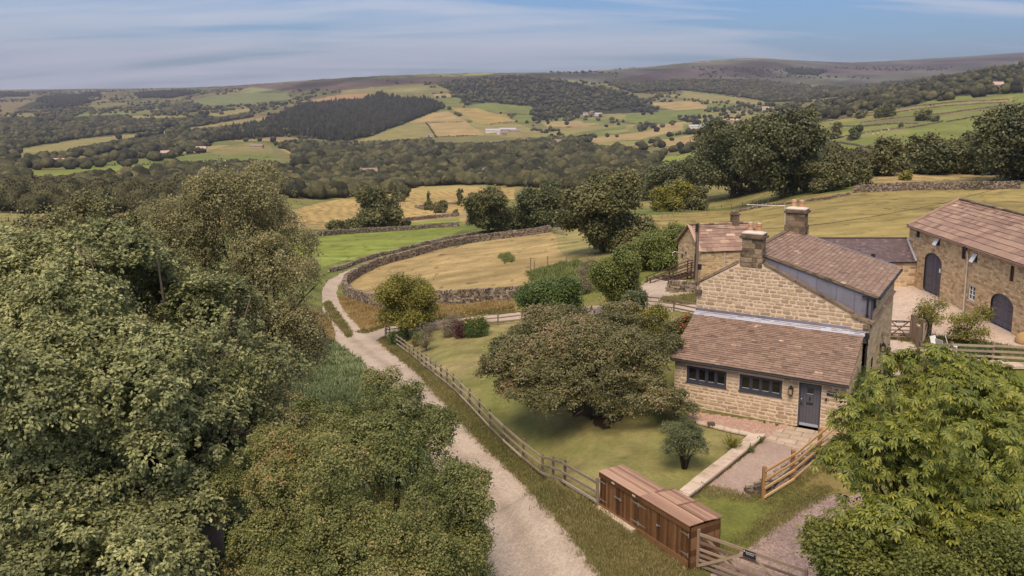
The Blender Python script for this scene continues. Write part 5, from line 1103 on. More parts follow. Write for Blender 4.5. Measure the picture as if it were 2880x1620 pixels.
def chimney(s0,s1,t0,t1,zs,pots,ph,pw=.15):
    z0,z1,z2,z3,z4=zs; g=.07; mb=MB()
    P1=lambda a,z,o:(a,t0-o,z); P2=lambda a,z,o:(s1+o,a,z); P3=lambda a,z,o:(a,t1+o,z); P4=lambda a,z,o:(s0-o,a,z)
    for P,a,b in ((P1,s0,s1),(P2,t0,t1),(P3,s0,s1),(P4,t0,t1)):
        masonry(r,mb,lambda q,z,o,P=P:P(q,z,o+g-.02),lambda z,a=a,b=b:(a-.05,b+.05),z0,z1,(.22,.28),(.35,.7),.018,[],.02)
        masonry(r,mb,P,lambda z,a=a,b=b:(a,b),z1,z2,(.24,.30),(.4,.75),.010,[],.014)
    mb.box(s0-g,s1+g,t0-g,t1+g,z1-.03,z1+.02,0,.3); mb.box(s0-.03,s1+.03,t0-.03,t1+.03,z2-.06,z2,0,.1); mb.box(s0-.12,s1+.12,t0-.12,t1+.12,z2,z2+.10,0,.12); mb.box(s0-.05,s1+.05,t0-.05,t1+.05,z2+.10,z3,0,.3)
    ch=mb.build('chimney',[STD,STD],cot)
    mb=MB(); mb.box(s0-.04,s1+.04,t0-.04,t1+.04,z3,z3+.05,0,.5); mb.poly([(s0+.04,t0+.04,z3+.05),(s1-.04,t0+.04,z3+.05),(s1-.12,t0+.12,z4),(s0+.12,t0+.12,z4)],(0,t1-t0-.2,0),0,.6)
    for ps in pots: mb.tube([(ps,(t0+t1)/2,z4-.04),(ps,(t0+t1)/2,z4+.05)],[pw*1.7,pw*1.15],12,0,.7)
    mb.build('chimney_cap',CAPM,ch)
    for ps in pots:
        c=(ps,(t0+t1)/2); mb=MB(); mb.tube([(c[0],c[1],z4),(c[0],c[1],z4+ph*.68),(c[0],c[1],z4+ph*.70),(c[0],c[1],z4+ph*.8),(c[0],c[1],z4+ph*.82),(c[0],c[1],z4+ph)],[pw,pw*.95,pw*1.12,pw*1.14,pw*1.08,pw*1.12],16)
        mb.tube([(c[0],c[1],z4+ph),(c[0],c[1],z4+ph+.015)],[pw*.8,pw*.8],12,1); mb.build('chimney_pot',[POT,CAPM],ch)
chimney(2.28,3.28,3.78,4.5,(6.45,7.15,7.93,8.16,8.24),(2.56,3.00),.44,.13)
chimney(2.55,3.62,TF-.45,TF+.35,(6.7,7.55,8.32,8.52,8.60),(2.88,3.32),.42,.135)
mb=MB(); mb.tube([(2.5,TF-.5,7.6),(2.47,TF-.5,8.75)],.018,6); mb.tube([(.45,TF-1.3,8.73),(2.5,TF-.48,8.70)],.014,6)
for q in np.linspace(.05,1,9): mb.tube([(.45+2*q,TF-1.3+.8*q-.02,8.725-.16),(.45+2*q,TF-1.3+.8*q-.02,8.72+.14)],.008,4)
mb.build('tv_aerial',plain('pale aluminium',(.55,.52,.48),.4,.5,.3),cot)
lantern(cot,lambda s,z,o:(W+.01+o,8.05+s,2.05+z),1.1)
mb=MB(); mb.box(W,W+.10,8.5,8.58,2.55,2.75); mb.poly([(W+.02,8.35,2.62),(W+.32,8.35,2.56),(W+.34,8.35,2.74),(W+.10,8.35,2.80)],(0,.34,0)); mb.build('floodlight',STD,cot)
mb=MB(); mb.tube([(W+.03,9.3,1.05),(W+.10,9.3,1.05),(W+.10,11.4,1.05),(W+.03,11.4,1.05)],.02,6); mb.build('handrail',BLK,cot)
# ================================================================ the big barn on the right
bx,by1,by0=32.15,71.0,40.
BH=4.62; BR=6.62; BXr=35.95; BXe=39.75
barn=empty('stone_barn',(bx,by1,0),'long stone barn with arched dark double doors and a stone slate roof','barn')
mb=MB(); r=np.random.RandomState(31)
D1=(4.35,1.38,-.3,2.35,.70); D2=(14.15,1.35,-.3,1.40,.72)   # centre along, half width, bottom, spring, rise
PB=lambda s,z,o:(-o,-s,z)
WO=[(1.25,1.80,3.86,4.46),(4.6,5.2,3.78,4.46),(8.5,9.05,3.48,4.36),(10.1,10.65,3.55,4.22),(14.7,15.2,3.15,4.18)]; WW=(9.85,10.75,.80,1.86)
holes=[rect_op(*q_) for q_ in WO+[WW]]
masonry(r,mb,PB,lambda z:(0,31.),-.7,BH,(.12,.20),(.18,.50),.018,[arch_op(*D1),arch_op(*D2)]+holes,.016,jit=.35)
def yg(z): return (0.,BXe-bx) if z<BH else ((z-BH)/(BR-BH)*(BXr-bx),(BXe-bx)-(z-BH)/(BR-BH)*(BXr-bx))
masonry(r,mb,lambda s,z,o:(s,o,z),yg,-.7,BR-.1,(.2,.3),(.3,.7),.02,[],.016)
mb.box(.0,BXe-bx,-31.,-31.1,-.7,BH,0,.5)
mb.build('barn_wall',[STB,MOB],barn)
up=np.array([BXr-bx+.22,0,BR-BH+.12]); L_=np.linalg.norm(up)
o=roof('barn_roof',(-.22,-31,BH-.06),(0,1,0),up,31.02,L_,.62,.30,.35,1.0,SLB,seed=12,thick=.035,parent=barn)
o=roof('barn_roof',(BXe-bx+.22,.02,BH-.06),(0,-1,0),up*[-1,1,1],31.02,L_,.62,.30,.35,1.0,SLB,seed=13,thick=.035,parent=barn)
mb=MB()
for i in range(34): mb.bar((BXr-bx,-.3-i*.9,BR+.13+r.normal(0,.01)),(BXr-bx,-1.17-i*.9,BR+.13+r.normal(0,.01)),.34,.10,0,r.rand())
mb.build('ridge',STD,barn)
mb=MB()
for i in range(5):
    q0,q1=i/5,(i+1)/5; p=lambda q: np.array([-.24,-.12,BH+.03])*(1-q)+np.array([BXr-bx,-.12,BR+.16])*q
    mb.bar(p(q0),p(q1)-unit(p(q1)-p(q0))*.01,.34,.10,0,r.uniform(.4,.7))
mb.build('coping',SLB,barn)
mb=MB(); mb.bar((-.27,-.1,BH-.13),(-.27,-31,BH-.13),.13,.09,0,.3); mb.build('gutter',SLB,barn)
DP=plain('pale painted downpipe',(.50,.44,.38),.6); mb=MB(); mb.box(-.35,-.20,-9.62,-9.42,4.22,4.50,1); mb.tube([(-.27,-9.5,4.45),(-.12,-9.52,4.0),(-.10,-9.55,3.6),(-.10,-9.55,-.2)],.055,8); mb.build('downpipe',[DP,BLK],barn)
BD=tinted('dark violet grey door boards',[(0,(.058,.056,.080)),(1,(.095,.092,.125))],.65,2.,.4,.3,.006,((.11,.09,.085),3,.5,.8),.3,stretch=(1,1,.2))
RUST=plain('rusty strap iron',(.12,.06,.045),.8)
for (c,hw,z0,zs,ri) in (D1,D2):
    z0=-.02
    for sd in (-1,1):
        mb=MB(); nb=5; bw=hw/nb; pr=None
        for i in range(nb):
            a=c+sd*(i*bw+.006); b=c+sd*((i+1)*bw-.004)
            top=lambda s: zs+ri*math.sqrt(max(0,1-((s-c)/hw)**2))-.02
            mb.poly([(.12,-a,z0),(.12,-b,z0),(.12,-b,max(top(b),zs)),(.12,-a,top(a))],(.05,0,0),0,r.rand())
        pr=mb.build('barn_door',BD,barn)
        for zz in (.45,1.2,zs+.1):
            mb=MB(); mb.bar((.105,-(c+sd*hw*.95),zz),(.105,-(c+sd*hw*.25),zz),.02,.05,0); mb.build('strap_hinge',RUST,pr)
        if sd==1:
            mb=MB(); mb.box(.095,.118,-(c+hw*.75),-(c+hw*.60),1.75,2.05); 
            if c<8: mb.build('notice',WHITE,pr)
for k,(a,b,c,d) in enumerate(WO):
    mb=MB(); mb.box(.14,.18,-b,-a,c,d,1,.5)
    if k in (0,2,4): mb.box(.04,.12,-a-.08,-a,c,d,0);mb.box(.04,.12,-b,-b+.08,c,d,0); mb.box(.06,.10,-(a+b)/2-.03,-(a+b)/2+.03,c,d,0)
    w_=mb.build('window',[RUST if k!=0 else PAINT,BLK],barn)
    if k in (1,3):
        mb=MB(); mb.poly([(-.02,-a-.02,c+.58),(-.02,-b+.02,c+.58),(-.34,-b+.02,c+.02),(-.34,-a-.02,c+.02)],(.02,0,.02)); mb.build('open_pane',plain('open white pane',(.62,.62,.66),.3,.5),w_)
a,b,c,d=WW; mb=MB()
mb.box(.10,.12,-b,-a,c,d,1,.5)
for y0,y1,z0,z1 in ((a,a+.07,c,d),(b-.07,b,c,d),(a+.07,b-.07,c,c+.08),(a+.07,b-.07,d-.07,d),((a+b)/2-.03,(a+b)/2+.03,c+.08,d-.07)): mb.box(.03,.10,-y1,-y0,z0,z1,0)
for zz in (c+.4,c+.7): mb.box(.04,.09,-b+.07,-(a+b)/2-.03,zz-.015,zz+.015,0); mb.box(.04,.09,-(a+b)/2+.03,-a-.07,zz-.015,zz+.015,0)
mb.build('white_window',[WHITE,GL],barn); mb=MB(); mb.box(-.05,.02,-b-.1,-a+.1,c-.14,c-.01,0,.8); mb.box(-.03,.02,-b-.1,-a+.1,d+.01,d+.22,0,.8); mb.build('window_surround',ST,barn)
# ================================================================ low slate roofed building between the two
low=empty('low_outbuilding',(24.,69.4,0),'low stone outbuilding with a dark slate roof joining cottage and barn','outbuilding')
mb=MB(); masonry(r,mb,lambda s,z,o:(s,-o,z),lambda z:(0,8.12),-.6,1.95,(.22,.30),(.3,.62),.030,[],.02,jit=.3); mb.box(-.0,.3,.03,3.6,-.6,1.95,0,.5); mb.box(0,8.1,3.5,3.8,-.6,1.95,0,.5)
mb.poly([(0.02,.03,1.95),(.02,3.7,1.95),(.02,1.87,3.38)],(.2,0,0),0,.5)
mb.build('wall',[STB,MO],low)
up=np.array([0,1.95,1.58]);L_=np.linalg.norm(up); roof('slate_roof',(-.15,-.12,1.90),(1,0,0),up,8.25,L_,.17,.15,.22,.34,SLD,seed=15,thick=.008,parent=low)
roof('slate_roof',(8.1,3.86,1.90),(-1,0,0),up*[1,-1,1],8.25,L_,.17,.15,.22,.34,SLD,seed=16,thick=.008,parent=low)
mb=MB(); mb.bar((-.15,1.86,3.50),(8.1,1.86,3.50),.22,.08,0,.2); mb.bar((8.08,-.1,1.97),(8.08,1.8,3.48),.14,.05,1,.7); mb.build('ridge',[SLD,LEADL],low)
mb=MB(); mb.bar((-.15,-.16,1.86),(8.1,-.16,1.86),.10,.08); mb.box(4.6,4.85,-.0,.2,2.15,2.5); mb.build('gutter',BLK,low)
# ================================================================ two storey outbuilding with an outside stair
og=onY(1970,790,80.); zo=T1(og[0],og[1]); ang=R(13)
out_=empty('stone_outbuilding',(og[0],og[1],0),'stone outbuilding with an outside timber stair and mossy stone slate roof, behind the cottage','outbuilding',rz=ang)
ze=.78; zrg=2.75; zgd=zo-1.2; Lh,Wd_=6.4,5.2
mb=MB(); masonry(r,mb,lambda s,z,o:(s,-o,z),lambda z:(0,Lh),zgd,ze,(.14,.22),(.25,.55),.022,[],.016,jit=.3)
def og_(z): return (0,Wd_) if z<ze else ((z-ze)/(zrg-ze)*Wd_/2,Wd_-(z-ze)/(zrg-ze)*Wd_/2)
masonry(r,mb,lambda s,z,o:(-o,s,z),og_,zgd,zrg-.05,(.14,.22),(.25,.55),.02,[rect_op(.75,1.45,-1.35,.35)],.016,jit=.3)
masonry(r,mb,lambda s,z,o:(Lh+o,s,z),og_,zgd,zrg-.05,(.14,.22),(.25,.55),.02,[],.016)
mb.box(.02,Lh-.02,Wd_-.3,Wd_,zgd,ze,0,.5)
mb.build('wall',[STB,MOB],out_)
up=np.array([0,Wd_/2+.15,zrg-ze+.1]);L_=np.linalg.norm(up)
roof('slate_roof',(-.12,-.18,ze-.03),(1,0,0),up,Lh+.2,L_,.52,.24,.4,.95,SLB,seed=18,thick=.03,parent=out_)
roof('slate_roof',(Lh+.1,Wd_+.18,ze-.03),(-1,0,0),up*[1,-1,1],Lh+.2,L_,.52,.24,.4,.95,SLB,seed=19,thick=.03,parent=out_)
mb=MB()
for i in range(13): mb.bar((-.12+i*.5,Wd_/2,zrg+.16),(.36+i*.5,Wd_/2,zrg+.16+r.normal(0,.01)),.3,.09,0,r.rand())
mb.bar((-.14,-.2,ze+.03),(-.14,Wd_/2,zrg+.14),.32,.06,0,.8); mb.bar((-.14,Wd_+.2,ze+.03),(-.14,Wd_/2,zrg+.14),.32,.06,0,.8)
mb.build('ridge',SLB,out_)
mb=MB(); mb.box(4.2,4.85,Wd_/2-.3,Wd_/2+.3,zrg-.1,zrg+.95,0,.3); mb.box(4.1,4.95,Wd_/2-.38,Wd_/2+.38,zrg+.95,zrg+1.05,0,.2); mb.box(4.25,4.8,Wd_/2-.25,Wd_/2+.25,zrg+1.05,zrg+1.22,0,.3); mb.build('chimney',STD,out_)
mb=MB(); mb.box(-.02,.06,.78,1.42,-1.33,.33); mb.build('upper_door',PAINT,out_)
mb=MB(); mb.box(-.05,-.02,4.0,4.25,-.5,-.2); mb.box(-.06,-.02,3.2,3.4,-.1,.15,0); mb.build('vent',BLK,out_)
mb=MB(); mb.tube([(2.3,-.06,ze-.1),(2.3,-.06,zgd)],.04,8); mb.build('downpipe',DP,out_)
mb=MB(); mb.tube([(-.05,Wd_-.3,-.2),(-.5,Wd_-.3,-.05),(-.7,Wd_-.3,-.2),(-.72,Wd_-.3,-.45)],.03,6); mb.build('swan_neck_lamp',WHITE,out_)
# stair with rails, climbing to the upper door along the gable
TB=tinted('brown stained timber',[(0,(.045,.025,.018)),(1,(.09,.05,.035))],.7,4.,.4,.3,.01)
stair=empty('outside_stair',(og[0],og[1],0),'brown timber stair with handrails climbing to the upper door of the outbuilding','stair',rz=ang)
y0,y1=.75,1.55; zt_=-1.36; xb,zb_=-3.2,zo-.15; run=-.55-xb
mb=MB()
for yy in (y0,y1): mb.bar((-.55,yy,zt_-.1),(xb,yy,zb_),.05,.22)
mb.build('stringer',TB,stair)
for i in range(7):
    q=i/7; x=-.6+(xb+.6)*q; z=zt_+(zb_-zt_)*q; mb=MB(); mb.box(x-.26,x+.02,y0+.03,y1-.03,z-.05,z); mb.build('tread',TB,stair)
mb=MB(); mb.box(-.6,-.03,y0,y1,zt_-.06,zt_); mb.build('landing',TB,stair)
for yy in (y0-.02,y1+.02):
    for h_ in (.55,1.0): 
        mb=MB(); mb.bar((-.05,yy,zt_+h_),(-.6,yy,zt_+h_),.05,.08); mb.bar((-.6,yy,zt_+h_),(xb-1.6,yy,zb_+h_-.7),.05,.08); mb.build('handrail',TB,stair)
    for q in (0,.45,1.): x=-.6+(xb-1.4+.6)*q; z=zt_+(zb_-.65-zt_)*q; mb=MB(); mb.box(x-.05,x+.05,yy-.05,yy+.05,z-1.,z+1.05); mb.build('post',TB,stair)
# utility pole and wire
pl=empty('utility_pole',(onY(1957,790,76)[0],76,T1(onY(1957,790,76)[0],76)),'grey wooden utility pole standing at the corner of the outbuilding','pole')
zp=onY(1957,627,76)[2]-pl.location[2]
mb=MB(); mb.tube([(0,0,-.3),(.05,0,zp)],[.15,.11],10); mb.build('shaft',tinted('silvered pole timber',[(0,(.13,.09,.065)),(1,(.30,.22,.16))],.85,3,.4,.4,.01,None,.2,stretch=(4,4,.3)),pl)
mb=MB(); mb.box(-.22,.02,-.18,-.08,zp-.75,zp-.05); mb.box(.12,.42,-.2,-.1,zp-4.1,zp-3.6); mb.tube([(-.16,-.14,zp-.8),(-.12,-.16,zp-3),(-.18,-.16,zp-5)],.03,6); mb.build('fittings',BLK,pl)
wp=[onY(1957,634,76),onY(2030,647,74),onY(2110,653,71),onY(2230,645,70),onY(2400,612,76),onY(2560,590,82),onY(2700,556,90),onY(2860,530,105)]
wp=[onY(1957,636,76.)+np.array([0,0,0]) ]+[onY(u,v,y) for u,v,y in ((2060,645,74),(2140,644,72.5),(2240,638,73),(2330,628,76),(2450,610,82),(2560,590,88),(2650,572,93),(2750,545,100),(2900,508,112))]
mb=MB(); mb.tube(wp,.022,5); o=mb.build('overhead_wire',BLK); tag(o,'thin black overhead wire crossing the field behind the chimneys','wire')
mb=MB(); pe=onY(2879,610,48); mb.tube([(0,0,0),(0,0,3.)],[.09,.08],8); o=mb.build('utility_pole',TB); o.location=(33.6,57.,BH+.6); tag(o,'dark wooden pole at the right edge above the barn roof','pole')
# chimney stack of sandstone boulder by the barn
# ---------------------------------------------------------------- dry stone walls
def boxcloud(P,yaw,dim,r,jit=.12):
    n=len(P); c,s=np.cos(yaw),np.sin(yaw); out=[]
    for z in (-.5,.5):
        for x,y in ((-.5,-.5),(.5,-.5),(.5,.5),(-.5,.5)):
            lx=dim[:,0]*(x+r.normal(0,jit*.5,n)); ly=dim[:,1]*(y+r.normal(0,jit*.5,n)); lz=dim[:,2]*(z+r.normal(0,jit*.5,n))
            out.append(np.stack([P[:,0]+lx*c-ly*s,P[:,1]+lx*s+ly*c,P[:,2]+lz],1))
    V=np.stack(out,1).reshape(-1,3); b=np.arange(n)[:,None]*8
    Fq=np.concatenate([b+np.array(f) for f in ((3,2,1,0),(4,5,6,7),(0,1,5,4),(1,2,6,5),(2,3,7,6),(3,0,4,7))],1).reshape(-1,4)
    return V,Fq
def drywall(pts,h,t,sl,sh,label,seed=0,cope=True,name='dry_stone_wall',cat='wall',hvar=.08,ruin=0.):
    r=np.random.RandomState(seed); pts=np.array(pts,float)[:,:2]
    d=np.hypot(*np.diff(pts,axis=0).T); cum=np.concatenate([[0],np.cumsum(d)]); L=cum[-1]
    pos=lambda s: np.stack([np.interp(s,cum,pts[:,0]),np.interp(s,cum,pts[:,1])],-1)
    def fr(s):
        p=pos(s);q=pos(np.minimum(s+.6,L));p0=pos(np.maximum(s-.6,0)); dd=q-p0; return p,np.arctan2(dd[:,1],dd[:,0])
    Ps,Ys,Ds=[],[],[]
    hh=lambda s: h*(1+hvar*(fbm(s/4+seed,s*0+seed,3)-.5)*2-ruin*np.clip(fbm(s/6+3*seed,s*0,2)-.5,0,1)*2)
    s=np.arange(.2,L,sl*.9)
    # heart of the wall in short lengths
    s0=np.arange(.5,L,1.); p,y=fr(s0); z=terr(p[:,0],p[:,1]); H_=hh(s0); Ps.append(np.stack([p[:,0],p[:,1],z+H_*.5-.25],1)); Ys.append(y); Ds.append(np.stack([np.full(len(s0),1.06),np.full(len(s0),t*.75),H_+.3],1))
    rows=int(h/sh)+2
    for k in range(rows):
        for sd in (-1,1):
            ss=s+r.uniform(-.5,.5,len(s))*sl; ss=np.clip(ss,0,L); p,y=fr(ss); z=terr(p[:,0],p[:,1]); zz=(k+.5)*sh-.12
            m=zz<hh(ss); p,y,z=p[m],y[m],z[m]; n=len(p); w=t*.5*(1-.25*zz/h)
            Ps.append(np.stack([p[:,0]-np.sin(y)*sd*w,p[:,1]+np.cos(y)*sd*w,z+zz],1)); Ys.append(y+r.normal(0,.12,n)); Ds.append(np.stack([sl*r.uniform(.7,1.25,n),np.full(n,t*.35)*r.uniform(.8,1.3,n),sh*r.uniform(.75,1.05,n)],1))
    if cope:
        ss=np.arange(.1,L,sh*.85); p,y=fr(ss); z=terr(p[:,0],p[:,1]); n=len(p)
        Ps.append(np.stack([p[:,0],p[:,1],z+hh(ss)+sh*.5],1)); Ys.append(y+r.normal(0,.1,n)); Ds.append(np.stack([sh*r.uniform(.5,.95,n),np.full(n,t*.95)*r.uniform(.8,1.1,n),sh*r.uniform(1.1,1.9,n)],1))
    P=np.concatenate(Ps);Y=np.concatenate(Ys);D=np.concatenate(Ds); V,Fq=boxcloud(P,Y,D,r)
    tt=np.repeat(r.rand(len(P)),6); me=mesh_np(name,V,Fq,STW,{'tint':tt}); o=link(name,me); tag(o,label,cat); return o
def path_px(px,step=None): 
    return [gnd(u,v)[:2] for u,v in px]
drywall(path_px([(1548,652),(1440,668),(1330,682),(1230,702),(1140,728),(1060,750),(1010,774),(975,798),(968,815),(985,838),(1020,853),(1070,864),(1110,860),(1150,855),(1210,853),(1300,852),(1400,846),(1470,842)]),1.25,.6,.42,.19,'long curving dry stone wall around the straw coloured paddock beside the track',1)
drywall(path_px([(2395,545),(2360,548),(2400,543),(2500,538),(2600,534),(2700,533),(2790,533),(2868,531)][2:]),1.45,.7,.45,.2,'dark dry stone wall along the top of the field behind the barn',2,hvar=.12)
drywall(path_px([(2060,600),(2120,586),(2220,574),(2330,560),(2390,548)]),.55,.6,.5,.2,'low tumbled wall foot below the great sycamores',3,cope=False)
drywall(path_px([(1410,650),(1330,662),(1240,678),(1180,692),(1120,708),(1060,722),(1000,742),(930,765)]),.5,.7,.45,.2,'grassy tumbled wall on the far side of the track',4,hvar=.2,ruin=.5)
drywall(path_px([(1290,636),(1230,640),(1180,645),(1100,650),(1040,654),(960,659),(900,664),(850,668)]),1.1,.6,.5,.22,'wall across the lower edge of the bright green meadow with the lone round tree',5)
drywall(path_px([(1290,608),(1220,614),(1160,620),(1100,627),(1060,633),(1005,643)]),1.1,.7,.6,.25,'wall between the hayfield and the upper green strip',6)
drywall(path_px([(1320,572),(1260,575),(1200,580),(1170,584),(1190,590)]),1.2,.9,.8,.3,'short bent wall in the middle of the hayfield',7,cope=False)
FW=[ ([(2300,402),(2340,392),(2400,380),(2460,371),(2560,360),(2650,343)],'lowest wall crossing the sheep field below the lone dark tree'),
 ([(2662,343),(2740,330),(2860,312),(2880,309)],'upper right continuation of the lowest hillside wall'),
 ([(2420,346),(2520,333),(2640,322),(2760,306),(2865,295)],'second wall up the green hillside, above the sheep'),
 ([(2300,368),(2350,357),(2400,356),(2480,352),(2580,349)],'wall left of the hillside tree that bends behind the sheep'),
 ([(2490,325),(2560,310),(2650,300),(2740,294),(2830,288)],'third wall up the green hillside'),
 ([(2340,330),(2420,322),(2500,312),(2600,296),(2700,288),(2830,281)],'topmost wall of the green hillside'),
 ([(2300,400),(2370,403),(2420,412),(2450,420)],'wall stepping down at the left foot of the sheep field'),
 ([(2290,348),(2350,338),(2450,325)],'short wall on the left shoulder of the green hillside')]
for i,(p,lab) in enumerate(FW): drywall(path_px(p),1.5,1.0,1.6,.5,lab,20+i,cope=False)
HEDG=[([(1198,344),(1250,344),(1315,344)],'hedge across the middle of the straw hill'),([(1199,346),(1214,366),(1228,387)],'hedge running down the middle of the straw hill'),
 ([(1228,386),(1290,383),(1345,382)],'hedge along the foot of the straw hill'),([(1375,351),(1410,346),(1446,344)],'hedge at the top right of the straw hill'),([(960,408),(1080,398),(1160,393),(1225,388)],'long hedge under the green slope left of the straw hill'),
 ([(261,467),(450,463),(560,458),(640,452)],'hedge under the green valley fields on the left'),([(253,458),(420,446),(574,431)],'hedge over the green valley fields on the left'),
 ([(1930,460),(1840,464),(1815,461)],'wall below the little green field left of the sycamores')]
for i,(p,lab) in enumerate(HEDG):
    r=np.random.RandomState(300+i); P=np.array(path_px(p)); d=np.hypot(*np.diff(P,axis=0).T); cum=np.concatenate([[0],np.cumsum(d)]); n=int(cum[-1]*1.2)+20; s=r.uniform(0,cum[-1],n)
    q=np.stack([np.interp(s,cum,P[:,0])+r.normal(0,.9,n),np.interp(s,cum,P[:,1])+r.normal(0,.9,n)],1); z=terr(q[:,0],q[:,1])+r.uniform(.2,2.6,n)*(.5+vnoise(s/14,s*0))
    N=unit(rdir(r,n)+[0,-.4,.8]); D=unit(np.cross(N,rdir(r,n))); V,Fq=leafquads(np.stack([q[:,0],q[:,1],z],1),D,N,np.full(n,2.),np.full(n,1.8)); o=fol_obj('hedge',(V,Fq,r.rand(n)*.6),LM['wood']); tag(o,lab,'hedge')
# ---------------------------------------------------------------- garden retaining wall with flat stone top
def flatstones(name,left,right,ztop,thick,label,seed,mat,face=None,joint=.7):
    """stone slabs between two pixel polylines at height ztop"""
    r=np.random.RandomState(seed); Lp=np.array([onz(u,v,ztop) for u,v in left]);Rp=np.array([onz(u,v,ztop) for u,v in right])
    def smp(P,q): d=np.hypot(*np.diff(P[:,:2],axis=0).T);c=np.concatenate([[0],np.cumsum(d)]);c/=c[-1]; return np.array([np.interp(q,c,P[:,k]) for k in range(3)])
    L=np.linalg.norm(Lp[0]-Lp[-1]); root=empty(name,(*((Lp[0]+Rp[0])/2)[:2],ztop-thick-.3),label,'wall'); o0=np.array(root.location)
    mb=MB(); q=0
    while q<1:
        dq=joint*r.uniform(.75,1.3)/L; q1=min(1,q+dq); q1=1 if 1-q1<.03 else q1; g=.012/L
        a,b,c,d=smp(Lp,q+g)-o0,smp(Rp,q+g)-o0,smp(Rp,q1-g)-o0,smp(Lp,q1-g)-o0; dz_=r.normal(0,.006)
        mb.poly([p+[0,0,dz_] for p in (a,b,c,d)],(0,0,-thick),0,r.uniform(.45,1)); q=q1
    mb.build('coping_stones',mat,root)
    mb=MB(); n=14
    for i in range(n):
        q0,q1=i/n,(i+1)/n; a,b,c,d=[p-o0 for p in (smp(Lp,q0)*.93+smp(Rp,q0)*.07,smp(Rp,q0)*.93+smp(Lp,q0)*.07,smp(Rp,q1)*.93+smp(Lp,q1)*.07,smp(Lp,q1)*.93+smp(Rp,q1)*.07)]
        for k in range(3): mb.poly([p-[0,0,thick+.17*k+.004] for p in (a,b,c,d)],(0,0,-.16),0,r.uniform(.1,.7))
    mb.build('wall_face',STD,root)
PAV=tinted('pale sandstone coping',[(0,(.36,.26,.19)),(.5,(.47,.36,.27)),(1,(.56,.45,.35))],.88,3.,.35,.4,.01,((.26,.19,.14),2.,.5,.8),.2)
flatstones('retaining_wall',[(2110,1218),(2040,1276),(1976,1324),(1935,1358),(1902,1386)],[(2155,1219),(2060,1296),(1985,1357),(1955,1380),(1930,1400)],.10,.09,'low retaining wall topped with pale flat stones beside the gravel path',5,PAV)
flatstones('kerb_wall',[(1956,1180),(2040,1199),(2113,1216)],[(1958,1189),(2040,1209),(2110,1224)],-.02,.06,'thin stone edging between the lawn and the gravel strip',6,PAV)
def pxwall(): pass
# low rubble foot wall by the new fence
wp_=[onz(u,v,-.1)[:2] for u,v in ((2108,1385),(2150,1372),(2215,1325),(2280,1282),(2330,1252))]
drywall(wp_,.28,.35,.34,.14,'low broken rubble footing beside the new timber fence',41,cope=False,hvar=.3)
# boundary of stones by the stair and yard behind the cottage
drywall([onY(u,v,82)[:2] for u,v in ((1838,777),(1870,774),(1900,772))],.3,.4,.4,.15,'row of loose stones beside the yard behind the garden',42,cope=False)
drywall([onY(u,v,y)[:2] for u,v,y in ((1877,800,73.5),(1900,800,73.2),(1940,800,72.8),(1968,800,72.5))],.75,.5,.4,.16,'short rubble wall under the foot of the outside stair',43,cope=True,hvar=.2)
# flat stones edging the right hand lawn
for i,(u,v,L) in enumerate([(2795,1018,1.0),(2840,1024,1.1),(2860,1030,.8),(2735,1012,.7)]):
    p=onz(u,v,.05); mb=MB(); mb.box(-L/2,L/2,-.2,.2,-.1,.05,0,.9); o=mb.build('stone_slab',PAV); o.location=p; tag(o,['first','second','third','fourth'][i]+' pale flat stone slab lying under the right hand fence, '+['centre','right of centre','rightmost','leftmost'][i],'slab','flat slabs under the right fence')
# ---------------------------------------------------------------- timber fences and gates
OLDW=tinted('weathered grey fence timber',[(0,(.20,.15,.11)),(.5,(.33,.26,.20)),(1,(.47,.39,.31))],.85,3.,.4,.4,.01,((.14,.11,.08),3.,.6,.85),.2,stretch=(1,1,1))
OLDP=tinted('dark weathered posts',[(0,(.11,.075,.055)),(1,(.22,.16,.115))],.88,3.,.4,.4,.01)
NEWW=tinted('new honey coloured timber',[(0,(.42,.24,.10)),(1,(.62,.40,.19))],.7,3.,.3,.3,.008)
NEWP=tinted('new orange brown posts',[(0,(.24,.12,.05)),(1,(.36,.19,.08))],.75,3.,.3,.3,.008)
def fence(P,h,rails,label,mr,mp_,pw=.12,rh=.11,rt=.04,name='post_and_rail_fence',side=1,topz=None,cap=0,ph=None,group=None,cat='fence',over=0.):
    """P: 3d post feet"""
    P=[np.array(p,float) for p in P]; root=empty(name,P[0],label,cat,group); o=P[0]; r=np.random.RandomState(int(abs(P[0][0])*10)+3)
    for p in P:
        mb=MB(); q=p-o; hh=(ph or h)+r.normal(0,.015); mb.frame(q-[pw/2,pw/2,.3],(1,0,0),(0,1,0),(r.normal(0,.01),r.normal(0,.01),1),pw,pw,hh+.3,0,r.rand()); mb.build('post',mp_,root)
    for k in rails:
        for i in range(len(P)-1):
            a,b=P[i]-o,P[i+1]-o; d=unit(b-a); n_=np.array([d[1],-d[0],0])*side*(pw/2+rt/2); dz_=r.normal(0,.012)
            if i==len(P)-2 and over: b=b+d*over
            mb=MB(); mb.bar(a+n_+[0,0,k+dz_]-d*.03,b+n_+[0,0,k+r.normal(0,.012)]+d*.03,rt,rh,0,r.rand()); mb.build('rail',mr,root)
    return root
def feet(px): 
    return [gnd(u,v) for u,v in px]
def resample(P,step):
    P=np.array(P,float); d=np.hypot(*np.diff(P[:,:2],axis=0).T);c=np.concatenate([[0],np.cumsum(d)]); n=max(2,int(round(c[-1]/step))+1); s=np.linspace(0,c[-1],n)
    X=np.interp(s,c,P[:,0]);Y=np.interp(s,c,P[:,1]); return [np.array([x,y,z]) for x,y,z in zip(X,Y,terr(X,Y))]
FL=[gnd(u,v) for u,v in ((1084,945),(1104,960),(1135,985),(1170,1012),(1225,1058),(1283,1107),(1332,1158),(1396,1229),(1455,1282),(1524,1337),(1600,1392),(1680,1424))]
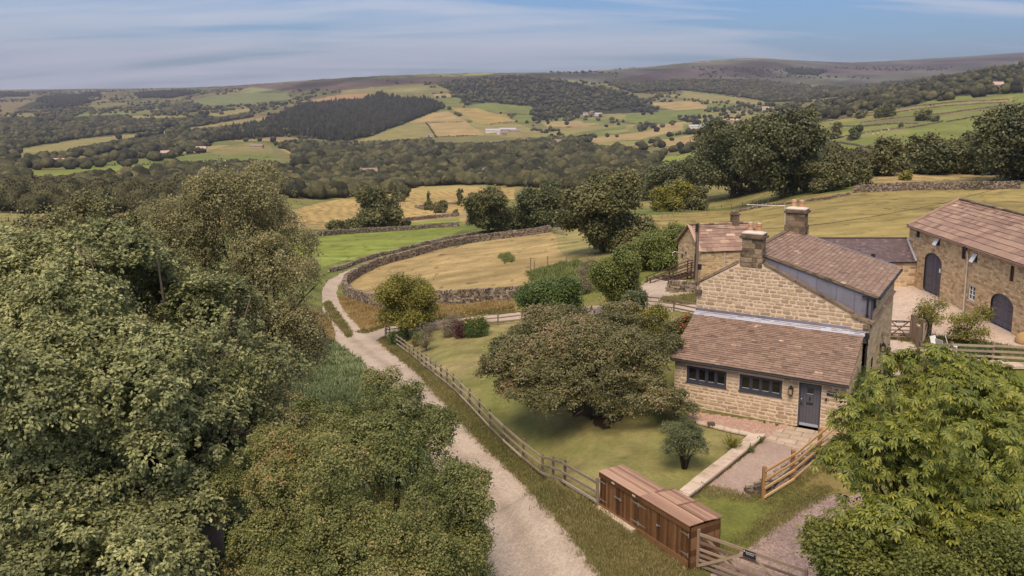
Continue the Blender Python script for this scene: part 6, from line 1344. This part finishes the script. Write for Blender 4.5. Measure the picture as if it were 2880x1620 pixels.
fence(resample(FL,2.35),1.12,(.22,.60,.98),'long grey post and rail fence curving along the track beside the lawn',OLDW,OLDP,.11,.10,.045,side=1)
FB=[gnd(u,v) for u,v in ((1086,944),(1180,937),(1262,928),(1384,916),(1446,907),(1520,898))]
fence(resample(FB,2.9),1.12,(.28,.65,1.02),'brown post and rail fence along the back of the lawn, behind the shrubs',OLDP,OLDP,.13,.09,.045,side=-1)
FB2=[gnd(u,v) for u,v in ((1820,868),(1870,872),(1925,882),(1975,892))]
fence(resample(FB2,2.6),.9,(.25,.58,.88),'short dark fence between the shrubs and the track, left of the cottage',OLDP,OLDP,.1,.09,.04,side=-1)
NF=[onz(2145,1405,T1(*onz(2145,1405,-.1)[:2])),onz(2227,1350,-.1),onz(2303,1283,-.1)]; NF.append(NF[2]+(NF[2]-NF[1])*.95); NF=[np.array([p[0],p[1],T1(p[0],p[1])]) for p in NF]
fence(NF,1.32,(.13,.50,.84,1.18),'new honey coloured timber fence beside the gravel path, partly behind the chestnut',NEWW,NEWP,.14,.085,.06,side=1)
FR=[(2672,1018),(2790,1022),(2900,1028),(3020,1034)]; FRp=[onz(u,v,T1(*onz(u,v,0)[:2])) for u,v in FR]; FRp=[np.array([p[0],p[1],T1(p[0],p[1])]) for p in ([onz(2585,1012,0)]+FRp)]
fence(FRp,1.22,(.12,.43,.74,1.06),'weathered four rail fence along the lawn on the far right',OLDW,OLDP,.15,.12,.05,side=1)
def gate(p0,p1,h,label,mr,bars=5,x=False,name='field_gate',posts=True,brace=True,lean=0):
    p0,p1=np.array(p0,float),np.array(p1,float); root=empty(name,p0,label,'gate'); d=unit((p1-p0)*[1,1,0]); L=np.linalg.norm((p1-p0)[:2]); dz=(p1-p0)[2]/L; d=np.array([d[0],d[1],dz]); n=np.array([d[1],-d[0],0])
    def bar_(a,za,b,zb,w,hh,off=0,nm='bar'): mb=MB(); mb.bar(d*a+n*off+[0,0,za],d*b+n*off+[0,0,zb],w,hh,0,random.random()); mb.build(nm,mr,root)
    zs=[.12+(h-.12)*q for q in ((0,.2,.42,.68,1) if bars==5 else (0,.17,.34,.52,.74,1))]
    for i,z in enumerate(zs): bar_(0,z,L,z,.04,.08 if i<len(zs)-1 else .10)
    mb=MB(); mb.frame(n*-.045+d*-.04+[0,0,.05],d,n,(0,0,1),.09,.09,h+.12,0,.5); mb.build('stile',mr,root)
    mb=MB(); mb.frame(n*-.045+d*(L-.05)+[0,0,.05],d,n,(0,0,1),.09,.09,h+.02,0,.5); mb.build('stile',mr,root)
    if x: bar_(.1,h,L-.1,.14,.03,.07,.045,'brace');bar_(.1,.14,L-.1,h,.03,.07,-.045,'brace')
    else:
        bar_(.03,.12,L*.5,h-.02,.03,.09,.045,'brace'); bar_(.15,h-.02,L*.5,.14,.03,.07,-.045,'brace'); bar_(L*.5,h-.03,L*.96,.14,.03,.07,.045,'brace')
    return root,d,n,L
# yard gate beside the cottage with name plate, and its posts
g0=onz(2507,985,0);g1=onz(2556,951,0); 
a=onz(2504,951,0); b=onz(2559,953,0)
gr,d,n,L=gate(a-(b-a)*.12,b,1.10,'five barred wooden yard gate with crossed braces between the cottage and a thick post',OLDP,5,True,'yard_gate')
mb=MB(); c=d*L*.5+n*.05+np.array([0,0,1.10]); mb.frame(c-d*.28-[0,0,.07],d,n,(0,0,1),.56,.02,.14); pn=mb.build('name_plate',SIGNM,gr)
q=text_obj('lettering','Farmhouse',.10,pn,tuple(c-d*.22+n*.023+np.array([0,0,-.04])),(R(90),0,math.atan2(d[1],d[0])),WHITE)
def postobj(p,w,h,label,mat,cat='post',name='gate_post',cap=.0):
    mb=MB(); mb.box(-w/2,w/2,-w/2,w/2,-.3,h-cap,0,.5)
    if cap: mb.tube([(0,0,h-cap),(0,0,h-cap*.5),(0,0,h)],[w*.62,w*.55,w*.3],8,0,.6)
    o=mb.build(name,mat); o.location=p; o.rotation_euler=(0,0,.3); tag(o,label,cat); return o
postobj(onz(2566,953,0),.26,1.55,'thick square gate post at the right end of the yard gate',OLDP)
postobj(onz(2582,968,0),.24,1.10,'shorter square post in front of the thick gate post',OLDP)
postobj(onz(2592,958,0),.2,1.35,'square post between the thick gate post and the small wicket',OLDP)
mbw=[onz(2596,962,0),onz(2612,940,0)]; gate(mbw[0],mbw[1],1.0,'small slatted wicket gate standing open beside the yard gate posts',OLDW,6,False,'wicket_gate')
fence([onz(2572,948,0),onz(2602,950,0),onz(2616,938,0)],1.1,(.35,.7,1.02),'short rail fence joining the yard gate to the wicket',OLDW,OLDP,.1,.08,.04)
# big gate at the bottom by the bin store
gp=onz(1948,1588,T1(5.9,28.2)); gp[2]=T1(gp[0],gp[1])
postobj(gp,.20,1.50,'stout round topped gate post at the end of the timber bin store',OLDP,cap=.08)
e0=gp+np.array([.14,-.12,0]); e1=onz(2330,1740,-.5); e1[2]=T1(e1[0],e1[1]); dd=unit(e1-e0); e1=e0+dd*3.6; e1[2]=T1(e1[0],e1[1])
GATEW=tinted('brown weathered gate timber',[(0,(.15,.10,.07)),(.5,(.23,.165,.115)),(1,(.33,.25,.18))],.85,3.,.4,.4,.01)
gr,d,n,L=gate(e0,e1,1.22,'weathered wooden drive gate with long diagonal braces and a black name plate',GATEW,6,False,'drive_gate')
mb=MB(); c=d*L*.5+n*.07+np.array([0,0,1.20]); mb.frame(c-d*.21-[0,0,.16],d,n,(0,0,1),.42,.015,.24); pn=mb.build('name_plate',SIGNM,gr)
text_obj('lettering','Southfield Farm\n  Farmhouse',.055,pn,tuple(c-d*.13+n*.018+np.array([0,0,0.005])),(R(90),0,math.atan2(d[1],d[0])),WHITE)
mb=MB(); mb.frame(c-d*.19+n*.016+[0,0,.01],d,n,(0,0,1),.03,.003,.05); mb.build('emblem',WHITE,pn)
# posts of the wire fence below the sycamores and in the paddock
r=np.random.RandomState(8)
WP=resample([gnd(u,v) for u,v in ((1862,614),(1900,606),(1960,596),(2030,588),(2110,578),(2160,571))],5.)
proto=None
for i,p in enumerate(WP):
    if proto is None:
        mb=MB(); mb.box(-.07,.07,-.07,.07,-.3,1.2,0,.9); proto=mb.build('fence_post',OLDP); o=proto
    else: o=proto.copy(); COL.objects.link(o)
    o.location=p; o.scale=(1,1,r.uniform(.85,1.1)); tag(o,'thin pale fence post in the row under the great sycamores','post','posts of the wire fence under the sycamores')
for i,(u,v,h_) in enumerate([(1492,762,1.5),(1503,764,1.1),(1540,752,1.3),(1593,742,1.2)]):
    o=proto.copy(); COL.objects.link(o); o.location=gnd(u,v); o.scale=(1.2,1.2,h_); tag(o,'grey fence post standing in the weeds at the right of the paddock','post','posts at the edge of the paddock')
for u,v,Y,h_,lab in ((1223,590,345,7,'thin pole standing in the hayfield left of its twin'),(1318,585,330,6,'thin pole at the right end of the hayfield'),(1124,600,400,9,'tall thin pole near the lone hayfield tree')):
    mb=MB(); mb.tube([(0,0,-.5),(0,0,h_)],[.16,.12],6); o=mb.build('utility_pole',OLDP); x=(u-1440)/F*Y; o.location=(x,Y,T1(x,Y)); tag(o,lab,'pole')
# paddock gate
pg0,pg1=gnd(1556,654),gnd(1590,662); gate(pg0,pg1,1.15,'pale wooden gate closing the far corner of the paddock',OLDW,5,False,'field_gate')
pg0,pg1=gnd(1216,690),gnd(1250,684); gate(pg0,pg1,1.1,'metal gate lying against the paddock wall by the track',BRASS,5,False,'field_gate')
# ---------------------------------------------------------------- timber bin store
WB=tinted('dark stained boards',[(0,(.07,.030,.013)),(.5,(.135,.062,.024)),(1,(.22,.115,.05))],.6,2.,.35,.3,.008,((.05,.022,.012),3.,.55,.8),.35,stretch=(3,3,.4))
WT=tinted('red brown roof boards',[(0,(.21,.115,.075)),(.5,(.33,.19,.125)),(1,(.45,.28,.185))],.62,2.,.3,.3,.006,((.20,.095,.06),4.,.60,.8),.35,stretch=(.5,3,3))
pL,pR=onz(1685.5,1324.5,1.25),onz(1939,1477.5,1.25); d_=unit((pR-pL)*[1,1,0]); Ls=np.linalg.norm((pR-pL)[:2]); ab=math.atan2(d_[1],d_[0])
bs=empty('bin_store',(pL[0],pL[1],0),'long low brown timber bin store with strap hinged doors and boarded lids','storage shed',rz=ab)
Wb=1.15; r=np.random.RandomState(4)
# local x along front, y to the back; front at y=0
zb0=-.35; zft=1.13
mb=MB(); mb.box(.0,Ls,.06,.10,zb0,zft,0,.2); 
for i in range(9): mb.box(0,.03,.06+i*(Wb-.06)/9+.003,.06+(i+1)*(Wb-.06)/9-.003,zb0,1.16,0,r.rand())
for i in range(7): mb.box(Ls-.03,Ls,.06,Wb+.25,zb0+i*.22+.003,zb0+(i+1)*.22-.003 if i<6 else 1.12,0,r.rand())
mb.box(0,Ls,Wb-.04,Wb,zb0,1.05,0,.4); mb.box(Ls-2.35,Ls,Wb+.22,Wb+.26,zb0,1.0,0,.4)
mb.build('carcass',WB,bs)
dx=[.03,1.12,2.30,3.42,Ls-.03]
for i in range(4):
    a,b=dx[i]+.012,dx[i+1]-.012; mb=MB(); nb=int((b-a)/.115); w=(b-a)/nb
    for k in range(nb): mb.box(a+w*k+.003,a+w*(k+1)-.003,.02,.055,-.05 if i<2 else -.25,1.02,0,r.rand())
    mb.box(a,b,-.005,.018,-.14 if i<2 else -.3,-.02,0,.95); dr=mb.build('door',WB,bs)
    hs=a if i in (0,2) else b; sgn=1 if i in (0,2) else -1
    for zz in (.86,.16):
        mb=MB(); mb.poly([(hs,.010,zz-.035),(hs+sgn*.42,.010,zz-.006),(hs+sgn*.42,.010,zz+.006),(hs,.010,zz+.035)],(0,.008,0)); mb.box(hs-.015,hs+.015,.0,.018,zz-.08,zz+.08); mb.build('strap_hinge',BRASS,dr)
mb=MB(); mb.bar((.92,.0,.62),(1.36,.0,.62),.02,.03); mb.box(.98,1.02,-.02,.01,.58,.66); mb.box(1.24,1.30,-.02,.01,.57,.67); mb.build('bolt',BRASS,bs)
mb=MB(); mb.tube([(3.34+.035*math.cos(t),-.01,.56+.035*math.sin(t)) for t in np.linspace(0,6.3,12)],.012,6); mb.bar((3.36,-.005,.56),(3.5,-.005,.58),.015,.025); mb.build('ring_latch',BRASS,bs)
mb=MB(); 
for i in range(2): mb.box(i*Ls/2+.002,(i+1)*Ls/2-.002,-.012,.018,1.02,1.19,0,.3+.3*i)
mb.build('fascia',WB,bs)
for x in (.78,1.98): mb=MB(); mb.box(x,x+.17,-.024,-.013,1.08,1.14); mb.build('maker_plate',plain('pale label',(.5,.47,.45),.5),bs)
# top boards: gently sloping back
zt0,zt1=1.25,1.19; mb=MB(); nb=9
for i in range(nb):
    y0,y1=-.03+(Wb-.02+.03)*i/nb,-.03+(Wb+.01)*(i+1)/nb; xe=2.42 if y1>.62 else Ls+.03
    for (xa,xb) in ((-.03,2.42),(2.424,xe)):
        if xb>xa: mb.poly([(xa,y0+.002,zt0),(xb,y0+.002,zt0),(xb,y1-.002,zt0-.003),(xa,y1-.002,zt0-.003)],(0,0,-.03),0,r.rand())
mb.build('roof_boards',WT,bs)
for k,(xa,xb) in enumerate(((2.50,3.62),(3.66,Ls+.06))):
    mb=MB(); n_=6
    for i in range(n_):
        y0,y1=.63+(Wb+.32-.63)*i/n_,.63+(Wb+.32-.63)*(i+1)/n_
        za,zb2=1.27-.03*i/n_*2,1.27-.03*(i+1)/n_*2; mb.poly([(xa,y0+.002,za),(xb,y0+.002,za),(xb,y1-.002,zb2),(xa,y1-.002,zb2)],(0,0,-.028),0,r.rand())
    mb.bar((xa+.03,.64,1.285),(xa+.03,Wb+.31,1.225),.05,.03,0,.1); mb.build('lid',WT,bs)
mb=MB(); mb.box(.02,.16,.2,.34,-.5,-.1,0,.5); mb.box(.02,.16,Wb-.2,Wb-.06,-.5,0,0,.5); mb.build('bearer',OLDP,bs)
mb=MB(); mb.box(-.1,2.2,-.22,.9,-.3,-.02-.14,0,.6); o=mb.build('stone_slab',PAV); o.location=(pL[0],pL[1],0.07); o.rotation_euler=(0,0,ab); tag(o,'flat concrete slab under the left half of the bin store','slab')
# ---------------------------------------------------------------- grass, bracken and weeds (uncountable)
def grassfield(name,label,polys,n,h0,h1,kind,seed,w=.03,ymax=150,clump=6,cat='grass',lean=.35,lay=None):
    r=np.random.RandomState(seed); m=np.zeros(len(XX),bool)
    for p in polys: m|=inpoly(pu,pv,p)&(YY<ymax)&(YY>24)
    idx=np.nonzero(m)[0]; ar=AR[idx]*np.clip(90/YY[idx],.3,3)**1.2; k=idx[r.choice(len(idx),n,p=ar/ar.sum())]
    x=np.repeat(XX[k]+r.normal(0,.12,n),clump)+r.normal(0,.07,n*clump); y=np.repeat(YY[k]+r.normal(0,.15,n),clump)+r.normal(0,.07,n*clump)
    if lay is not None:
        z0=terr(x,y); a,b=projn(x,y,z0); ok=~inpoly(a,b,lay); x,y=x[ok],y[ok]
    z=terr(x,y); N=len(x); h=r.uniform(h0,h1,N)*(.6+.8*vnoise(x/1.3,y/1.3)); D=unit(np.stack([r.normal(0,lean,N),r.normal(0,lean,N),np.ones(N)],1)); Nn=unit(np.cross(D,rdir(r,N)))
    V,Fq=leafquads(np.stack([x,y,z],1)+D*h[:,None]*.45,D,Nn,h,np.full(N,w)*r.uniform(.7,1.5,N)*np.clip(y/50,.8,2.2),.08)
    t=np.clip(.55*vnoise(x/2.5+seed,y/2.5)+.45*r.rand(N),0,1); o=fol_obj(name,(V,Fq,t),LM[kind]); tag(o,label,cat,kind='stuff'); return o
grassfield('verge_grass','rough green grass along the verge between the track and the fence',[[(1061,958),(1084,945),(1170,1015),(1283,1109),(1332,1160),(1396,1231),(1524,1345),(1690,1432),(1820,1520),(1960,1600),(1940,1640),(1700,1640),(1588,1487),(1487,1375),(1325,1219),(1175,1049),(1108,996)]],sz(6500),.06,.24,'vgrass',1,.026,150,7)
grassfield('long_dry_grass','long golden dry grass between the track and the paddock wall',[[(1030,935),(985,893),(960,855),(955,835),(985,845),(1070,872),(1300,860),(1450,850),(1440,868),(1300,882),(1147,897),(1080,915)],[(820,895),(870,880),(918,890),(934,925),(938,962),(900,975),(820,965)]],sz(9000),.18,.5,'goldg',2,.035,160,7)
grassfield('track_grass','short grass growing between the wheel tracks',[LSTRIP,[(1000,935),(1030,938),(1080,922),(1300,893),(1449,880),(1449,872),(1300,885),(1080,914)],[(1860,838),(1975,825),(1975,860),(1870,852)],[(2480,948),(2640,950),(2760,962),(2880,985),(2960,1000),(2960,1016),(2760,985),(2600,975)]],sz(3500),.1,.35,'vgrass',3,.03,160,6)
grassfield('bracken','pale green bracken covering the bank beside the track',[[(830,960),(900,950),(936,966),(1010,1025),(1058,1082),(1110,1140),(1180,1260),(1230,1400),(1000,1400),(800,1300),(780,1000)]],sz(8000),.35,.75,'fern',4,.09,110,8,'bracken',.9)
grassfield('lawn_edge_grass','tufts of grass along the drive edge and garden borders',[[(1960,1600),(2035,1578),(2112,1531),(2221,1460),(2324,1397),(2340,1380),(2300,1360),(2200,1420),(2100,1500),(2000,1570)],[(2145,1418),(2230,1360),(2320,1290),(2340,1300),(2240,1380),(2150,1430)],[(1975,1362),(2100,1396),(2150,1388),(2150,1402),(2095,1412),(1980,1384)],[(2480,1035),(2520,990),(2600,985),(2640,1010),(2600,1050)]],sz(3000),.05,.16,'vgrass',5,.02,80,7)
grassfield('undergrowth','dark tangled undergrowth under the oak and the hawthorn',[[(300,1100),(800,1250),(1000,1400),(1200,1500),(1350,1560),(1400,1750),(900,1900),(200,1900),(-100,1500)]],sz(6000),.3,.9,'shrub',6,.07,70,7,'undergrowth',.8)
grassfield('rushes','scattered rushes and docks in the paddock weeds',[[(1480,768),(1620,735),(1680,760),(1640,800),(1500,800)],[(1400,722),(1430,712),(1450,735),(1420,742)]],sz(1200),.3,.8,'willow',7,.04,170,7,'weeds',.4)
# a fern and small plants by the retaining wall, ivy on the cottage
def tuft(u,v,z,n,h,kind,name,label,seed,w=.05,lean=.6,cat='plant'):
    r=np.random.RandomState(seed); p=onz(u,v,z); p[2]=max(z,T1(p[0],p[1])); D=unit(np.stack([r.normal(0,lean,n),r.normal(0,lean,n),np.full(n,1.)],1)); hh=h*r.uniform(.4,1.1,n)
    P=D*hh[:,None]*r.uniform(.3,.9,n)[:,None]; N=unit(np.cross(D,rdir(r,n))); V,Fq=leafquads(P,D,N,hh*.5,np.full(n,w)); o=fol_obj(name,(V,Fq,r.rand(n)),LM[kind]); o.location=p; tag(o,label,cat)
tuft(2060,1263,.0,150,.75,'lime','fern','bright fern tuft growing against the retaining wall',1)
tuft(2140,1245,-.1,60,.35,'willow','small_plant','pale leafy plant at the upper end of the path side of the retaining wall',2)
tuft(2113,1272,-.1,70,.35,'willow','small_plant','pale leafy plant halfway down the path side of the retaining wall',3)
tuft(1975,1372,-.1,60,.25,'lime','small_plant','bright weed at the low end of the retaining wall',4)
tuft(2150,1190,-.12,40,.15,'shrub','small_plant','weed growing at the foot of the front wall under the second window',5,.03)
tuft(2185,1197,-.12,50,.16,'shrub','small_plant','weed growing at the foot of the front wall left of the door',6,.03)
tuft(1645,1155,-.6,60,.9,'dark','spiky_plant','dark sword leaved plant in the bed under the garden tree',7,.06,.3)
r=np.random.RandomState(2); n=1500; q=np.array(EA)*[1,1,0]; t=r.rand(n)**1.3; P=np.array([q+A_*(8.52+.04)+B_*(1.1+2.2*a_)*1. for a_ in r.rand(n)]); P[:,2]=2.3*r.rand(n)**1.2; P+=r.normal(0,.08,(n,3)); N=unit(A_+rdir(r,n)*.6); D=unit(np.cross(N,rdir(r,n))); V,Fq=leafquads(P-q,D,N,np.full(n,.12),np.full(n,.10)); o=fol_obj('climber',(V,Fq,r.rand(n)*.7),LM['shrub']); o.location=q; tag(o,'dark green climber on the side wall of the lean-to','plant')
mb=MB(); mb.box(-.16,.16,-.1,.1,-.05,.14,0,.1); o=mb.build('stone_block',STD); p=onz(2000,1196,-.02); o.location=p; tag(o,'small dark stone block on the kerb of the gravel strip','stone')
# boulder at the right edge
V=[];mbm=bmesh_boulder=None
import bmesh
bm_=bmesh.new(); bmesh.ops.create_icosphere(bm_,subdivisions=3,radius=1)
for v in bm_.verts: v.co*=1+.35*(vnoise(np.array([v.co.x*1.7+5]),np.array([v.co.y*1.7+v.co.z*1.3]))[0]-.5)
me=bpy.data.meshes.new('boulder'); bm_.to_mesh(me); me.materials.append(tinted('yellow sandstone boulder',[(0,(.42,.27,.12)),(1,(.55,.38,.19))],.9,4,.3,.6,.03)); o=link('boulder',me); o.location=onz(2888,960,0); o.scale=(.6,.55,.55); tag(o,'yellow sandstone boulder at the right edge below the second barn door','boulder')
# ---------------------------------------------------------------- livestock
def animal(name,bodycol,L,label,group,spots):
    bm_=bmesh.new()
    def blob(c,s,sub=2):
        g=bmesh.ops.create_icosphere(bm_,subdivisions=sub,radius=1); 
        for v in g['verts']: v.co=Vector((v.co.x*s[0]+c[0],v.co.y*s[1]+c[1],v.co.z*s[2]+c[2]))
    blob((0,0,.62*L),(.46*L,.22*L,.24*L)); blob((.5*L,0,.80*L),(.13*L,.09*L,.10*L)); blob((.40*L,0,.72*L),(.15*L,.10*L,.13*L)); blob((.62*L,0,.75*L),(.09*L,.06*L,.07*L))
    for x in (-.3,.3):
        for y in (-.11,.11): blob((x*L,y*L,.22*L),(.045*L,.04*L,.24*L),1)
    for y in (-.1,.1): blob((.46*L,y*L,.86*L),(.03*L,.05*L,.02*L),1)
    me=bpy.data.meshes.new(name); bm_.to_mesh(me); bm_.free()
    mt=plain(name+' coat',bodycol,.95,.1,0,.1); me.materials.append(mt); first=None
    rr=np.random.RandomState(5)
    rm=None
    for (u,v) in spots:
        p=gnd(u,v); o=link(name,me); o.location=p; o.rotation_euler=(0,0,rr.uniform(0,6.28)); tag(o,label,name,group)
    return
animal('sheep',(.72,.66,.56),1.35,'white sheep grazing on the green hillside below the lone dark tree','sheep grazing on the hillside',[(2415,377),(2436,377),(2446,373),(2455,379),(2470,377),(2480,372),(2487,373),(2500,368),(2497,364),(2850,287),(2772,288),(2535,315),(2560,312)])
animal('cow',(.05,.04,.035),2.1,'dark cow grazing at the top of the green hillside','cattle on the hillside',[(2604,303),(2617,300),(2626,299),(2575,298)])
# ---------------------------------------------------------------- far houses and farm buildings
def house(u,v,Y,L,Wd,h,rf,rot,label,wallc,roofc,name='farmhouse',group=None,chim=False,winn=3):
    X=(u-1440)/F*Y; root=empty(name,(X,Y,T1(X,Y)),label,'building',group,rz=R(rot)); mb=MB(); mb.box(-L/2,L/2,-Wd/2,Wd/2,-2.5,h,0,.5)
    for x in (-L/2,L/2): s_=.02 if x>0 else -.02; mb.poly([(x,-Wd/2,h),(x,Wd/2,h),(x,0,h+rf)],(-s_*10,0,0),0,.5)
    mb.build('wall',wallc,root); mb=MB(); e=.5; k=rf/(Wd/2)
    for sg in (-1,1): mb.poly([(-L/2-e,sg*(Wd/2+e),h-e*k+.05),(L/2+e,sg*(Wd/2+e),h-e*k+.05),(L/2+e,0,h+rf+.05),(-L/2-e,0,h+rf+.05)],(0,0,.22),0,.5)
    rfo=mb.build('roof',roofc,root)
    if chim:
        for x in (-L/2+.6,L/2-.6): mb=MB(); mb.box(x-.5,x+.5,-.4,.4,h+rf-.6,h+rf+1.4); mb.build('chimney',STD,rfo)
    for i in range(winn):
        x=-L/2+L*(i+.5)/winn; mb=MB(); mb.box(x-.55,x+.55,-Wd/2-.05,-Wd/2+.02,h*.5,h*.5+1.3); mb.build('window',BLK,root)
FWALL=plain('far stone wall',(.36,.28,.21),.9,.2); FPALE=plain('pale rendered wall',(.60,.52,.46),.9,.2); FROOF=plain('far stone roof',(.26,.19,.16),.9,.2); FGREY=plain('grey sheet roof',(.42,.40,.43),.7,.3); FRED=plain('pinkish sheet roof',(.46,.31,.27),.8,.2)
HS=[(1036,490,900,17,8,6,3.5,20,'stone farmhouse half hidden among the valley trees left of centre',FWALL,FROOF,1),
 (1000,486,930,10,7,4,2.5,70,'small stone building beside the half hidden valley farmhouse',FWALL,FROOF,0),
 (1385,388,2150,34,14,5,3,10,'long white roofed shed at the left of the hill farm',FPALE,FGREY,0),(1405,390,2120,26,14,5,3,95,'pale gabled barn in the middle of the hill farm',FPALE,FGREY,0),
 (1428,388,2180,40,16,6,3,5,'dark roofed long shed at the back of the hill farm',FWALL,FGREY,0),(1448,390,2150,26,12,5,3,15,'stone barn at the right end of the hill farm',FWALL,FROOF,0),(1416,394,2080,14,9,6,3.5,40,'stone farmhouse in front of the hill farm sheds',FWALL,FROOF,1),
 (1208,391,2100,14,8,4,2.5,10,'small white cottage at the foot of the straw hill',FPALE,FROOF,0),
 (1562,412,1500,18,9,7,4,20,'pale stone house in the trees right of the hill farm',FPALE,FROOF,1),(1545,416,1480,14,8,5,3,100,'small pale barn beside the house right of the hill farm',FPALE,FROOF,0),
 (1645,329,2750,16,9,6,3,0,'pale house at the left of the far hamlet',FPALE,FROOF,0),(1662,326,2800,14,9,6,3,40,'stone house in the middle of the far hamlet',FWALL,FROOF,0),(1680,329,2750,22,10,5,3,10,'long building at the right of the far hamlet',FPALE,FGREY,0),
 (1960,332,1900,40,9,4,2.5,0,'row of low pale buildings left of the sycamores in the valley village',FPALE,FGREY,0),(2035,326,1900,14,9,6,3.5,30,'red roofed house in the valley village',FPALE,FRED,0),(2060,333,1850,16,9,5,3,-10,'stone house with pink roof in the valley village',FWALL,FRED,0),(2103,307,2300,10,8,7,3,0,'white cottage gable above the valley village',FPALE,FROOF,0),(2145,303,2350,20,9,6,3,10,'pale houses at the top of the valley village',FPALE,FRED,0),
 (145,452,1050,34,14,5,3,-6,'pink roofed long barn among the trees on the far left',FWALL,FRED,0),(466,463,1250,12,8,5,3,40,'pale cottage at the wood edge on the left',FPALE,FRED,0),(568,424,1350,14,8,5,3,10,'small red house at the corner of the striped green field',FWALL,FRED,0),(724,403,1500,22,9,4,2,-5,'dark barn on top of the striped green field',FWALL,FROOF,0),
 (2787,262,1300,16,9,7,4,10,'stone house among trees high on the right hillside',FWALL,FRED,1),(2878,268,1150,12,9,8,4,10,'tall stone house at the right edge of the hillside',FWALL,FROOF,1),(1365,512,880,9,7,5,3.5,60,'white gable showing in the valley wood above the hayfield',FPALE,FROOF,0)]
for i,(u,v,Y,L,Wd,h,rf,rot,lab,wc,rc,ch) in enumerate(HS):
    house(u,v,Y,L,Wd,h,rf,rot,lab,wc,rc,chim=bool(ch),name='farmhouse' if 'house' in lab or 'cottage' in lab else 'farm_building')
mb=MB(); mb.tube([(0,0,-2),(0,0,34)],[.9,.4],6); o=mb.build('radio_mast',FROOF); X=(1219-1440)/F*4350; o.location=(X,4350,T1(X,4350)); tag(o,'thin radio mast on the moor skyline','mast')
mb=MB(); mb.tube([(0,0,-2),(0,0,14)],[4,3],8); o=mb.build('stone_tower',STD); X=(1887-1440)/F*5400; o.location=(X,5400,T1(X,5400)+2); tag(o,'tiny dark cairn on the moor skyline right of centre','cairn')
# white seat by the right fence
def chair(u,v,label,a):
    p=onz(u,v,0); root=empty('garden_chair',p,label,'chair',rz=a); mb=MB(); mb.box(-.25,.25,-.25,.25,.38,.42); mb.build('seat',WHITE,root); mb=MB(); mb.poly([(-.25,.23,.42),(.25,.23,.42),(.25,.38,.9),(-.25,.38,.9)],(0,.03,0)); mb.build('backrest',WHITE,root)
    for x in (-.22,.22):
        for y in (-.22,.22): mb=MB(); mb.box(x-.02,x+.02,y-.02,y+.02,0,.38); mb.build('leg',WHITE,root)
chair(2636,990,'white garden chair left of the other two, behind the right hand fence',.5); chair(2650,994,'white garden chair lying between its neighbours behind the right hand fence',2.); chair(2677,990,'white garden chair nearest the fence post on the right',1.2)
